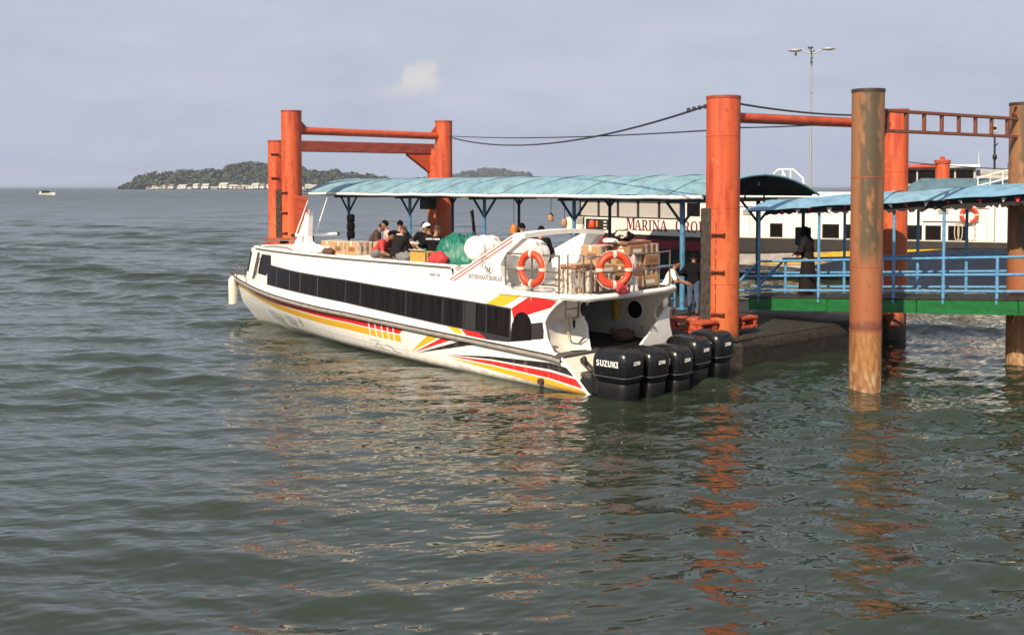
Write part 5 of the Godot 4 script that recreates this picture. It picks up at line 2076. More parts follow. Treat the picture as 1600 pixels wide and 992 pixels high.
	for q in [[-1.10, 1.42, 0.34], [-1.20, 1.10, 0.2]]:
		var rr2 := []
		for k in 7:
			var yy: float = q[1] - q[2] * k / 6.0
			var ac := lut(cut, yy) - 0.15 * 0.8 + 0.16 * sin(0.8 * PI)
			rr2.append(PackedVector3Array([L(q[0] - 0.035, yy, ac - 0.005), L(q[0] + 0.03 - 0.02 * k / 6.0, yy, ac - 0.012)]))
		var rs := MB.new()
		rs.surf(rr2, 1.0)
		part("rust_run", rs, M.letter_tan, root)
	var ft := MB.new()
	ft.cyl(L(-1.84, 0.70, 1.0), L(-1.84, 0.86, 1.0), 0.03, 0.03, 8)
	ft.box(L(-1.84, 0.87, 1.0), Vector3(0.05, 0.04, 0.22), Basis(), 0.01)
	part("mooring_cleat", ft, M.steel_rail, root)
	# --- cockpit interior
	for q in [["cockpit_floor", L(0.2, 0.70, 2.0), Vector3(3.0, 0.04, 2.3)], ["cockpit_wall", L(0.2, 1.3, 2.95), Vector3(3.0, 1.25, 0.05)], ["cockpit_wall", L(-0.95, 1.3, 2.05), Vector3(0.05, 1.2, 1.7)]]:
		var ck := MB.new()
		ck.box(q[1], q[2])
		part(q[0], ck, M.cockpit, root)
	var cd := MB.new()
	cd.box(L(-0.1, 1.28, 2.90), Vector3(0.62, 1.12, 0.05), Basis(), 0.01)
	part("cabin_door", cd, M.hair, root)
	var sw := MB.new()
	sw.prism(V2([[3.0, 0.72], [3.0, 1.88], [0.12, 1.88], [0.42, 1.70], [0.66, 1.46], [0.72, 1.28], [0.55, 1.05], [0.30, 0.85], [0.22, 0.72]]), Transform3D(Basis(Vector3(0, 0, -1), Vector3.UP, Vector3(1, 0, 0)), Vector3(1.27, 0, 0)), 0.06)
	part("starboard_wing", sw, M.gelcoat_worn, root)
	var st := MB.new()
	st.prism(V2([[0.10, 0.72], [1.34, 0.72], [1.30, 0.90], [1.22, 1.10], [1.19, 1.30], [1.24, 1.50], [1.17, 1.52]]), Transform3D(Basis(), L(0, 0, 0.30)), 0.06)
	part("wing_gusset", st, M.gelcoat, root)
	var ph := MB.new()
	ph.cyl(L(1.275, 1.36, 1.25), L(1.255, 1.36, 1.25), 0.235, 0.235, 24)
	part("porthole_rim", ph, M.gelcoat, root)
	var pg := MB.new()
	pg.cyl(L(1.262, 1.36, 1.25), L(1.248, 1.36, 1.25), 0.205, 0.205, 24)
	part("porthole_glass", pg, M.glass_dark, root)
	var pt := MB.new()
	pt.prism(V2([[1.02, 1.0], [1.10, 0.99], [1.03, 0.88]]), Transform3D(Basis(Vector3(0, 0, -1), Vector3.UP, Vector3(1, 0, 0)), Vector3(1.25, 0, 0)), 0.02)
	part("yellow_mark", pt, M.yellow_cloth, root)
	# --- cabin front with raked windscreens
	var nose := func(ph: float, y: float, o: float) -> Vector3:
		var af := 14.55 - (y - 1.25) * 0.55
		var cx := cab_x(af, y)
		return L((cx + o) * sin(ph), y, af + (0.75 + o) * cos(ph))
	var nr := []
	for k in 9:
		var y := lerpf(1.15, 2.37, k / 8.0)
		var row := PackedVector3Array()
		for i in 21:
			row.append(nose.call(lerpf(-PI / 2, PI / 2, i / 20.0), y, 0.0))
		nr.append(row)
	var nm := MB.new()
	nm.surf(nr, 1.0)
	if nm.n[60].z > 0:
		nm = MB.new()
		nm.surf(nr, -1.0)
	part("cabin_front", nm, M.gelcoat, root)
	for q in [[-1.42, -0.62], [-0.52, 0.0], [0.08, 0.60], [0.70, 1.42]]:
		var wr := []
		for k in 5:
			var y := lerpf(1.62, 2.24, k / 4.0)
			var row := PackedVector3Array()
			for i in 7:
				row.append(nose.call(lerpf(q[0], q[1], i / 6.0), y, 0.012))
			wr.append(row)
		var wm := MB.new()
		wm.surf(wr, 1.0)
		if wm.n[10].z > 0:
			wm = MB.new()
			wm.surf(wr, -1.0)
		part("windscreen", wm, M.glass_dark, root)
	# --- roof with a raised rim
	var rf := []
	for k in 41:
		var row := PackedVector3Array()
		for u in [-1.0, -0.97, -0.93, -0.91, -0.6, -0.2, 0.2, 0.6, 0.91, 0.93, 0.97, 1.0]:
			var ae := 13.93 + 0.75 * sqrt(maxf(0.0, 1.0 - u * u))
			var a := lerpf(4.0, ae, k / 40.0)
			var y := 2.37
			if absf(u) in [0.97, 0.93]: y = 2.405
			if absf(u) < 0.92: y = 2.345
			if absf(u) < 0.7: y = 2.36
			row.append(L(u * (cab_x(minf(a, 13.93), 2.37) + 0.015), y + (0.03 if k == 40 else 0.0), a))
		rf.append(row)
	var rm := MB.new()
	rm.surf(rf, 1.0)
	if rm.n[0].y < 0:
		rm = MB.new()
		rm.surf(rf, -1.0)
	part("cabin_roof", rm, M.gelcoat, root)
	for sd in [-1.0, 1.0]:
		var gt := MB.new()
		var pts := []
		for i in 31:
			var a := lerpf(4.1, 13.8, i / 30.0)
			pts.append(L(sd * (cab_x(a, 2.33) + 0.012), 2.335, a))
		gt.tube(pts, 0.014, 6)
		part("roof_seam", gt, M.rail_dull, root)
	var rim := MB.new()
	var rp := []
	for i in 31:
		var a := lerpf(4.0, 13.85, i / 30.0)
		rp.append(L(-(cab_x(a, 2.37) + 0.02), 2.385, a))
	rim.tube(rp, 0.034, 8)
	part("roof_rim", rim, M.gelcoat, root)
	for q in [["raft_deck", L(0, 1.955, 3.35), Vector3(3.68, 0.04, 1.60)], ["roof_end", L(0, 2.16, 4.06), Vector3(3.70, 0.40, 0.06)], ["roof_lip", L(0, 2.36, 4.10), Vector3(3.72, 0.07, 0.16)]]:
		var fw := MB.new()
		fw.box(q[1], q[2], Basis(), 0.01)
		part(q[0], fw, M.gelcoat, root)
	# --- window band: black frame and separate panes
	var top := [[2.2, 1.57], [3.05, 1.61], [5.17, 1.69], [8.18, 1.81], [10.82, 1.865], [12.61, 1.94], [13.0, 1.95]]
	var bot := [[2.2, 0.90], [2.89, 0.94], [4.36, 1.0], [8.22, 1.22], [10.49, 1.29], [12.83, 1.35]]
	var wfr := part("window_band", side_strip(2.24, 12.78, top, bot, 0.012, 30), M.band_black, root)
	var cuts := [12.70, 12.02, 11.15, 10.5, 9.55, 8.20, 7.55, 5.75, 4.42, 3.72, 3.34, 2.98, 2.27]
	var ti := []
	var bi := []
	for q in top: ti.append([q[0], q[1] - 0.035])
	for q in bot: bi.append([q[0], q[1] + 0.035])
	for i in cuts.size() - 1:
		var open := i == 9
		part("window_pane", side_strip(cuts[i] - 0.02, cuts[i + 1] + 0.02, ti, bi, 0.006 if open else 0.022, 4), M.dark_room if open else M.glass_dark, wfr)
	for i in range(1, cuts.size() - 1):
		var yt2 := lut(top, cuts[i]) - 0.03
		var yb2 := lut(bot, cuts[i]) + 0.03
		part("window_seal", side_patch([[cuts[i] + 0.022, yb2], [cuts[i] + 0.022, yt2], [cuts[i] - 0.022, yt2], [cuts[i] - 0.022, yb2]], 0.027), M.rub_dark if i in [1, 2, 3, 4] else M.band_black, wfr)
	for q in [[11.3, 1.95, 0.09], [8.9, 1.88, 0.07], [6.6, 1.80, 0.08], [4.9, 1.73, 0.06]]:
		part("rust_run", side_patch([[q[0] + 0.02, q[1] + q[2]], [q[0] - 0.02, q[1] + q[2]], [q[0] - 0.008, q[1] - 0.06], [q[0] + 0.008, q[1] - 0.06]], 0.003), M.letter_faint, root)
	for q in [[1.66, 1.93], [2.44, 1.94], [0.92, 1.90]]:
		part("rust_run", side_patch([[q[0] + 0.018, q[1]], [q[0] - 0.018, q[1]], [q[0] - 0.006, q[1] - 0.16], [q[0] + 0.006, q[1] - 0.16]], 0.011), M.letter_tan, root)
	part("panel_seam", side_strip(2.6, 12.4, [[2.6, 2.045], [12.4, 2.13]], [[2.6, 2.037], [12.4, 2.122]], 0.003, 24), M.letter_faint, root)
	part("side_window", side_patch([[13.25, 2.21], [12.52, 2.22], [12.50, 1.90], [12.9, 1.60], [13.56, 1.62], [13.42, 1.95]], 0.016), M.glass_dark, root)
	part("door_slot", side_patch([[13.62, 2.24], [13.44, 2.24], [13.72, 1.66], [13.98, 1.42], [14.12, 1.42]], 0.016), M.dark_room, root)
	for q in [[[13.42, 2.2], [13.86, 1.45]], [[13.34, 2.1], [13.74, 1.55]]]:
		var gb := MB.new()
		gb.tube([L(-cab_x(q[0][0], q[0][1]), q[0][1], q[0][0]), L(-cab_x(q[0][0], q[0][1]) - 0.07, q[0][1] - 0.05, q[0][0]), L(-cab_x(q[1][0], q[1][1]) - 0.07, q[1][1] + 0.05, q[1][0]), L(-cab_x(q[1][0], q[1][1]), q[1][1], q[1][0])], 0.016, 6)
		part("grab_rail", gb, M.steel_rail, root)
	# painted patches
	part("black_patch", side_patch([[3.55, 0.80], [2.33, 0.83], [1.27, 1.01], [1.275, 1.36], [1.62, 1.30], [2.20, 1.26], [2.24, 1.0], [3.0, 0.98], [3.7, 1.0]], 0.009), M.band_black, root)
	var arch := [[2.20, 0.86]]
	for k in 13:
		var an := PI * k / 12.0
		arch.append([1.895 + cos(an) * 0.275, 1.20 + sin(an) * 0.32])
	arch.append([1.62, 0.95])
	part("door_arch", side_patch(arch, 0.022), M.glass_dark, root)
	part("yellow_panel", side_patch([[3.02, 1.61], [2.55, 1.86], [1.93, 1.87], [2.47, 1.60]], 0.007), M.decal_yellow, root)
	part("red_panel", side_patch([[2.23, 1.57], [1.70, 1.87], [0.94, 1.83], [0.90, 1.74], [1.66, 1.50], [2.16, 1.34]], 0.007), M.decal_red, root)
	part("yellow_chip", side_patch([[4.26, 0.99], [3.86, 0.97], [3.72, 0.835], [3.98, 0.84]], 0.007), M.decal_yellow, root)
	part("red_chip", side_patch([[3.80, 0.965], [3.22, 0.945], [2.98, 0.83], [3.60, 0.832]], 0.011), M.decal_red, root)
	for q in [[9.1, 2.08], [7.4, 2.06], [6.1, 2.12]]:
		part("side_slot", side_patch([[q[0], q[1]], [q[0] - 0.5, q[1] - 0.01], [q[0] - 0.5, q[1] - 0.03], [q[0], q[1] - 0.02]], 0.005), M.letter_faint, root)
	# lettering
	var tb := Basis(Vector3(0, 0, 1), Vector3.UP, Vector3(-1, 0, 0))
	var wx := 13.3
	for word in ["BUTIKNIRAN", "BERKAH", "07"]:
		var half: float = word.length() * 0.062
		var am: float = wx - half
		var xm := hull_x(am, 0.56)
		var slope := atan2(hull_x(am - 0.4, 0.56) - hull_x(am + 0.4, 0.56), 0.8)
		var bs := Basis(Vector3.UP, -slope) * tb * Basis(Vector3.BACK, -0.045)
		bs = Basis(bs.x, (bs.y + bs.z * 0.35).normalized(), bs.x.cross((bs.y + bs.z * 0.35).normalized()))
		text("bow_lettering", word, 0.13, Transform3D(bs, L(-xm - 0.028, 0.50, am)), M.letter_grey, root, "Droid Sans", true, 0.9)
		wx -= half * 2.0 + 0.18
	text("cabin_lettering", "BUTIKNIRAN BERKAH", 0.085, Transform3D(tb, L(-1.856, 2.19, 3.05)), M.letter_grey, root, "Droid Serif", true, 0.8)
	text("cabin_lettering", "XXXIX 7 07", 0.06, Transform3D(tb, L(-1.842, 2.15, 4.75)), M.letter_grey, root, "Droid Sans", true, 0.9)
	# --- arch, port leg with its stripes and emblem
	var sxf := Transform3D(Basis(Vector3(0, 0, -1), Vector3.UP, Vector3(1, 0, 0)), Vector3(-1.845, 0, 0))
	var leg := [[4.24, 1.9], [4.24, 2.10], [2.14, 3.20], [1.98, 3.20], [1.90, 3.10], [2.40, 2.76], [2.58, 2.50], [2.55, 2.24], [2.40, 1.97], [2.42, 1.9]]
	var lm := MB.new()
	lm.prism(V2(leg), sxf, 0.20)
	var leg_node := part("arch_leg", lm, M.gelcoat, root)
	var bx2 := sxf
	bx2.origin.x = -1.851
	for q in [0.0, 0.085]:
		var sm := MB.new()
		sm.prism(V2([[4.20 - q * 1.2, 2.085 - q * 0.3], [2.20, 3.135 - q], [2.20, 3.105 - q], [4.20 - q * 1.2, 2.055 - q * 0.3]]), bx2, 0.02)
		part("red_pinstripe", sm, M.stripe_red, leg_node)
	var em := MB.new()
	var er := []
	for k in 24:
		var an := TAU * k / 24.0
		er.append(L(-1.85, 2.45 + sin(an) * 0.20, 3.0 + cos(an) * 0.20))
	em.tube(er, 0.009, 6, true)
	part("emblem_ring", em, M.letter_grey, leg_node)
	text("emblem_letter", "G", 0.13, Transform3D(tb, L(-1.854, 2.46, 3.08)), M.letter_dark, leg_node, "Droid Serif", false)
	text("emblem_letter", "M", 0.12, Transform3D(tb, L(-1.852, 2.36, 2.95)), M.letter_dark, leg_node, "Droid Serif", true)
	# top bar, crowned across the boat, and the starboard leg
	var bar := []
	for k in 13:
		var u := k / 12.0
		bar.append([lerpf(-1.846, 0.86, u), 3.20 + 0.06 * sin(u * PI)])
	for k in 13:
		var u := 1.0 - k / 12.0
		bar.append([lerpf(-1.846, 0.86, u), 3.10 + 0.06 * sin(u * PI)])
	var bb := MB.new()
	bb.prism(V2(bar), Transform3D(Basis(), L(0, 0, 2.16)), 0.32)
	part("arch_bar", bb, M.gelcoat, root)
	var sl := MB.new()
	sl.prism(V2([[4.0, 2.34], [2.16, 3.20], [1.90, 3.20], [1.84, 3.10], [2.62, 2.30], [2.9, 1.98], [3.9, 1.98]]), Transform3D(Basis(Vector3(0, 0, -1), Vector3.UP, Vector3(1, 0, 0)), Vector3(0.62, 0, 0)), 0.24)
	part("arch_leg", sl, M.gelcoat, root)
	# --- aft upper deck
	var dp := V2([[-1.87, -2.62], [-1.87, -0.75], [-1.80, -0.28], [-1.60, -0.12], [-0.4, -0.04], [0.7, -0.06], [1.22, -0.12], [1.36, -0.3], [1.36, -2.62]])
	var ud := MB.new()
	ud.prism(dp, Transform3D(Basis(Vector3(1, 0, 0), Vector3(0, 0, 1), Vector3(0, -1, 0)), Vector3(0, 1.965, 0)), 0.10)
	part("upper_deck", ud, M.gelcoat, root)
	var ue := MB.new()
	ue.tube([L(-1.84, 1.93, 0.8), L(-1.78, 1.93, 0.30), L(-1.58, 1.93, 0.13), L(-0.4, 1.93, 0.05), L(0.7, 1.93, 0.07), L(1.22, 1.94, 0.14), L(1.35, 1.95, 0.32), L(1.35, 1.95, 2.6)], 0.065, 10)
	part("deck_edge", ue, M.gelcoat, root)
	# --- stainless rails round the upper deck
	var rails := [[[-1.80, 2.46], [-1.80, 1.67], [-1.80, 0.90]], [[-1.55, 0.24], [-0.45, 0.16], [0.72, 0.18], [1.26, 0.28]]]
	for rl in rails:
		for q in rl:
			var pm := MB.new()
			pm.cyl(L(q[0], 1.96, q[1]), L(q[0], 2.78, q[1]), 0.020, 0.020, 8)
			part("rail_post", pm, M.steel_rail, root)
		for y in [2.76, 2.42, 2.14]:
			if y < 2.2 and rl[0][0] > -1.7:
				continue
			var pts := []
			for q in rl:
				pts.append(L(q[0], y, q[1]))
			var tm2 := MB.new()
			tm2.tube(pts, 0.018, 8)
			part("rail", tm2, M.steel_rail, root)
	var ga := MB.new()
	ga.tube([L(-1.80, 1.98, 0.66), L(-1.80, 2.80, 0.66), L(-1.58, 2.79, 0.42), L(-1.58, 1.98, 0.42)], 0.018, 8)
	ga.cyl(L(-1.80, 2.40, 0.66), L(-1.58, 2.40, 0.42), 0.014, 0.014, 6)
	ga.cyl(L(-1.58, 2.79, 0.42), L(-1.55, 2.74, 0.26), 0.016, 0.016, 6)
	part("gate", ga, M.steel_rail, root)
	# folding ladder and a fender hung at the port corner
	var ld := MB.new()
	for x in [-1.78, -1.36]:
		ld.tube([L(x, 1.98, 0.80), L(x, 1.82, 0.74), L(x + 0.05, 1.46, 0.80), L(x + 0.02, 1.40, 0.92)], 0.026, 8)
	for y in [1.83, 1.66, 1.48]:
		ld.cyl(L(-1.76, y, 0.76), L(-1.33, y, 0.76), 0.016, 0.016, 6)
	part("ladder", ld, M.steel_rail, root)
	var bk := MB.new()
	bk.ball(L(-1.12, 1.62, 0.80), Vector3(0.09, 0.14, 0.07))
	bk.cyl(L(-1.12, 1.7, 0.80), L(-1.14, 1.92, 0.78), 0.03, 0.02, 8)
	bk.box(L(-1.12, 1.50, 0.80), Vector3(0.10, 0.08, 0.06), Basis(), 0.02)
	part("rope_block", bk, M.rubber, root)
	# --- foredeck fittings
	var fd := MB.new()
	fd.tube([L(-0.86, 1.22, 14.6), L(-0.86, 1.62, 14.7), L(-0.52, 1.74, 15.7), L(0.0, 1.78, 16.3), L(0.52, 1.74, 15.7), L(0.86, 1.62, 14.7), L(0.86, 1.22, 14.6)], 0.02, 8)
	for q in [[-0.52, 15.7], [0.0, 16.3], [0.52, 15.7]]:
		fd.cyl(L(q[0], 1.28, q[1]), L(q[0], 1.76, q[1]), 0.018, 0.018, 6)
	part("pulpit_rail", fd, M.steel_rail, root)
	var bp := MB.new()
	bp.box(L(0, 1.38, 16.45), Vector3(0.24, 0.10, 0.8), Basis(), 0.04)
	bp.cyl(L(-0.12, 1.47, 15.9), L(0.12, 1.47, 15.9), 0.10, 0.10, 12)
	part("windlass", bp, M.rub_dark, root)
	var rr := MB.new()
	rr.tube([L(-0.9, 2.42, 13.7), L(-0.85, 2.52, 14.0), L(0.0, 2.54, 14.5), L(0.85, 2.52, 14.0), L(0.9, 2.42, 13.7)], 0.022, 8)
	rr.tube([L(-1.05, 2.40, 13.4), L(-1.2, 2.47, 12.6), L(-1.35, 2.47, 11.6), L(-1.4, 2.40, 11.2)], 0.018, 8)
	part("roof_rail", rr, M.steel_rail, root)
	# --- radar mast on the roof
	var mxf := Transform3D(Basis(Vector3(0, 0, -1), Vector3.UP, Vector3(1, 0, 0)), Vector3(-0.30, 0, 0))
	var mm := MB.new()
	mm.prism(V2([[12.95, 2.36], [12.62, 2.72], [12.22, 3.40], [12.05, 3.40], [12.10, 2.75], [12.02, 2.36]]), mxf, 0.16)
	part("radar_mast", mm, M.gelcoat, root)
	var mt := MB.new()
	mt.box(L(-0.22, 3.42, 12.13), Vector3(0.17, 0.035, 0.2), Basis(), 0.01)
	mt.cyl(L(-0.22, 3.45, 12.13), L(-0.22, 3.53, 12.13), 0.03, 0.03, 8)
	part("mast_light", mt, M.grey_panel, root)
	var rb2 := MB.new()
	rb2.box(L(0.12, 2.78, 12.30), Vector3(1.55, 0.085, 0.12), Basis(), 0.03)
	part("radar_scanner", rb2, M.gelcoat, root)
	var rc := MB.new()
	rc.box(L(-0.68, 2.78, 12.30), Vector3(0.05, 0.10, 0.13), Basis(), 0.01)
	rc.box(L(0.92, 2.78, 12.30), Vector3(0.05, 0.10, 0.13), Basis(), 0.01)
	rc.cyl(L(0.0, 2.36, 12.3), L(0.0, 2.75, 12.3), 0.06, 0.05, 8)
	part("scanner_mount", rc, M.motor_matt, root)
	for q in [[L(-0.55, 2.80, 12.35), L(-0.22, 3.80, 12.2)], [L(0.08, 2.80, 12.25), L(0.33, 3.88, 12.0)]]:
		var an := MB.new()
		an.cyl(q[0], q[1], 0.022, 0.012, 6)
		part("aerial", an, M.gelcoat, root)
	# --- things hung on or lashed to the boat
	var fe := thing("boat_fender", "white cylindrical fender hanging from the speedboat's bow", "fender", BF(-0.34, 0.86, 16.25))
	var fm := MB.new()
	fm.lathe([Vector2(0.0, -0.46), Vector2(0.10, -0.46), Vector2(0.135, -0.42), Vector2(0.14, 0.34), Vector2(0.10, 0.42), Vector2(0.035, 0.46), Vector2(0.0, 0.46)], Transform3D(), 16)
	part("body", fm, M.gelcoat_worn, fe)
	var fr := MB.new()
	fr.cyl(Vector3(0, 0.45, 0), Vector3(0.12, 0.62, 0.02), 0.014, 0.014, 6)
	part("rope", fr, M.rub_dark, fe)
	var lb1 := thing("lifebuoy", "orange lifebuoy hung on the side rail before the white raft canister", "lifebuoy", Transform3D(BT.basis * Basis(Vector3.UP, -PI / 2), BX(-1.87, 2.46, 1.62)), "lifebuoys on the speedboat rail")
	make_ring(lb1, 0.315, 0.078)
	var lb2 := thing("lifebuoy", "orange lifebuoy hung on the stern rail before stacked cartons, half covered", "lifebuoy", Transform3D(BT.basis * Basis(Vector3.UP, -0.62), BX(-1.02, 2.48, 0.06)), "lifebuoys on the speedboat rail")
	make_ring(lb2, 0.315, 0.078)

# ---------------------------------------------------------------- outboard motors
func build_motors() -> void:
	var root := thing("outboard_motor", "", "outboard motor", BT)
	# cowl: rounded sections by height
	var sect := [[0.44, 0.235, -0.30, 0.36], [0.50, 0.27, -0.36, 0.42], [0.58, 0.285, -0.39, 0.445], [0.72, 0.295, -0.40, 0.46], [0.86, 0.295, -0.395, 0.46], [0.95, 0.285, -0.38, 0.445], [1.02, 0.265, -0.35, 0.42], [1.07, 0.225, -0.30, 0.375], [1.10, 0.16, -0.22, 0.29], [1.115, 0.07, -0.10, 0.15], [1.117, 0.0, 0.02, 0.02]]
	var make := func(sc: Array, pw: float) -> Array:
		var rows := []
		for q in sc:
			var row := PackedVector3Array()
			for k in 33:
				var an := TAU * k / 32.0
				var c := cos(an)
				var s := sin(an)
				var x: float = q[1] * signf(c) * pow(absf(c), pw)
				var zc: float = (q[2] + q[3]) * 0.5
				var z: float = zc + (q[3] - q[2]) * 0.5 * signf(s) * pow(absf(s), pw)
				row.append(Vector3(x, q[0], z))
			rows.append(row)
		return rows
	var cm := MB.new()
	var rows: Array = make.call(sect, 0.42)
	cm.surf(rows, 1.0)
	if cm.n[200].dot(cm.v[200] - Vector3(0, 0.7, 0)) < 0:
		cm = MB.new()
		cm.surf(rows, -1.0)
	var cw := part("cowl", cm, M.motor_black, root)
	var lowr: Array = make.call([[-0.25, 0.16, -0.26, 0.24], [-0.02, 0.215, -0.30, 0.33], [0.16, 0.245, -0.33, 0.38], [0.30, 0.26, -0.35, 0.405], [0.43, 0.265, -0.35, 0.41], [0.445, 0.24, -0.32, 0.38]], 0.5)
	var lm := MB.new()
	lm.surf(lowr, 1.0)
	if lm.n[60].dot(lm.v[60] - Vector3(0, 0.2, 0)) < 0:
		lm = MB.new()
		lm.surf(lowr, -1.0)
	part("lower_cowl", lm, M.motor_matt, root)
	var le := MB.new()
	le.box(Vector3(0, -0.35, 0.0), Vector3(0.16, 0.8, 0.36), Basis(), 0.06)
	part("leg", le, M.motor_matt, root)
	var cl := MB.new()
	cl.box(Vector3(0.03, 0.34, -0.44), Vector3(0.24, 0.42, 0.22), Basis(), 0.03)
	cl.box(Vector3(0.04, 0.26, -0.66), Vector3(0.16, 0.28, 0.42), Basis(), 0.03)
	part("clamp_bracket", cl, M.motor_matt, root)
	var sm := MB.new()
	var seam: Array = make.call([[0.575, 0.290, -0.395, 0.450], [0.583, 0.290, -0.395, 0.450]], 0.42)
	sm.tube(Array(seam[0]).slice(0, 32), 0.006, 5, true)
	part("cowl_seam", sm, M.letter_dark, cw)
	var vn := MB.new()
	for k in 4:
		vn = MB.new()
		vn.box(Vector3(-0.18 + 0.11 * k, 1.062 + 0.012 * (1.5 - absf(k - 1.5)), 0.32), Vector3(0.085, 0.03, 0.13), Basis(Vector3.RIGHT, 0.35), 0.01)
		part("vent", vn, M.motor_matt, cw)
	var lt := MB.new()
	lt.box(Vector3(0, 0.80, 0.464), Vector3(0.008, 0.002, 0.002))
	var tb := Basis(Vector3(0, 0, 1), Vector3.UP, Vector3(-1, 0, 0))
	text("side_lettering", "SUZUKI", 0.115, Transform3D(tb, Vector3(-0.302, 0.83, 0.03)), M.decal_white, cw, "Droid Sans", true, 0.92)
	text("aft_lettering", "250", 0.07, Transform3D(Basis(), Vector3(0.0, 0.845, 0.465)), M.decal_white, cw, "Droid Sans", true, 1.15)
	var lch := MB.new()
	lch.box(Vector3(-0.292, 0.62, -0.12), Vector3(0.02, 0.07, 0.05), Basis(), 0.006)
	part("latch", lch, M.motor_matt, cw)
	var hz := MB.new()
	hz.tube([Vector3(0.12, 0.62, -0.36), Vector3(0.16, 0.66, -0.52), Vector3(0.14, 0.55, -0.70), Vector3(0.05, 0.42, -0.86)], 0.03, 8)
	part("rigging_hose", hz, M.rubber, root)
	var ln := MB.new()
	ln.box(Vector3(-0.299, 0.775, 0.02), Vector3(0.006, 0.012, 0.42), Basis(), 0.001)
	part("side_line", ln, M.letter_dark, cw)
	var spots := [[-1.80, -0.10, 0.63, "first"], [-0.98, -0.17, 0.66, "second"], [-0.18, -0.22, 0.70, "third"], [0.66, -0.12, 0.60, "fourth"], [1.50, -0.08, 0.62, "fifth"]]
	var ord := ["black outboard motor nearest the striped hull corner, its side lettering in full view", "black outboard motor second from the striped hull side", "black outboard motor in the middle of the row of five", "black outboard motor second from the orange pile", "black outboard motor nearest the orange pile"]
	for i in 5:
		var o := root
		if i > 0:
			o = root.duplicate()
			o.name = numbered("outboard_motor")
			add_child(o, true)
		o.transform = BF(spots[i][0], spots[i][1], -spots[i][2], [0.02, -0.05, 0.03, 0.04, -0.03][i]) * Transform3D(Basis.from_scale(Vector3(1.16, 1.02, 1.06)), Vector3.ZERO)
		tag(o, ord[i], "outboard motor", "outboard motors on the transom")

# ---------------------------------------------------------------- cargo
func carton(label: String, xf: Transform3D, s: Vector3, look: String, wrapped := false, sd := 0) -> void:
	var r := RandomNumberGenerator.new()
	r.seed = sd + 100
	var root := thing("carton", label, "carton", xf, "cartons carried on the speedboat")
	var b := MB.new()
	b.box(Vector3(0, s.y * 0.5, 0), s, Basis(), 0.012)
	var bn := part("box", b, M[look], root)
	for q in [[Vector3(0, s.y + 0.001, 0), Vector3(s.x * 1.004, 0.005, 0.07)], [Vector3(-s.x * 0.5 - 0.001, s.y * 0.86, 0), Vector3(0.005, s.y * 0.28, 0.07)], [Vector3(s.x * 0.5 + 0.001, s.y * 0.86, 0), Vector3(0.005, s.y * 0.28, 0.07)]]:
		var t := MB.new()
		t.box(q[0], q[1])
		part("tape", t, M.tape, bn)
	for q in [[Vector3(r.randf_range(-0.1, 0.1) * s.x, s.y * 0.45, s.z * 0.5 + 0.001), Vector3(s.x * 0.55, s.y * 0.36, 0.004)], [Vector3(-s.x * 0.5 - 0.001, s.y * 0.42, r.randf_range(-0.1, 0.1) * s.z), Vector3(0.004, s.y * 0.34, s.z * 0.5)]]:
		var p := MB.new()
		p.box(q[0], q[1])
		part("printed_label", p, M.carton_print if r.randf() < 0.25 else M.carton_dark, bn)
	if wrapped:
		for k in 3:
			var w := MB.new()
			var z := lerpf(-0.38, 0.38, k / 2.0) * s.x + r.randf_range(-0.02, 0.02)
			var wd := r.randf_range(0.05, 0.12)
			w.box(Vector3(z, s.y * 0.5, 0), Vector3(wd, s.y * 1.02, s.z * 1.03), Basis(), 0.006)
			part("plastic_wrap", w, M.wrap, bn)

func lump(at_: Vector3, r: Vector3, sd: int, rough := 0.25, seg := 22) -> MB:
	# a sagging sack: a flattened ball with soft creases
	var nn := FastNoiseLite.new()
	nn.seed = sd
	nn.frequency = 1.0
	nn.fractal_octaves = 4
	var rows := []
	for i in seg / 2 + 1:
		var th := PI * i / (seg / 2.0)
		var row := PackedVector3Array()
		for k in seg + 1:
			var a := TAU * (k % seg) / seg
			var d := Vector3(sin(th) * cos(a), cos(th), sin(th) * sin(a))
			var q := 1.0 + rough * nn.get_noise_3dv(d * 1.6) + rough * 0.5 * absf(nn.get_noise_3dv(d * 4.0 + Vector3(7, 0, 0)))
			var p := d * q * r
			p.y = maxf(p.y, -r.y * 0.72)
			row.append(at_ + p)
		rows.append(row)
	var mb := MB.new()
	mb.surf(rows, 1.0)
	var s := 0.0
	for k in mb.v.size():
		s += mb.n[k].dot(mb.v[k] - at_)
	if s < 0:
		mb = MB.new()
		mb.surf(rows, -1.0)
	return mb

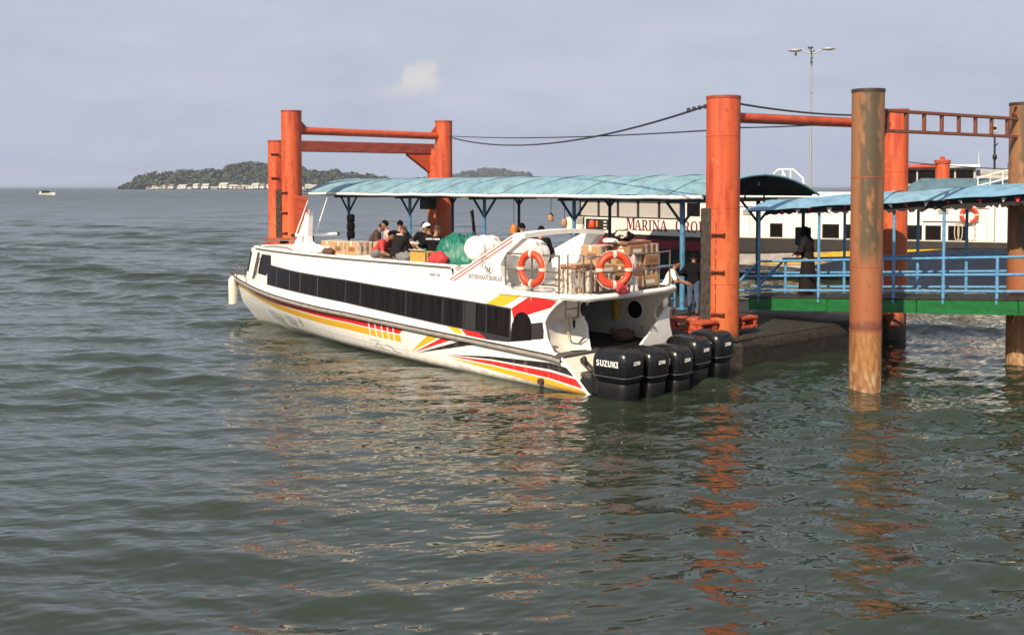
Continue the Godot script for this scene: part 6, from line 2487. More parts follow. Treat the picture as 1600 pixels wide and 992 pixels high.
func build_roof_cargo() -> void:
	var y := 2.362
	# two life raft canisters on cradles
	var idx := 0
	for q in [[4.35, 2.36, -0.62, "white life raft canister on the roof ahead of the arch, beside the green tarpaulin"], [2.95, 1.98, -0.72, "white life raft canister under the arch behind the rail lifebuoy"]]:
		var root := thing("life_raft_canister", q[3], "life raft", BF(q[2], q[1], q[0]), "life raft canisters")
		var r := 0.30 if idx == 0 else 0.36
		var ll := 0.72 if idx == 0 else 1.0
		var prof := []
		for e in [[0.0, -0.66], [0.47, -0.65], [0.78, -0.60], [0.96, -0.50], [1.0, -0.38], [1.0, -0.03], [1.07, -0.028], [1.07, 0.028], [1.0, 0.03], [1.0, 0.38], [0.96, 0.50], [0.78, 0.60], [0.47, 0.65], [0.0, 0.66]]:
			prof.append(Vector2(e[0] * r, e[1] * ll))
		var ax := Transform3D(Basis(Vector3(0, 1, 0), Vector3(1, 0, 0), Vector3(0, 0, -1)), Vector3(0, 0.37 if idx == 0 else 0.66, 0))
		var m := MB.new()
		m.lathe(prof, ax, 30)
		part("shell", m, M.gelcoat, root)
		var bd := MB.new()
		for x in [-0.27, 0.27]:
			var ring := []
			for k in 24:
				var a := TAU * k / 24.0
				ring.append(ax * Vector3(cos(a) * (r + 0.004), x, sin(a) * (r + 0.004)))
			bd.tube(ring, 0.012, 5, true)
		part("strap", bd, M.grey_panel, root)
		var cr := MB.new()
		for x in [-0.35, 0.35]:
			cr.box(Vector3(x, 0.06 if idx == 0 else 0.16, 0), Vector3(0.06, 0.12 if idx == 0 else 0.32, 0.62), Basis(), 0.01)
		cr.box(Vector3(0, 0.02, 0), Vector3(0.9, 0.03, 0.05), Basis(), 0.005)
		part("cradle", cr, M.gelcoat_worn, root)
		var up := (ax.origin)
		var lb := Basis(Vector3.RIGHT, -0.72)
		text("stencil", "SL 308", 0.085, Transform3D(lb, up + lb * Vector3(0.33, 0.02, r + 0.001)), M.letter_dark, root, "Droid Sans", true, 1.0)
		idx += 1
	# green tarpaulin thrown over a heap
	var tp := thing("tarpaulin", "crumpled green tarpaulin thrown over baggage on the boat roof", "tarpaulin", BF(-0.66, y, 5.12))
	var nn := FastNoiseLite.new()
	nn.seed = 61
	nn.frequency = 1.0
	nn.fractal_octaves = 3
	var rows := []
	for i in 37:
		var v := i / 36.0 * 2.0 - 1.0
		var row := PackedVector3Array()
		for j in 45:
			var u := j / 44.0 * 2.0 - 1.0
			var rr := clampf(sqrt(u * u * 0.95 + v * v * 0.95), 0.0, 1.4)
			var h := 0.66 * (1.0 - smoothstep(0.30, 1.12, rr + 0.22 * nn.get_noise_2d(u * 1.2 + 5.0, v * 1.2)))
			# slack folds wandering across the heap, deepest on its flanks
			var wx := u + 0.35 * nn.get_noise_2d(u * 1.5 + 3.0, v * 1.5)
			var wy := v + 0.35 * nn.get_noise_2d(u * 1.5, v * 1.5 + 17.0)
			var f := nn.get_noise_2d(wx * 1.3 + 20.0, wy * 1.7)
			var f2 := nn.get_noise_2d(wx * 2.6 - 8.0, wy * 1.5)
			h += 0.20 * (0.35 - absf(f) * 2.2) * (0.25 + h)
			h += 0.09 * (0.3 - absf(f2) * 2.0) * (0.3 + h)
			row.append(Vector3(v * 0.80 + 0.08 * f, maxf(h, 0.015 + 0.02 * absf(f)), -u * 0.90 + 0.10 * nn.get_noise_2d(v * 2.0, u * 2.0 + 9.0)))
		rows.append(row)
	var tm := MB.new()
	tm.surf(rows, 1.0)
	if tm.n[600].y < 0:
		tm = MB.new()
		tm.surf(rows, -1.0)
	part("cloth", tm, M.tarp, tp)
	# baggage
	var bags := [
		["white_sack", "long white sack lying on the roof edge near the radar mast", "sack", -1.02, 10.95, Vector3(0.24, 0.15, 0.62), "plastic_white", 3],
		["brown_bundle", "small brown bundle at the end of the white sack", "bundle", -1.25, 9.75, Vector3(0.15, 0.10, 0.22), "sack_brown", 4],
		["red_cloth", "red cloth spread behind the white sack near the mast", "cloth", -0.1, 11.3, Vector3(0.3, 0.10, 0.6), "cloth_red", 5],
		["grey_bag", "grey crumpled bag between the man in black and the tan box", "bag", -1.40, 6.35, Vector3(0.20, 0.13, 0.26), "cloth_grey", 6],
		["blue_plastic_bag", "pale blue plastic bag on the red bag beside the tarpaulin", "bag", -1.12, 5.45, Vector3(0.17, 0.13, 0.26), "plastic_blue", 7],
		["red_bag", "red travel bag beside the tan box on the boat roof", "bag", -1.48, 5.02, Vector3(0.20, 0.17, 0.27), "cloth_red", 8],
		["cream_bundle", "cream cloth bundle behind the man with the white collar", "bundle", -0.5, 7.3, Vector3(0.34, 0.26, 0.45), "cloth_cream", 10],
	]
	for b in bags:
		var r: Vector3 = b[5]
		var root := thing(b[0], b[1], b[2], BF(b[3], y, b[4]))
		part("body", lump(Vector3(0, r.y * 0.72, 0), r, b[7], 0.3), M[b[6]], root)
		var kn := MB.new()
		kn.cyl(Vector3(0, r.y * 1.55, r.z * 0.2), Vector3(0.02, r.y * 1.9, r.z * 0.25), 0.03, 0.05, 8)
		part("knot", kn, M[b[6]], root)
	var tb := thing("tan_box", "tan cardboard box with open flap standing on the port roof edge", "box", BF(-1.45, y, 5.62, 0.1))
	var bm := MB.new()
	bm.box(Vector3(0, 0.14, 0), Vector3(0.36, 0.28, 0.52), Basis(), 0.01)
	part("box", bm, M.box_tan, tb)
	var fl := MB.new()
	fl.box(Vector3(-0.16, 0.30, 0), Vector3(0.16, 0.012, 0.5), Basis(Vector3.BACK, -0.35), 0.003)
	part("flap", fl, M.tape, tb)
	var bb := thing("brown_box", "dark brown strapped box between the tan box and the red bag", "box", BF(-1.44, y, 5.26, -0.05))
	var bm2 := MB.new()
	bm2.box(Vector3(0, 0.13, 0), Vector3(0.34, 0.26, 0.20), Basis(), 0.01)
	part("box", bm2, M.sack_brown, bb)
	var ss := MB.new()
	ss.box(Vector3(0, 0.13, 0.0), Vector3(0.346, 0.266, 0.03))
	part("strap", ss, M.box_tan, bb)
	# cartons amidships
	carton("large wrapped carton nearest the radar mast on the roof", BF(-0.62, y, 10.35, 0.08), Vector3(0.55, 0.34, 0.50), "carton_light", true, 1)
	carton("wrapped tan carton in the middle of the roof row", BF(-0.60, y, 9.80, -0.05), Vector3(0.55, 0.33, 0.52), "carton_light", true, 2)
	carton("wrapped tan carton behind the man in the red shirt", BF(-0.62, y, 9.22, 0.03), Vector3(0.55, 0.35, 0.52), "carton_light", true, 3)
	carton("carton behind the man with the white collar, partly hidden", BF(-0.45, y, 8.2, 0.1), Vector3(0.6, 0.38, 0.5), "carton_light", true, 4)

func build_stern_cargo() -> void:
	var y := 1.967
	var s := Vector3(0.54, 0.25, 0.44)
	var rows := ["bottom", "second", "third", "top"]
	# the tall stack at the starboard corner: two columns
	for col in 2:
		for k in (4 if col == 1 else 4):
			var hgt := [0.25, 0.22, 0.24, 0.23]
			var yy := y
			for e in k:
				yy += hgt[e] + 0.004
			var looks := ["carton", "carton_dark", "carton_light", "carton"]
			carton("%s carton in the %s column of the tall stern stack" % [rows[k], "right hand" if col else "left hand"], BF(0.98 if col else 0.40, yy, 0.78 + 0.03 * ((k + col) % 3), [0.03, -0.06, 0.05, -0.02][(k + col) % 4]), Vector3(0.56 if col else 0.54, hgt[k], 0.48), looks[(k + col * 2) % 4], (k + col) % 2 == 0, 10 + k + col * 5)
	# a second rank behind it
	carton("wrapped carton standing behind the tall stern stack", BF(0.15, y, 1.45, 0.0), Vector3(0.6, 0.52, 0.5), "carton", true, 30)
	carton("carton on top of the wrapped one behind the stern lifebuoy", BF(0.10, y + 0.524, 1.42, 0.1), Vector3(0.62, 0.40, 0.5), "carton_light", true, 31)
	carton("wide flat carton capping the tall stern stack", BF(0.55, y + 0.957, 0.85, 0.04), Vector3(0.95, 0.07, 0.50), "carton_dark", false, 32)
	# the low group to port
	carton("wrapped carton by the rail gate at the port stern corner", BF(-1.38, y, 0.95, 0.05), Vector3(0.40, 0.50, 0.46), "carton", true, 33)
	carton("carton under the stern lifebuoy's port side", BF(-0.90, y, 0.88, -0.08), Vector3(0.42, 0.44, 0.46), "carton_dark", true, 34)
	carton("carton beside it with a white label, behind the stern rail", BF(-0.40, y, 0.92, 0.04), Vector3(0.46, 0.36, 0.46), "carton", true, 35)
	carton("brown carton lying on the two port cartons", BF(-1.10, y + 0.505, 1.0, 0.12), Vector3(0.72, 0.09, 0.40), "carton", false, 36)
	carton("carton seen through the stern lifebuoy", BF(-0.42, y + 0.364, 0.92, -0.1), Vector3(0.48, 0.20, 0.46), "carton_light", false, 37)
	# dark bag on top, and coverings
	var bg := thing("dark_bag", "black and white bundle lying on top of the stern carton stack", "bundle", BF(0.40, y + 1.03, 0.95))
	part("body", lump(Vector3(0, 0.10, 0), Vector3(0.26, 0.13, 0.2), 71, 0.45), M.cloth_black, bg)
	part("pale_fold", lump(Vector3(-0.12, 0.13, 0.06), Vector3(0.13, 0.10, 0.14), 72, 0.5), M.cloth_cream, bg)
	var wp := thing("white_paper", "white sheet tucked beside the bundle on the stern stack", "sheet", BF(0.02, y + 1.0, 1.0, 0.3))
	part("sheet", lump(Vector3(0, 0.04, 0), Vector3(0.2, 0.06, 0.16), 73, 0.3), M.plastic_white, wp)
	var wc := thing("white_cloth", "white and red cloth draped over the stern lifebuoy's lower right side", "cloth", BF(-0.66, 2.36, -0.02))
	var rows2 := []
	var nn := FastNoiseLite.new()
	nn.seed = 5
	nn.frequency = 3.0
	for i in 15:
		var v := i / 14.0
		var row := PackedVector3Array()
		for j in 13:
			var u := j / 12.0 - 0.5
			row.append(Vector3(u * (0.16 + 0.30 * v) - 0.10 + 0.18 * v, 0.12 - 0.46 * v, 0.07 + 0.045 * sin(u * 16.0 + v * 3.0) * v + 0.05 * nn.get_noise_2d(u, v)))
		rows2.append(row)
	var cm := MB.new()
	cm.surf(rows2, 1.0)
	part("white_fold", cm, M.cloth_white, wc)
	part("red_fold", lump(Vector3(-0.16, -0.28, 0.02), Vector3(0.22, 0.13, 0.07), 77, 0.5), M.cloth_red, wc)
	var pk := lump(Vector3(0.14, 0.18, 0.03), Vector3(0.07, 0.22, 0.06), 79, 0.4)
	part("pink_fold", pk, M.cloth_pink, wc)
	var bt := thing("black_sheet", "black plastic sheet spread under the stern cartons", "sheet", BF(0.0, 1.968, 0.5))
	var rows3 := []
	for i in 9:
		var row := PackedVector3Array()
		for j in 41:
			var u := j / 40.0
			row.append(Vector3(lerpf(-1.2, 1.2, u), 0.012 + 0.05 * absf(nn.get_noise_2d(u * 3.0, i * 0.2)) * (1.0 if i < 5 else 0.4), lerpf(0.30, -0.3, i / 8.0)))
		rows3.append(row)
	var sm := MB.new()
	sm.surf(rows3, 1.0)
	if sm.n[0].y < 0:
		sm = MB.new()
		sm.surf(rows3, -1.0)
	part("sheet", sm, M.rubber, bt)
	# in the cockpit
	var yc := thing("raincoat", "yellow raincoat hanging in the stern cockpit", "raincoat", BF(1.16, 1.30, 1.75))
	var ym := lump(Vector3(0, 0.10, 0), Vector3(0.06, 0.42, 0.10), 81, 0.35)
	part("coat", ym, M.yellow_cloth, yc)
	var hk := MB.new()
	hk.cyl(Vector3(0.06, 0.40, 0), Vector3(0.14, 0.50, 0), 0.012, 0.012, 6)
	part("hook", hk, M.steel_rail, yc)
	var sk := thing("brown_sack", "brown sack lying on the cockpit edge above the motors", "sack", BF(0.55, 0.72, 1.05))
	part("body", lump(Vector3(0, 0.12, 0), Vector3(0.34, 0.15, 0.22), 83, 0.4), M.sack_brown, sk)
	var nk := MB.new()
	nk.cyl(Vector3(-0.3, 0.2, 0.05), Vector3(-0.45, 0.30, 0.05), 0.05, 0.08, 8)
	part("neck", nk, M.sack_brown, sk)
	# hung below the shelter
	for q in [[9.55, 3.2, 3.18, "tan sack hung from the shelter eave to the left of the white ferry bow"], [8.95, 3.25, 3.02, "smaller tan sack hung from the shelter eave touching the white ferry bow"]]:
		var hs := thing("hanging_sack", q[3], "sack", Transform3D(PB, P(q[0], q[1], q[2])), "sacks hung under the shelter eave")
		part("body", lump(Vector3(0, 0, 0), Vector3(0.09, 0.16, 0.09), 91 + int(q[0]), 0.35), M.carton_light, hs)
		var sg := MB.new()
		sg.cyl(Vector3(0, 0.12, 0), Vector3(0.02, 3.83 - q[2], 0), 0.010, 0.010, 5)
		part("string", sg, M.cable, hs)

# ---------------------------------------------------------------- people
var head_mb: MB
var hand_mb: MB

func nets(bones: Array, h: float, k: float) -> MB:
	var lo := Vector3.ONE * 1e9
	var hi := -lo
	for b in bones:
		var m: float = maxf(b[2], b[3]) + 2.5 * h
		for e in 2:
			lo = lo.min(b[e] - Vector3.ONE * m)
			hi = hi.max(b[e] + Vector3.ONE * m)
	var nx := int((hi.x - lo.x) / h) + 2
	var ny := int((hi.y - lo.y) / h) + 2
	var nzz := int((hi.z - lo.z) / h) + 2
	var f := PackedFloat32Array()
	f.resize(nx * ny * nzz)
	for b in bones:
		var p0: Vector3 = b[0]
		var p1: Vector3 = b[1]
		var r0: float = b[2]
		var r1: float = b[3]
		var d := p1 - p0
		var dl := maxf(d.length_squared(), 1e-9)
		var m := maxf(r0, r1) + 3.2 / k
		var a := ((p0.min(p1) - Vector3.ONE * m - lo) / h).floor()
		var z := ((p0.max(p1) + Vector3.ONE * m - lo) / h).ceil()
		for ix in range(maxi(int(a.x), 0), mini(int(z.x), nx - 1) + 1):
			for iy in range(maxi(int(a.y), 0), mini(int(z.y), ny - 1) + 1):
				var o := (ix * ny + iy) * nzz
				for iz in range(maxi(int(a.z), 0), mini(int(z.z), nzz - 1) + 1):
					var p := Vector3(lo.x + ix * h, lo.y + iy * h, lo.z + iz * h)
					var t := clampf((p - p0).dot(d) / dl, 0.0, 1.0)
					var dd := p.distance_to(p0 + d * t) - lerpf(r0, r1, t)
					if dd * k < 6.0:
						f[o + iz] += exp(-dd * k)
	# surface nets
	var id := PackedInt32Array()
	id.resize(nx * ny * nzz)
	id.fill(-1)
	var vs := PackedVector3Array()
	var ns := PackedVector3Array()
	var off := [0, nzz * ny, nzz, nzz * ny + nzz, 1, nzz * ny + 1, nzz + 1, nzz * ny + nzz + 1]
	var cor := [Vector3(0, 0, 0), Vector3(1, 0, 0), Vector3(0, 1, 0), Vector3(1, 1, 0), Vector3(0, 0, 1), Vector3(1, 0, 1), Vector3(0, 1, 1), Vector3(1, 1, 1)]
	var edges := [[0, 1], [2, 3], [4, 5], [6, 7], [0, 2], [1, 3], [4, 6], [5, 7], [0, 4], [1, 5], [2, 6], [3, 7]]
	for ix in nx - 1:
		for iy in ny - 1:
			for iz in nzz - 1:
				var o := (ix * ny + iy) * nzz + iz
				var inn := 0
				for c in 8:
					if f[o + off[c]] > 1.0:
						inn += 1
				if inn == 0 or inn == 8:
					continue
				var dv := []
				for c in 8:
					dv.append(-log(maxf(f[o + off[c]], 0.002)) / k)
				var s := Vector3.ZERO
				var cnt := 0
				for e in edges:
					var da: float = dv[e[0]]
					var db: float = dv[e[1]]
					if (da < 0.0) != (db < 0.0):
						s += cor[e[0]].lerp(cor[e[1]], da / (da - db))
						cnt += 1
				s /= cnt
				id[o] = vs.size()
				vs.append(lo + (Vector3(ix, iy, iz) + s) * h)
				ns.append(Vector3(dv[1] + dv[3] + dv[5] + dv[7] - dv[0] - dv[2] - dv[4] - dv[6], dv[2] + dv[3] + dv[6] + dv[7] - dv[0] - dv[1] - dv[4] - dv[5], dv[4] + dv[5] + dv[6] + dv[7] - dv[0] - dv[1] - dv[2] - dv[3]).normalized())
	var mb := MB.new()
	var ax := [[1, nzz, 1], [0, 0, 0], [0, 0, 0]]
	for ix in range(1, nx - 1):
		for iy in range(1, ny - 1):
			for iz in range(1, nzz - 1):
				var o := (ix * ny + iy) * nzz + iz
				var ins := f[o] > 1.0
				for e in 3:
					var st: int = [nzz * ny, nzz, 1][e]
					if ins == (f[o + st] > 1.0):
						continue
					var u: int = [nzz, 1, nzz * ny][e]
					var w: int = [1, nzz * ny, nzz][e]
					var q := [id[o], id[o - u], id[o - u - w], id[o - w]]
					if q.min() < 0:
						continue
					mb.tri(vs[q[0]], vs[q[1]], vs[q[2]], ns[q[0]], ns[q[1]], ns[q[2]])
					mb.tri(vs[q[0]], vs[q[2]], vs[q[3]], ns[q[0]], ns[q[2]], ns[q[3]])
	return mb

func make_head() -> MB:
	var rows := []
	for i in 21:
		var th := PI * i / 20.0
		var row := PackedVector3Array()
		for k in 29:
			var a := TAU * (k % 28) / 28.0
			var d := Vector3(sin(th) * cos(a), cos(th), sin(th) * sin(a))
			var p := d * Vector3(0.077, 0.112, 0.096)
			if p.y < -0.02:
				var u := clampf((-0.02 - p.y) / 0.09, 0.0, 1.0)
				p.x *= 1.0 - 0.32 * u
				p.z = p.z * (1.0 - 0.10 * u) + (0.016 * u if p.z > 0 else 0.03 * u)
			if d.z > 0.3:
				p.z += 0.024 * exp(-(pow(p.x / 0.014, 2.0) + pow((p.y + 0.012) / 0.024, 2.0)))
				p.z += 0.006 * exp(-(pow(p.x / 0.026, 2.0) + pow((p.y + 0.058) / 0.011, 2.0)))
				for sx in [-1.0, 1.0]:
					p.z -= 0.010 * exp(-(pow((p.x - sx * 0.032) / 0.017, 2.0) + pow((p.y - 0.012) / 0.013, 2.0)))
			row.append(p)
		rows.append(row)
	var mb := MB.new()
	mb.surf(rows, 1.0)
	if mb.n[300].dot(mb.v[300]) < 0:
		mb = MB.new()
		mb.surf(rows, -1.0)
	for sx in [-1.0, 1.0]:
		mb.ball(Vector3(sx * 0.078, -0.004, -0.008), Vector3(0.010, 0.030, 0.019), Basis(Vector3.UP, sx * 0.4), 8, 6)
		mb.col = Color(0.08, 0.08, 0.08)
		mb.ball(Vector3(sx * 0.032, 0.012, 0.078), Vector3(0.011, 0.007, 0.008), Basis(), 8, 5)
		mb.col = Color(1, 1, 1)
	mb.col = Color(0.75, 0.5, 0.5)
	mb.box(Vector3(0, -0.058, 0.099), Vector3(0.036, 0.007, 0.006), Basis(), 0.002)
	mb.col = Color(1, 1, 1)
	return mb

func make_hand() -> MB:
	# right hand, wrist at the origin, fingers along +y, palm facing +z
	var b := []
	for k in 4:
		var x := -0.030 + k * 0.0195
		b.append([Vector3(x * 0.6, 0.012, 0), Vector3(x, 0.085, 0), 0.016, 0.012])
		var l: float = [0.060, 0.074, 0.080, 0.070][3 - k]
		var m := Vector3(x * 1.08, 0.085 + l * 0.52, 0.012)
		b.append([Vector3(x, 0.085, 0.0), m, 0.0092, 0.0085])
		b.append([m, m + Vector3(0, l * 0.34, 0.026), 0.0085, 0.0068])
	b.append([Vector3(-0.018, 0.022, 0.004), Vector3(-0.052, 0.060, 0.016), 0.014, 0.0105])
	b.append([Vector3(-0.052, 0.060, 0.016), Vector3(-0.058, 0.094, 0.028), 0.0100, 0.0080])
	return nets(b, 0.0055, 260.0)

func hair_mb(long_back: bool, sd: int) -> MB:
	var nn := FastNoiseLite.new()
	nn.seed = sd
	nn.frequency = 14.0
	var rows := []
	for i in 12:
		var row := PackedVector3Array()
		for k in 29:
			var a := TAU * (k % 28) / 28.0
			var front := smoothstep(-0.2, 0.8, sin(a))
			var lim := deg_to_rad(lerpf(122.0 if long_back else 108.0, 58.0, front))
			var th := lim * i / 11.0
			var d := Vector3(sin(th) * cos(a), cos(th), sin(th) * sin(a))
			var p := d * Vector3(0.087, 0.116, 0.107) + Vector3(0, 0.012, -0.008)
			p += d * 0.006 * nn.get_noise_3dv(d)
			if i == 11:
				p -= d * 0.012
			row.append(p)
		rows.append(row)
	var mb := MB.new()
	mb.surf(rows, 1.0)
	if mb.n[200].dot(mb.v[200]) < 0:
		mb = MB.new()
		mb.surf(rows, -1.0)
	return mb

func limb(s: Vector3, w: Vector3, up_len: float, bend: Vector3) -> Vector3:
	# middle joint of a two part limb
	var d := w - s
	var half := d.length() * 0.5
	var o := sqrt(maxf(up_len * up_len - half * half, 0.0))
	var b := (bend - d.normalized() * bend.dot(d.normalized())).normalized()
	return s + d * 0.5 + b * o

func person(label: String, xf: Transform3D, pose: String, o: Dictionary) -> Node3D:
	var root := thing("person", label, "person", xf)
	var lean: float = o.get("lean", 0.1)
	var roll: float = o.get("roll", 0.0)
	var tb := Basis(Vector3.BACK, roll) * Basis(Vector3.RIGHT, lean)
	var pel := Vector3(0, 0.12, 0)
	var hip := 0.095
	var kn := []
	var an := []
	if pose == "stand":
		pel = Vector3(0, 0.90, 0)
		kn = [Vector3(-0.11, 0.49, 0.02), Vector3(0.10, 0.49, 0.05)]
		an = [Vector3(-0.12, 0.08, -0.03), Vector3(0.11, 0.08, 0.03)]
	elif pose == "bench":
		pel = Vector3(0, 0.50, 0)
		kn = [Vector3(-0.13, 0.49, 0.42), Vector3(0.13, 0.49, 0.42)]
		an = [Vector3(-0.13, 0.08, 0.40), Vector3(0.14, 0.08, 0.46)]
	else:
		kn = [Vector3(-0.31, 0.17, 0.25), Vector3(0.31, 0.17, 0.25)]
		an = [Vector3(0.06, 0.07, 0.33), Vector3(-0.05, 0.07, 0.27)]
	var che := pel + tb * Vector3(0, 0.30, 0)
	var nek := pel + tb * Vector3(0, 0.50, 0.0)
	var hp: float = o.get("head_pitch", 0.15)
	var hyaw: float = o.get("head_yaw", 0.0)
	var hb := Basis(Vector3.UP, hyaw) * Basis(Vector3.RIGHT, lean * 0.45 + hp)
	var hed := nek + tb * Vector3(0, 0.06, 0.01) + hb * Vector3(0, 0.115, 0.015)
	var sh := [nek + tb * Vector3(-0.185, -0.055, 0), nek + tb * Vector3(0.185, -0.055, 0)]
	var wr := [o.get("wl", Vector3(-0.24, 0.30, 0.26)), o.get("wr", Vector3(0.24, 0.30, 0.26))]
	var el := []
	for k in 2:
		var d: Vector3 = wr[k] - sh[k]
		if d.length() > 0.525:
			wr[k] = sh[k] + d.normalized() * 0.525
		el.append(limb(sh[k], wr[k], 0.27, Vector3(-0.7 if k == 0 else 0.7, -0.6, -0.5)))
	var body := []
	body.append([pel + Vector3(-0.06, 0, 0), pel + Vector3(0.06, 0, 0), 0.095, 0.095])
	body.append([pel + tb * Vector3(-0.04, 0.05, 0), che + tb * Vector3(-0.06, 0, 0), 0.095, 0.10])
	body.append([pel + tb * Vector3(0.04, 0.05, 0), che + tb * Vector3(0.06, 0, 0), 0.095, 0.10])
	body.append([sh[0] + tb * Vector3(0.05, -0.03, 0), sh[1] + tb * Vector3(-0.05, -0.03, 0), 0.075, 0.075])
	body.append([che + tb * Vector3(-0.07, 0.02, 0), sh[0] + tb * Vector3(0.08, -0.05, 0), 0.09, 0.075])
	body.append([che + tb * Vector3(0.07, 0.02, 0), sh[1] + tb * Vector3(-0.08, -0.05, 0), 0.09, 0.075])
	body.append([nek - tb * Vector3(0, 0.03, 0), hed - hb * Vector3(0, 0.05, 0.01), 0.056, 0.050])
	for k in 2:
		body.append([sh[k], el[k], 0.046, 0.038])
		body.append([el[k], wr[k], 0.037, 0.026])
		var hj := pel + Vector3(-hip if k == 0 else hip, -0.01, 0)
		body.append([hj, kn[k], 0.080, 0.055])
		body.append([kn[k], an[k], 0.053, 0.036])
		var fdir := Vector3(0, -0.03, 0.14)
		if pose == "floor":
			fdir = Vector3(0.13 if k == 0 else -0.13, -0.02, 0.04)
		body.append([an[k], an[k] + fdir, 0.036, 0.027])
	var bm := nets(body, 0.024, 45.0)
	bm.append(head_mb, Transform3D(hb, hed))
	for k in 2:
		var fd: Vector3 = (wr[k] - el[k]).normalized()
		var pn: Vector3 = (Vector3(0.6 if k == 0 else -0.6, -0.4, 0.1) - fd * fd.dot(Vector3(0.6 if k == 0 else -0.6, -0.4, 0.1))).normalized()
		var xb := fd.cross(pn)
		bm.append(hand_mb, Transform3D(Basis(xb * (1.0 if k == 1 else -1.0), fd, pn), wr[k] - fd * 0.004))
	part("body", bm, M.skin, root)
	# clothes over the body
	var s := []
	for k in range(1, 6):
		s.append([body[k][0], body[k][1], body[k][2] + 0.016, body[k][3] + 0.016])
	s.append([pel + Vector3(-0.06, 0.03, 0), pel + Vector3(0.06, 0.03, 0), 0.112, 0.112])
	for k in 2:
		s.append([sh[k], el[k] if o.get("long", false) else sh[k].lerp(el[k], 0.75), 0.066, 0.058])
		if o.get("long", false):
			s.append([el[k], el[k].lerp(wr[k], 0.9), 0.057, 0.044])
	if o.get("hood", false):
		s.append([nek + tb * Vector3(-0.08, -0.01, -0.05), nek + tb * Vector3(0.08, -0.01, -0.05), 0.065, 0.065])
	part("shirt", nets(s, 0.024, 45.0), M[o.get("shirt", "cloth_black")], root)
	if o.get("dress", false):
		var dm := MB.new()
		var nn := FastNoiseLite.new()
		nn.seed = 2
		nn.frequency = 2.0
		var rows := []
		for i in 13:
			var v := i / 12.0
			var row := PackedVector3Array()
			for q in 29:
				var a := TAU * (q % 28) / 28.0
				var rr := lerpf(0.15, 0.25, pow(v, 0.8)) * (1.0 + 0.07 * sin(a * 7.0 + 2.0 * nn.get_noise_1d(v)) * v)
				row.append(pel + Vector3(cos(a) * rr, 0.16 - v * 0.98, sin(a) * rr * 0.85))
			rows.append(row)
		dm.surf(rows, 1.0)
		if dm.n[100].dot(dm.v[100] - Vector3(0, dm.v[100].y, 0)) < 0:
			dm = MB.new()
			dm.surf(rows, -1.0)
		part("dress", dm, M[o.get("trousers", "cloth_charcoal")], root)
	else:
		var t := [[pel + Vector3(-0.06, 0.02, 0), pel + Vector3(0.06, 0.02, 0), 0.106, 0.106]]
		for k in 2:
			var hj := pel + Vector3(-hip if k == 0 else hip, -0.01, 0)
			t.append([hj, kn[k], 0.094, 0.070])
			t.append([kn[k], kn[k].lerp(an[k], 0.93), 0.069, 0.055])
		part("trousers", nets(t, 0.024, 45.0), M[o.get("trousers", "cloth_charcoal")], root)
	var hair: String = o.get("hair", "short")
	if hair == "veil":
		var vm := MB.new()
		vm.append(hair_mb(true, 3), Transform3D(hb.scaled(Vector3(1.12, 1.10, 1.14)), hed))
		var vr := []
		for i in 11:
			var v := i / 10.0
			var row := PackedVector3Array()
			for q in 25:
				var a := lerpf(deg_to_rad(128.0), deg_to_rad(412.0), q / 24.0)
				var rr := lerpf(0.100, 0.235, pow(v, 0.7)) * (1.0 + 0.05 * sin(a * 6.0) * v)
				row.append(hed + Vector3(cos(a) * rr, 0.06 - v * 0.50, sin(a) * rr * 0.78 - 0.01))
			vr.append(row)
		vm.surf(vr, 1.0)
		part("veil", vm, M[o.get("cap", "cloth_black")], root)
	else:
		part("hair", hair_mb(hair == "long", label.length()), M.hair if o.get("hair_mat", "") == "" else M[o.hair_mat], root).transform = Transform3D(hb, hed)
	if o.has("cap") and hair != "veil":
		var cm := MB.new()
		var prof := []
		for i in 9:
			var th := deg_to_rad(88.0) * i / 8.0
			prof.append(Vector2(0.098 * sin(th), 0.105 * cos(th)))
		cm.lathe(prof, Transform3D(Basis.from_scale(Vector3(0.95, 1.0, 1.16)), Vector3(0, 0.038, -0.006)), 20)
		cm.prism(V2([[-0.075, 0.08], [-0.06, 0.15], [0.0, 0.175], [0.06, 0.15], [0.075, 0.08]]), Transform3D(Basis(Vector3(1, 0, 0), Vector3(0, -0.15, 0.99), Vector3(0, -0.99, -0.15)), Vector3(0, 0.058, 0)), 0.008)
		part("cap", cm, M[o.cap], root).transform = Transform3D(hb, hed)
	if o.get("collar", "") != "":
		var km := MB.new()
		var ring := []
		for q in 15:
			var a := lerpf(deg_to_rad(170.0), deg_to_rad(370.0), q / 14.0)
			ring.append(nek + tb * Vector3(cos(a) * 0.092, 0.012, sin(a) * 0.085 - 0.01))
		km.tube(ring, 0.016, 6)
		part("collar", km, M[o.collar], root)
	if o.get("back_print", "") != "":
		var bx := Transform3D(tb * Basis(Vector3.UP, PI), nek + tb * Vector3(0, -0.10, -0.112))
		text("back_print", o.back_print, 0.045, bx, M.decal_white, root, "Droid Sans", true, 1.1)
	if o.has("shoes"):
		var sm := MB.new()
		for k in 2:
			sm.append(lump(an[k] + Vector3(0, -0.035, 0.06), Vector3(0.055, 0.045, 0.13), 4, 0.1, 14))
		part("shoes", sm, M[o.shoes], root)
	return root

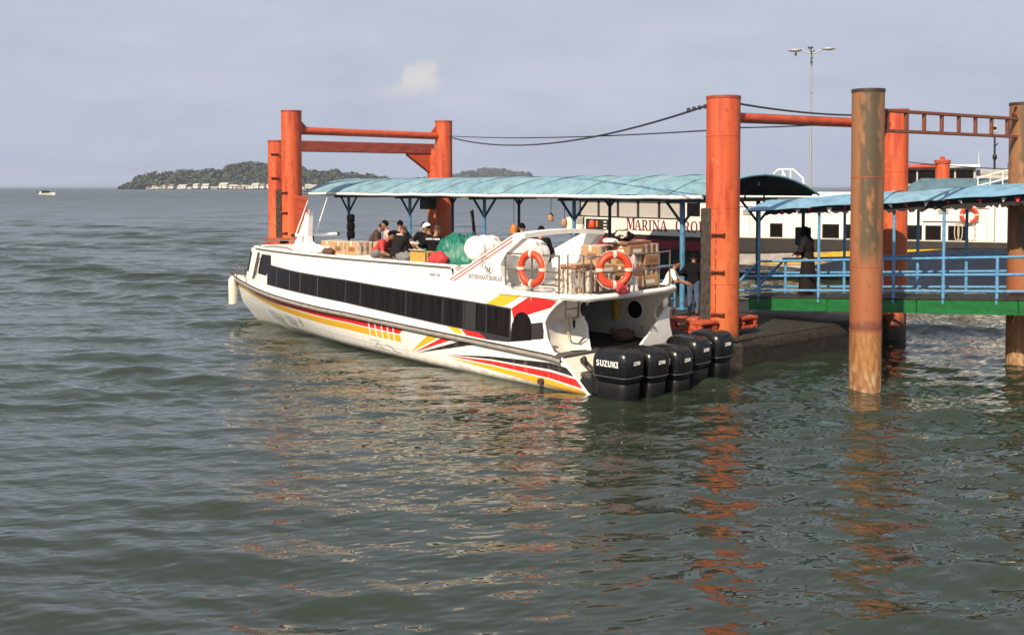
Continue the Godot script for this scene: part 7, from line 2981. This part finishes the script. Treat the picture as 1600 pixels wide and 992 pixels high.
func build_people() -> void:
	head_mb = make_head()
	hand_mb = make_hand()
	var y := 2.362
	# on the boat roof, from the bow aft (yaw 0 faces aft, PI / 2 faces starboard)
	person("person in a dark maroon hooded top bent forward behind the roof cartons", BF(0.45, y, 10.15, 0.75), "floor", {"lean": 0.55, "shirt": "cloth_maroon", "long": true, "hood": true, "head_pitch": 0.3, "wl": Vector3(-0.15, 0.2, 0.5), "wr": Vector3(0.2, 0.2, 0.5)})
	person("person with black hair and a pink top sitting beside the maroon hooded one", BF(0.55, y, 9.35, -2.2), "floor", {"lean": 0.15, "shirt": "cloth_pink", "hair": "long", "trousers": "cloth_black"})
	person("man in a red shirt leaning forward on the port edge of the roof", BF(-1.22, y, 7.72, 0.25), "floor", {"lean": 0.80, "shirt": "cloth_red", "long": false, "head_pitch": 0.2, "wl": Vector3(-0.10, 0.07, 0.60), "wr": Vector3(0.10, 0.08, 0.62), "trousers": "cloth_grey"})
	person("man seen from behind in a black shirt with a white collar band", BF(-1.12, y, 7.05, 1.75), "floor", {"lean": 0.38, "shirt": "cloth_charcoal", "long": true, "collar": "cloth_white", "head_pitch": 0.55, "wl": Vector3(-0.15, 0.1, 0.5), "wr": Vector3(0.2, 0.1, 0.5), "hair_mat": "cloth_maroon"})
	person("dark haired man in a black top sitting behind the cream bundle", BF(0.50, y, 8.85, 2.2), "floor", {"lean": 0.05, "shirt": "cloth_black", "long": true})
	person("person in dark clothes half hidden behind the blue shelter post", BF(0.75, y - 0.02, 8.05, 2.6), "floor", {"lean": 0.2, "shirt": "cloth_black", "long": true})
	person("man in a white cap facing the bow with one arm stretched forward", BF(-0.30, y, 6.60, -2.55), "floor", {"lean": 0.12, "shirt": "cloth_charcoal", "cap": "cloth_white", "head_pitch": 0.25, "wl": Vector3(-0.1, 0.34, 0.46), "wr": Vector3(0.22, 0.36, 0.40), "trousers": "cloth_green"})
	person("heavy man seen from behind in black with white print across his back", BF(-0.78, y, 6.02, 1.9), "floor", {"lean": 0.30, "shirt": "cloth_black", "long": true, "back_print": "STAFF CREW", "head_pitch": 0.3, "hair_mat": "cloth_maroon"})
	person("dark haired person sitting beyond the green tarpaulin by a shelter post", BF(1.35, y, 4.95, 2.4), "floor", {"lean": 0.1, "shirt": "cloth_black", "long": true})
	person("person in black sitting under the arch beside the raft canister", BF(0.28, 1.98, 3.35, 2.0), "bench", {"lean": 0.1, "shirt": "cloth_black", "long": true, "wl": Vector3(-0.15, 0.55, 0.35), "wr": Vector3(0.15, 0.55, 0.35)})
	# on the pontoon and the gangway
	person("man in a white t-shirt leaning over the blue boarding rail", Transform3D(Basis(Vector3.UP, 1.35), P(2.75, 1.15, 0.645)), "stand", {"lean": 0.42, "shirt": "cloth_white", "trousers": "cloth_grey", "head_pitch": 0.1, "wl": Vector3(-0.12, 1.02, 0.52), "wr": Vector3(0.16, 1.0, 0.56)})
	person("person in black with blue jeans standing behind the dark fender rail", Transform3D(Basis(Vector3.UP, 2.7), P(3.15, 2.75, 0.645)), "stand", {"lean": 0.05, "shirt": "cloth_black", "long": true, "trousers": "cloth_jeans", "wl": Vector3(-0.24, 0.95, 0.12), "wr": Vector3(0.24, 1.05, 0.2), "hood": true})
	person("woman in a dark veil and long dark dress standing on the gangway", Transform3D(Basis(Vector3.UP, -2.3).scaled(Vector3.ONE * 1.08), G(1.50, 0.72, 0.03)), "stand", {"lean": 0.06, "shirt": "cloth_charcoal", "long": true, "dress": true, "hair": "veil", "cap": "cloth_black", "trousers": "cloth_charcoal", "wl": Vector3(-0.16, 1.0, 0.26), "wr": Vector3(0.16, 1.02, 0.28), "head_pitch": 0.2, "shoes": "cloth_red"})
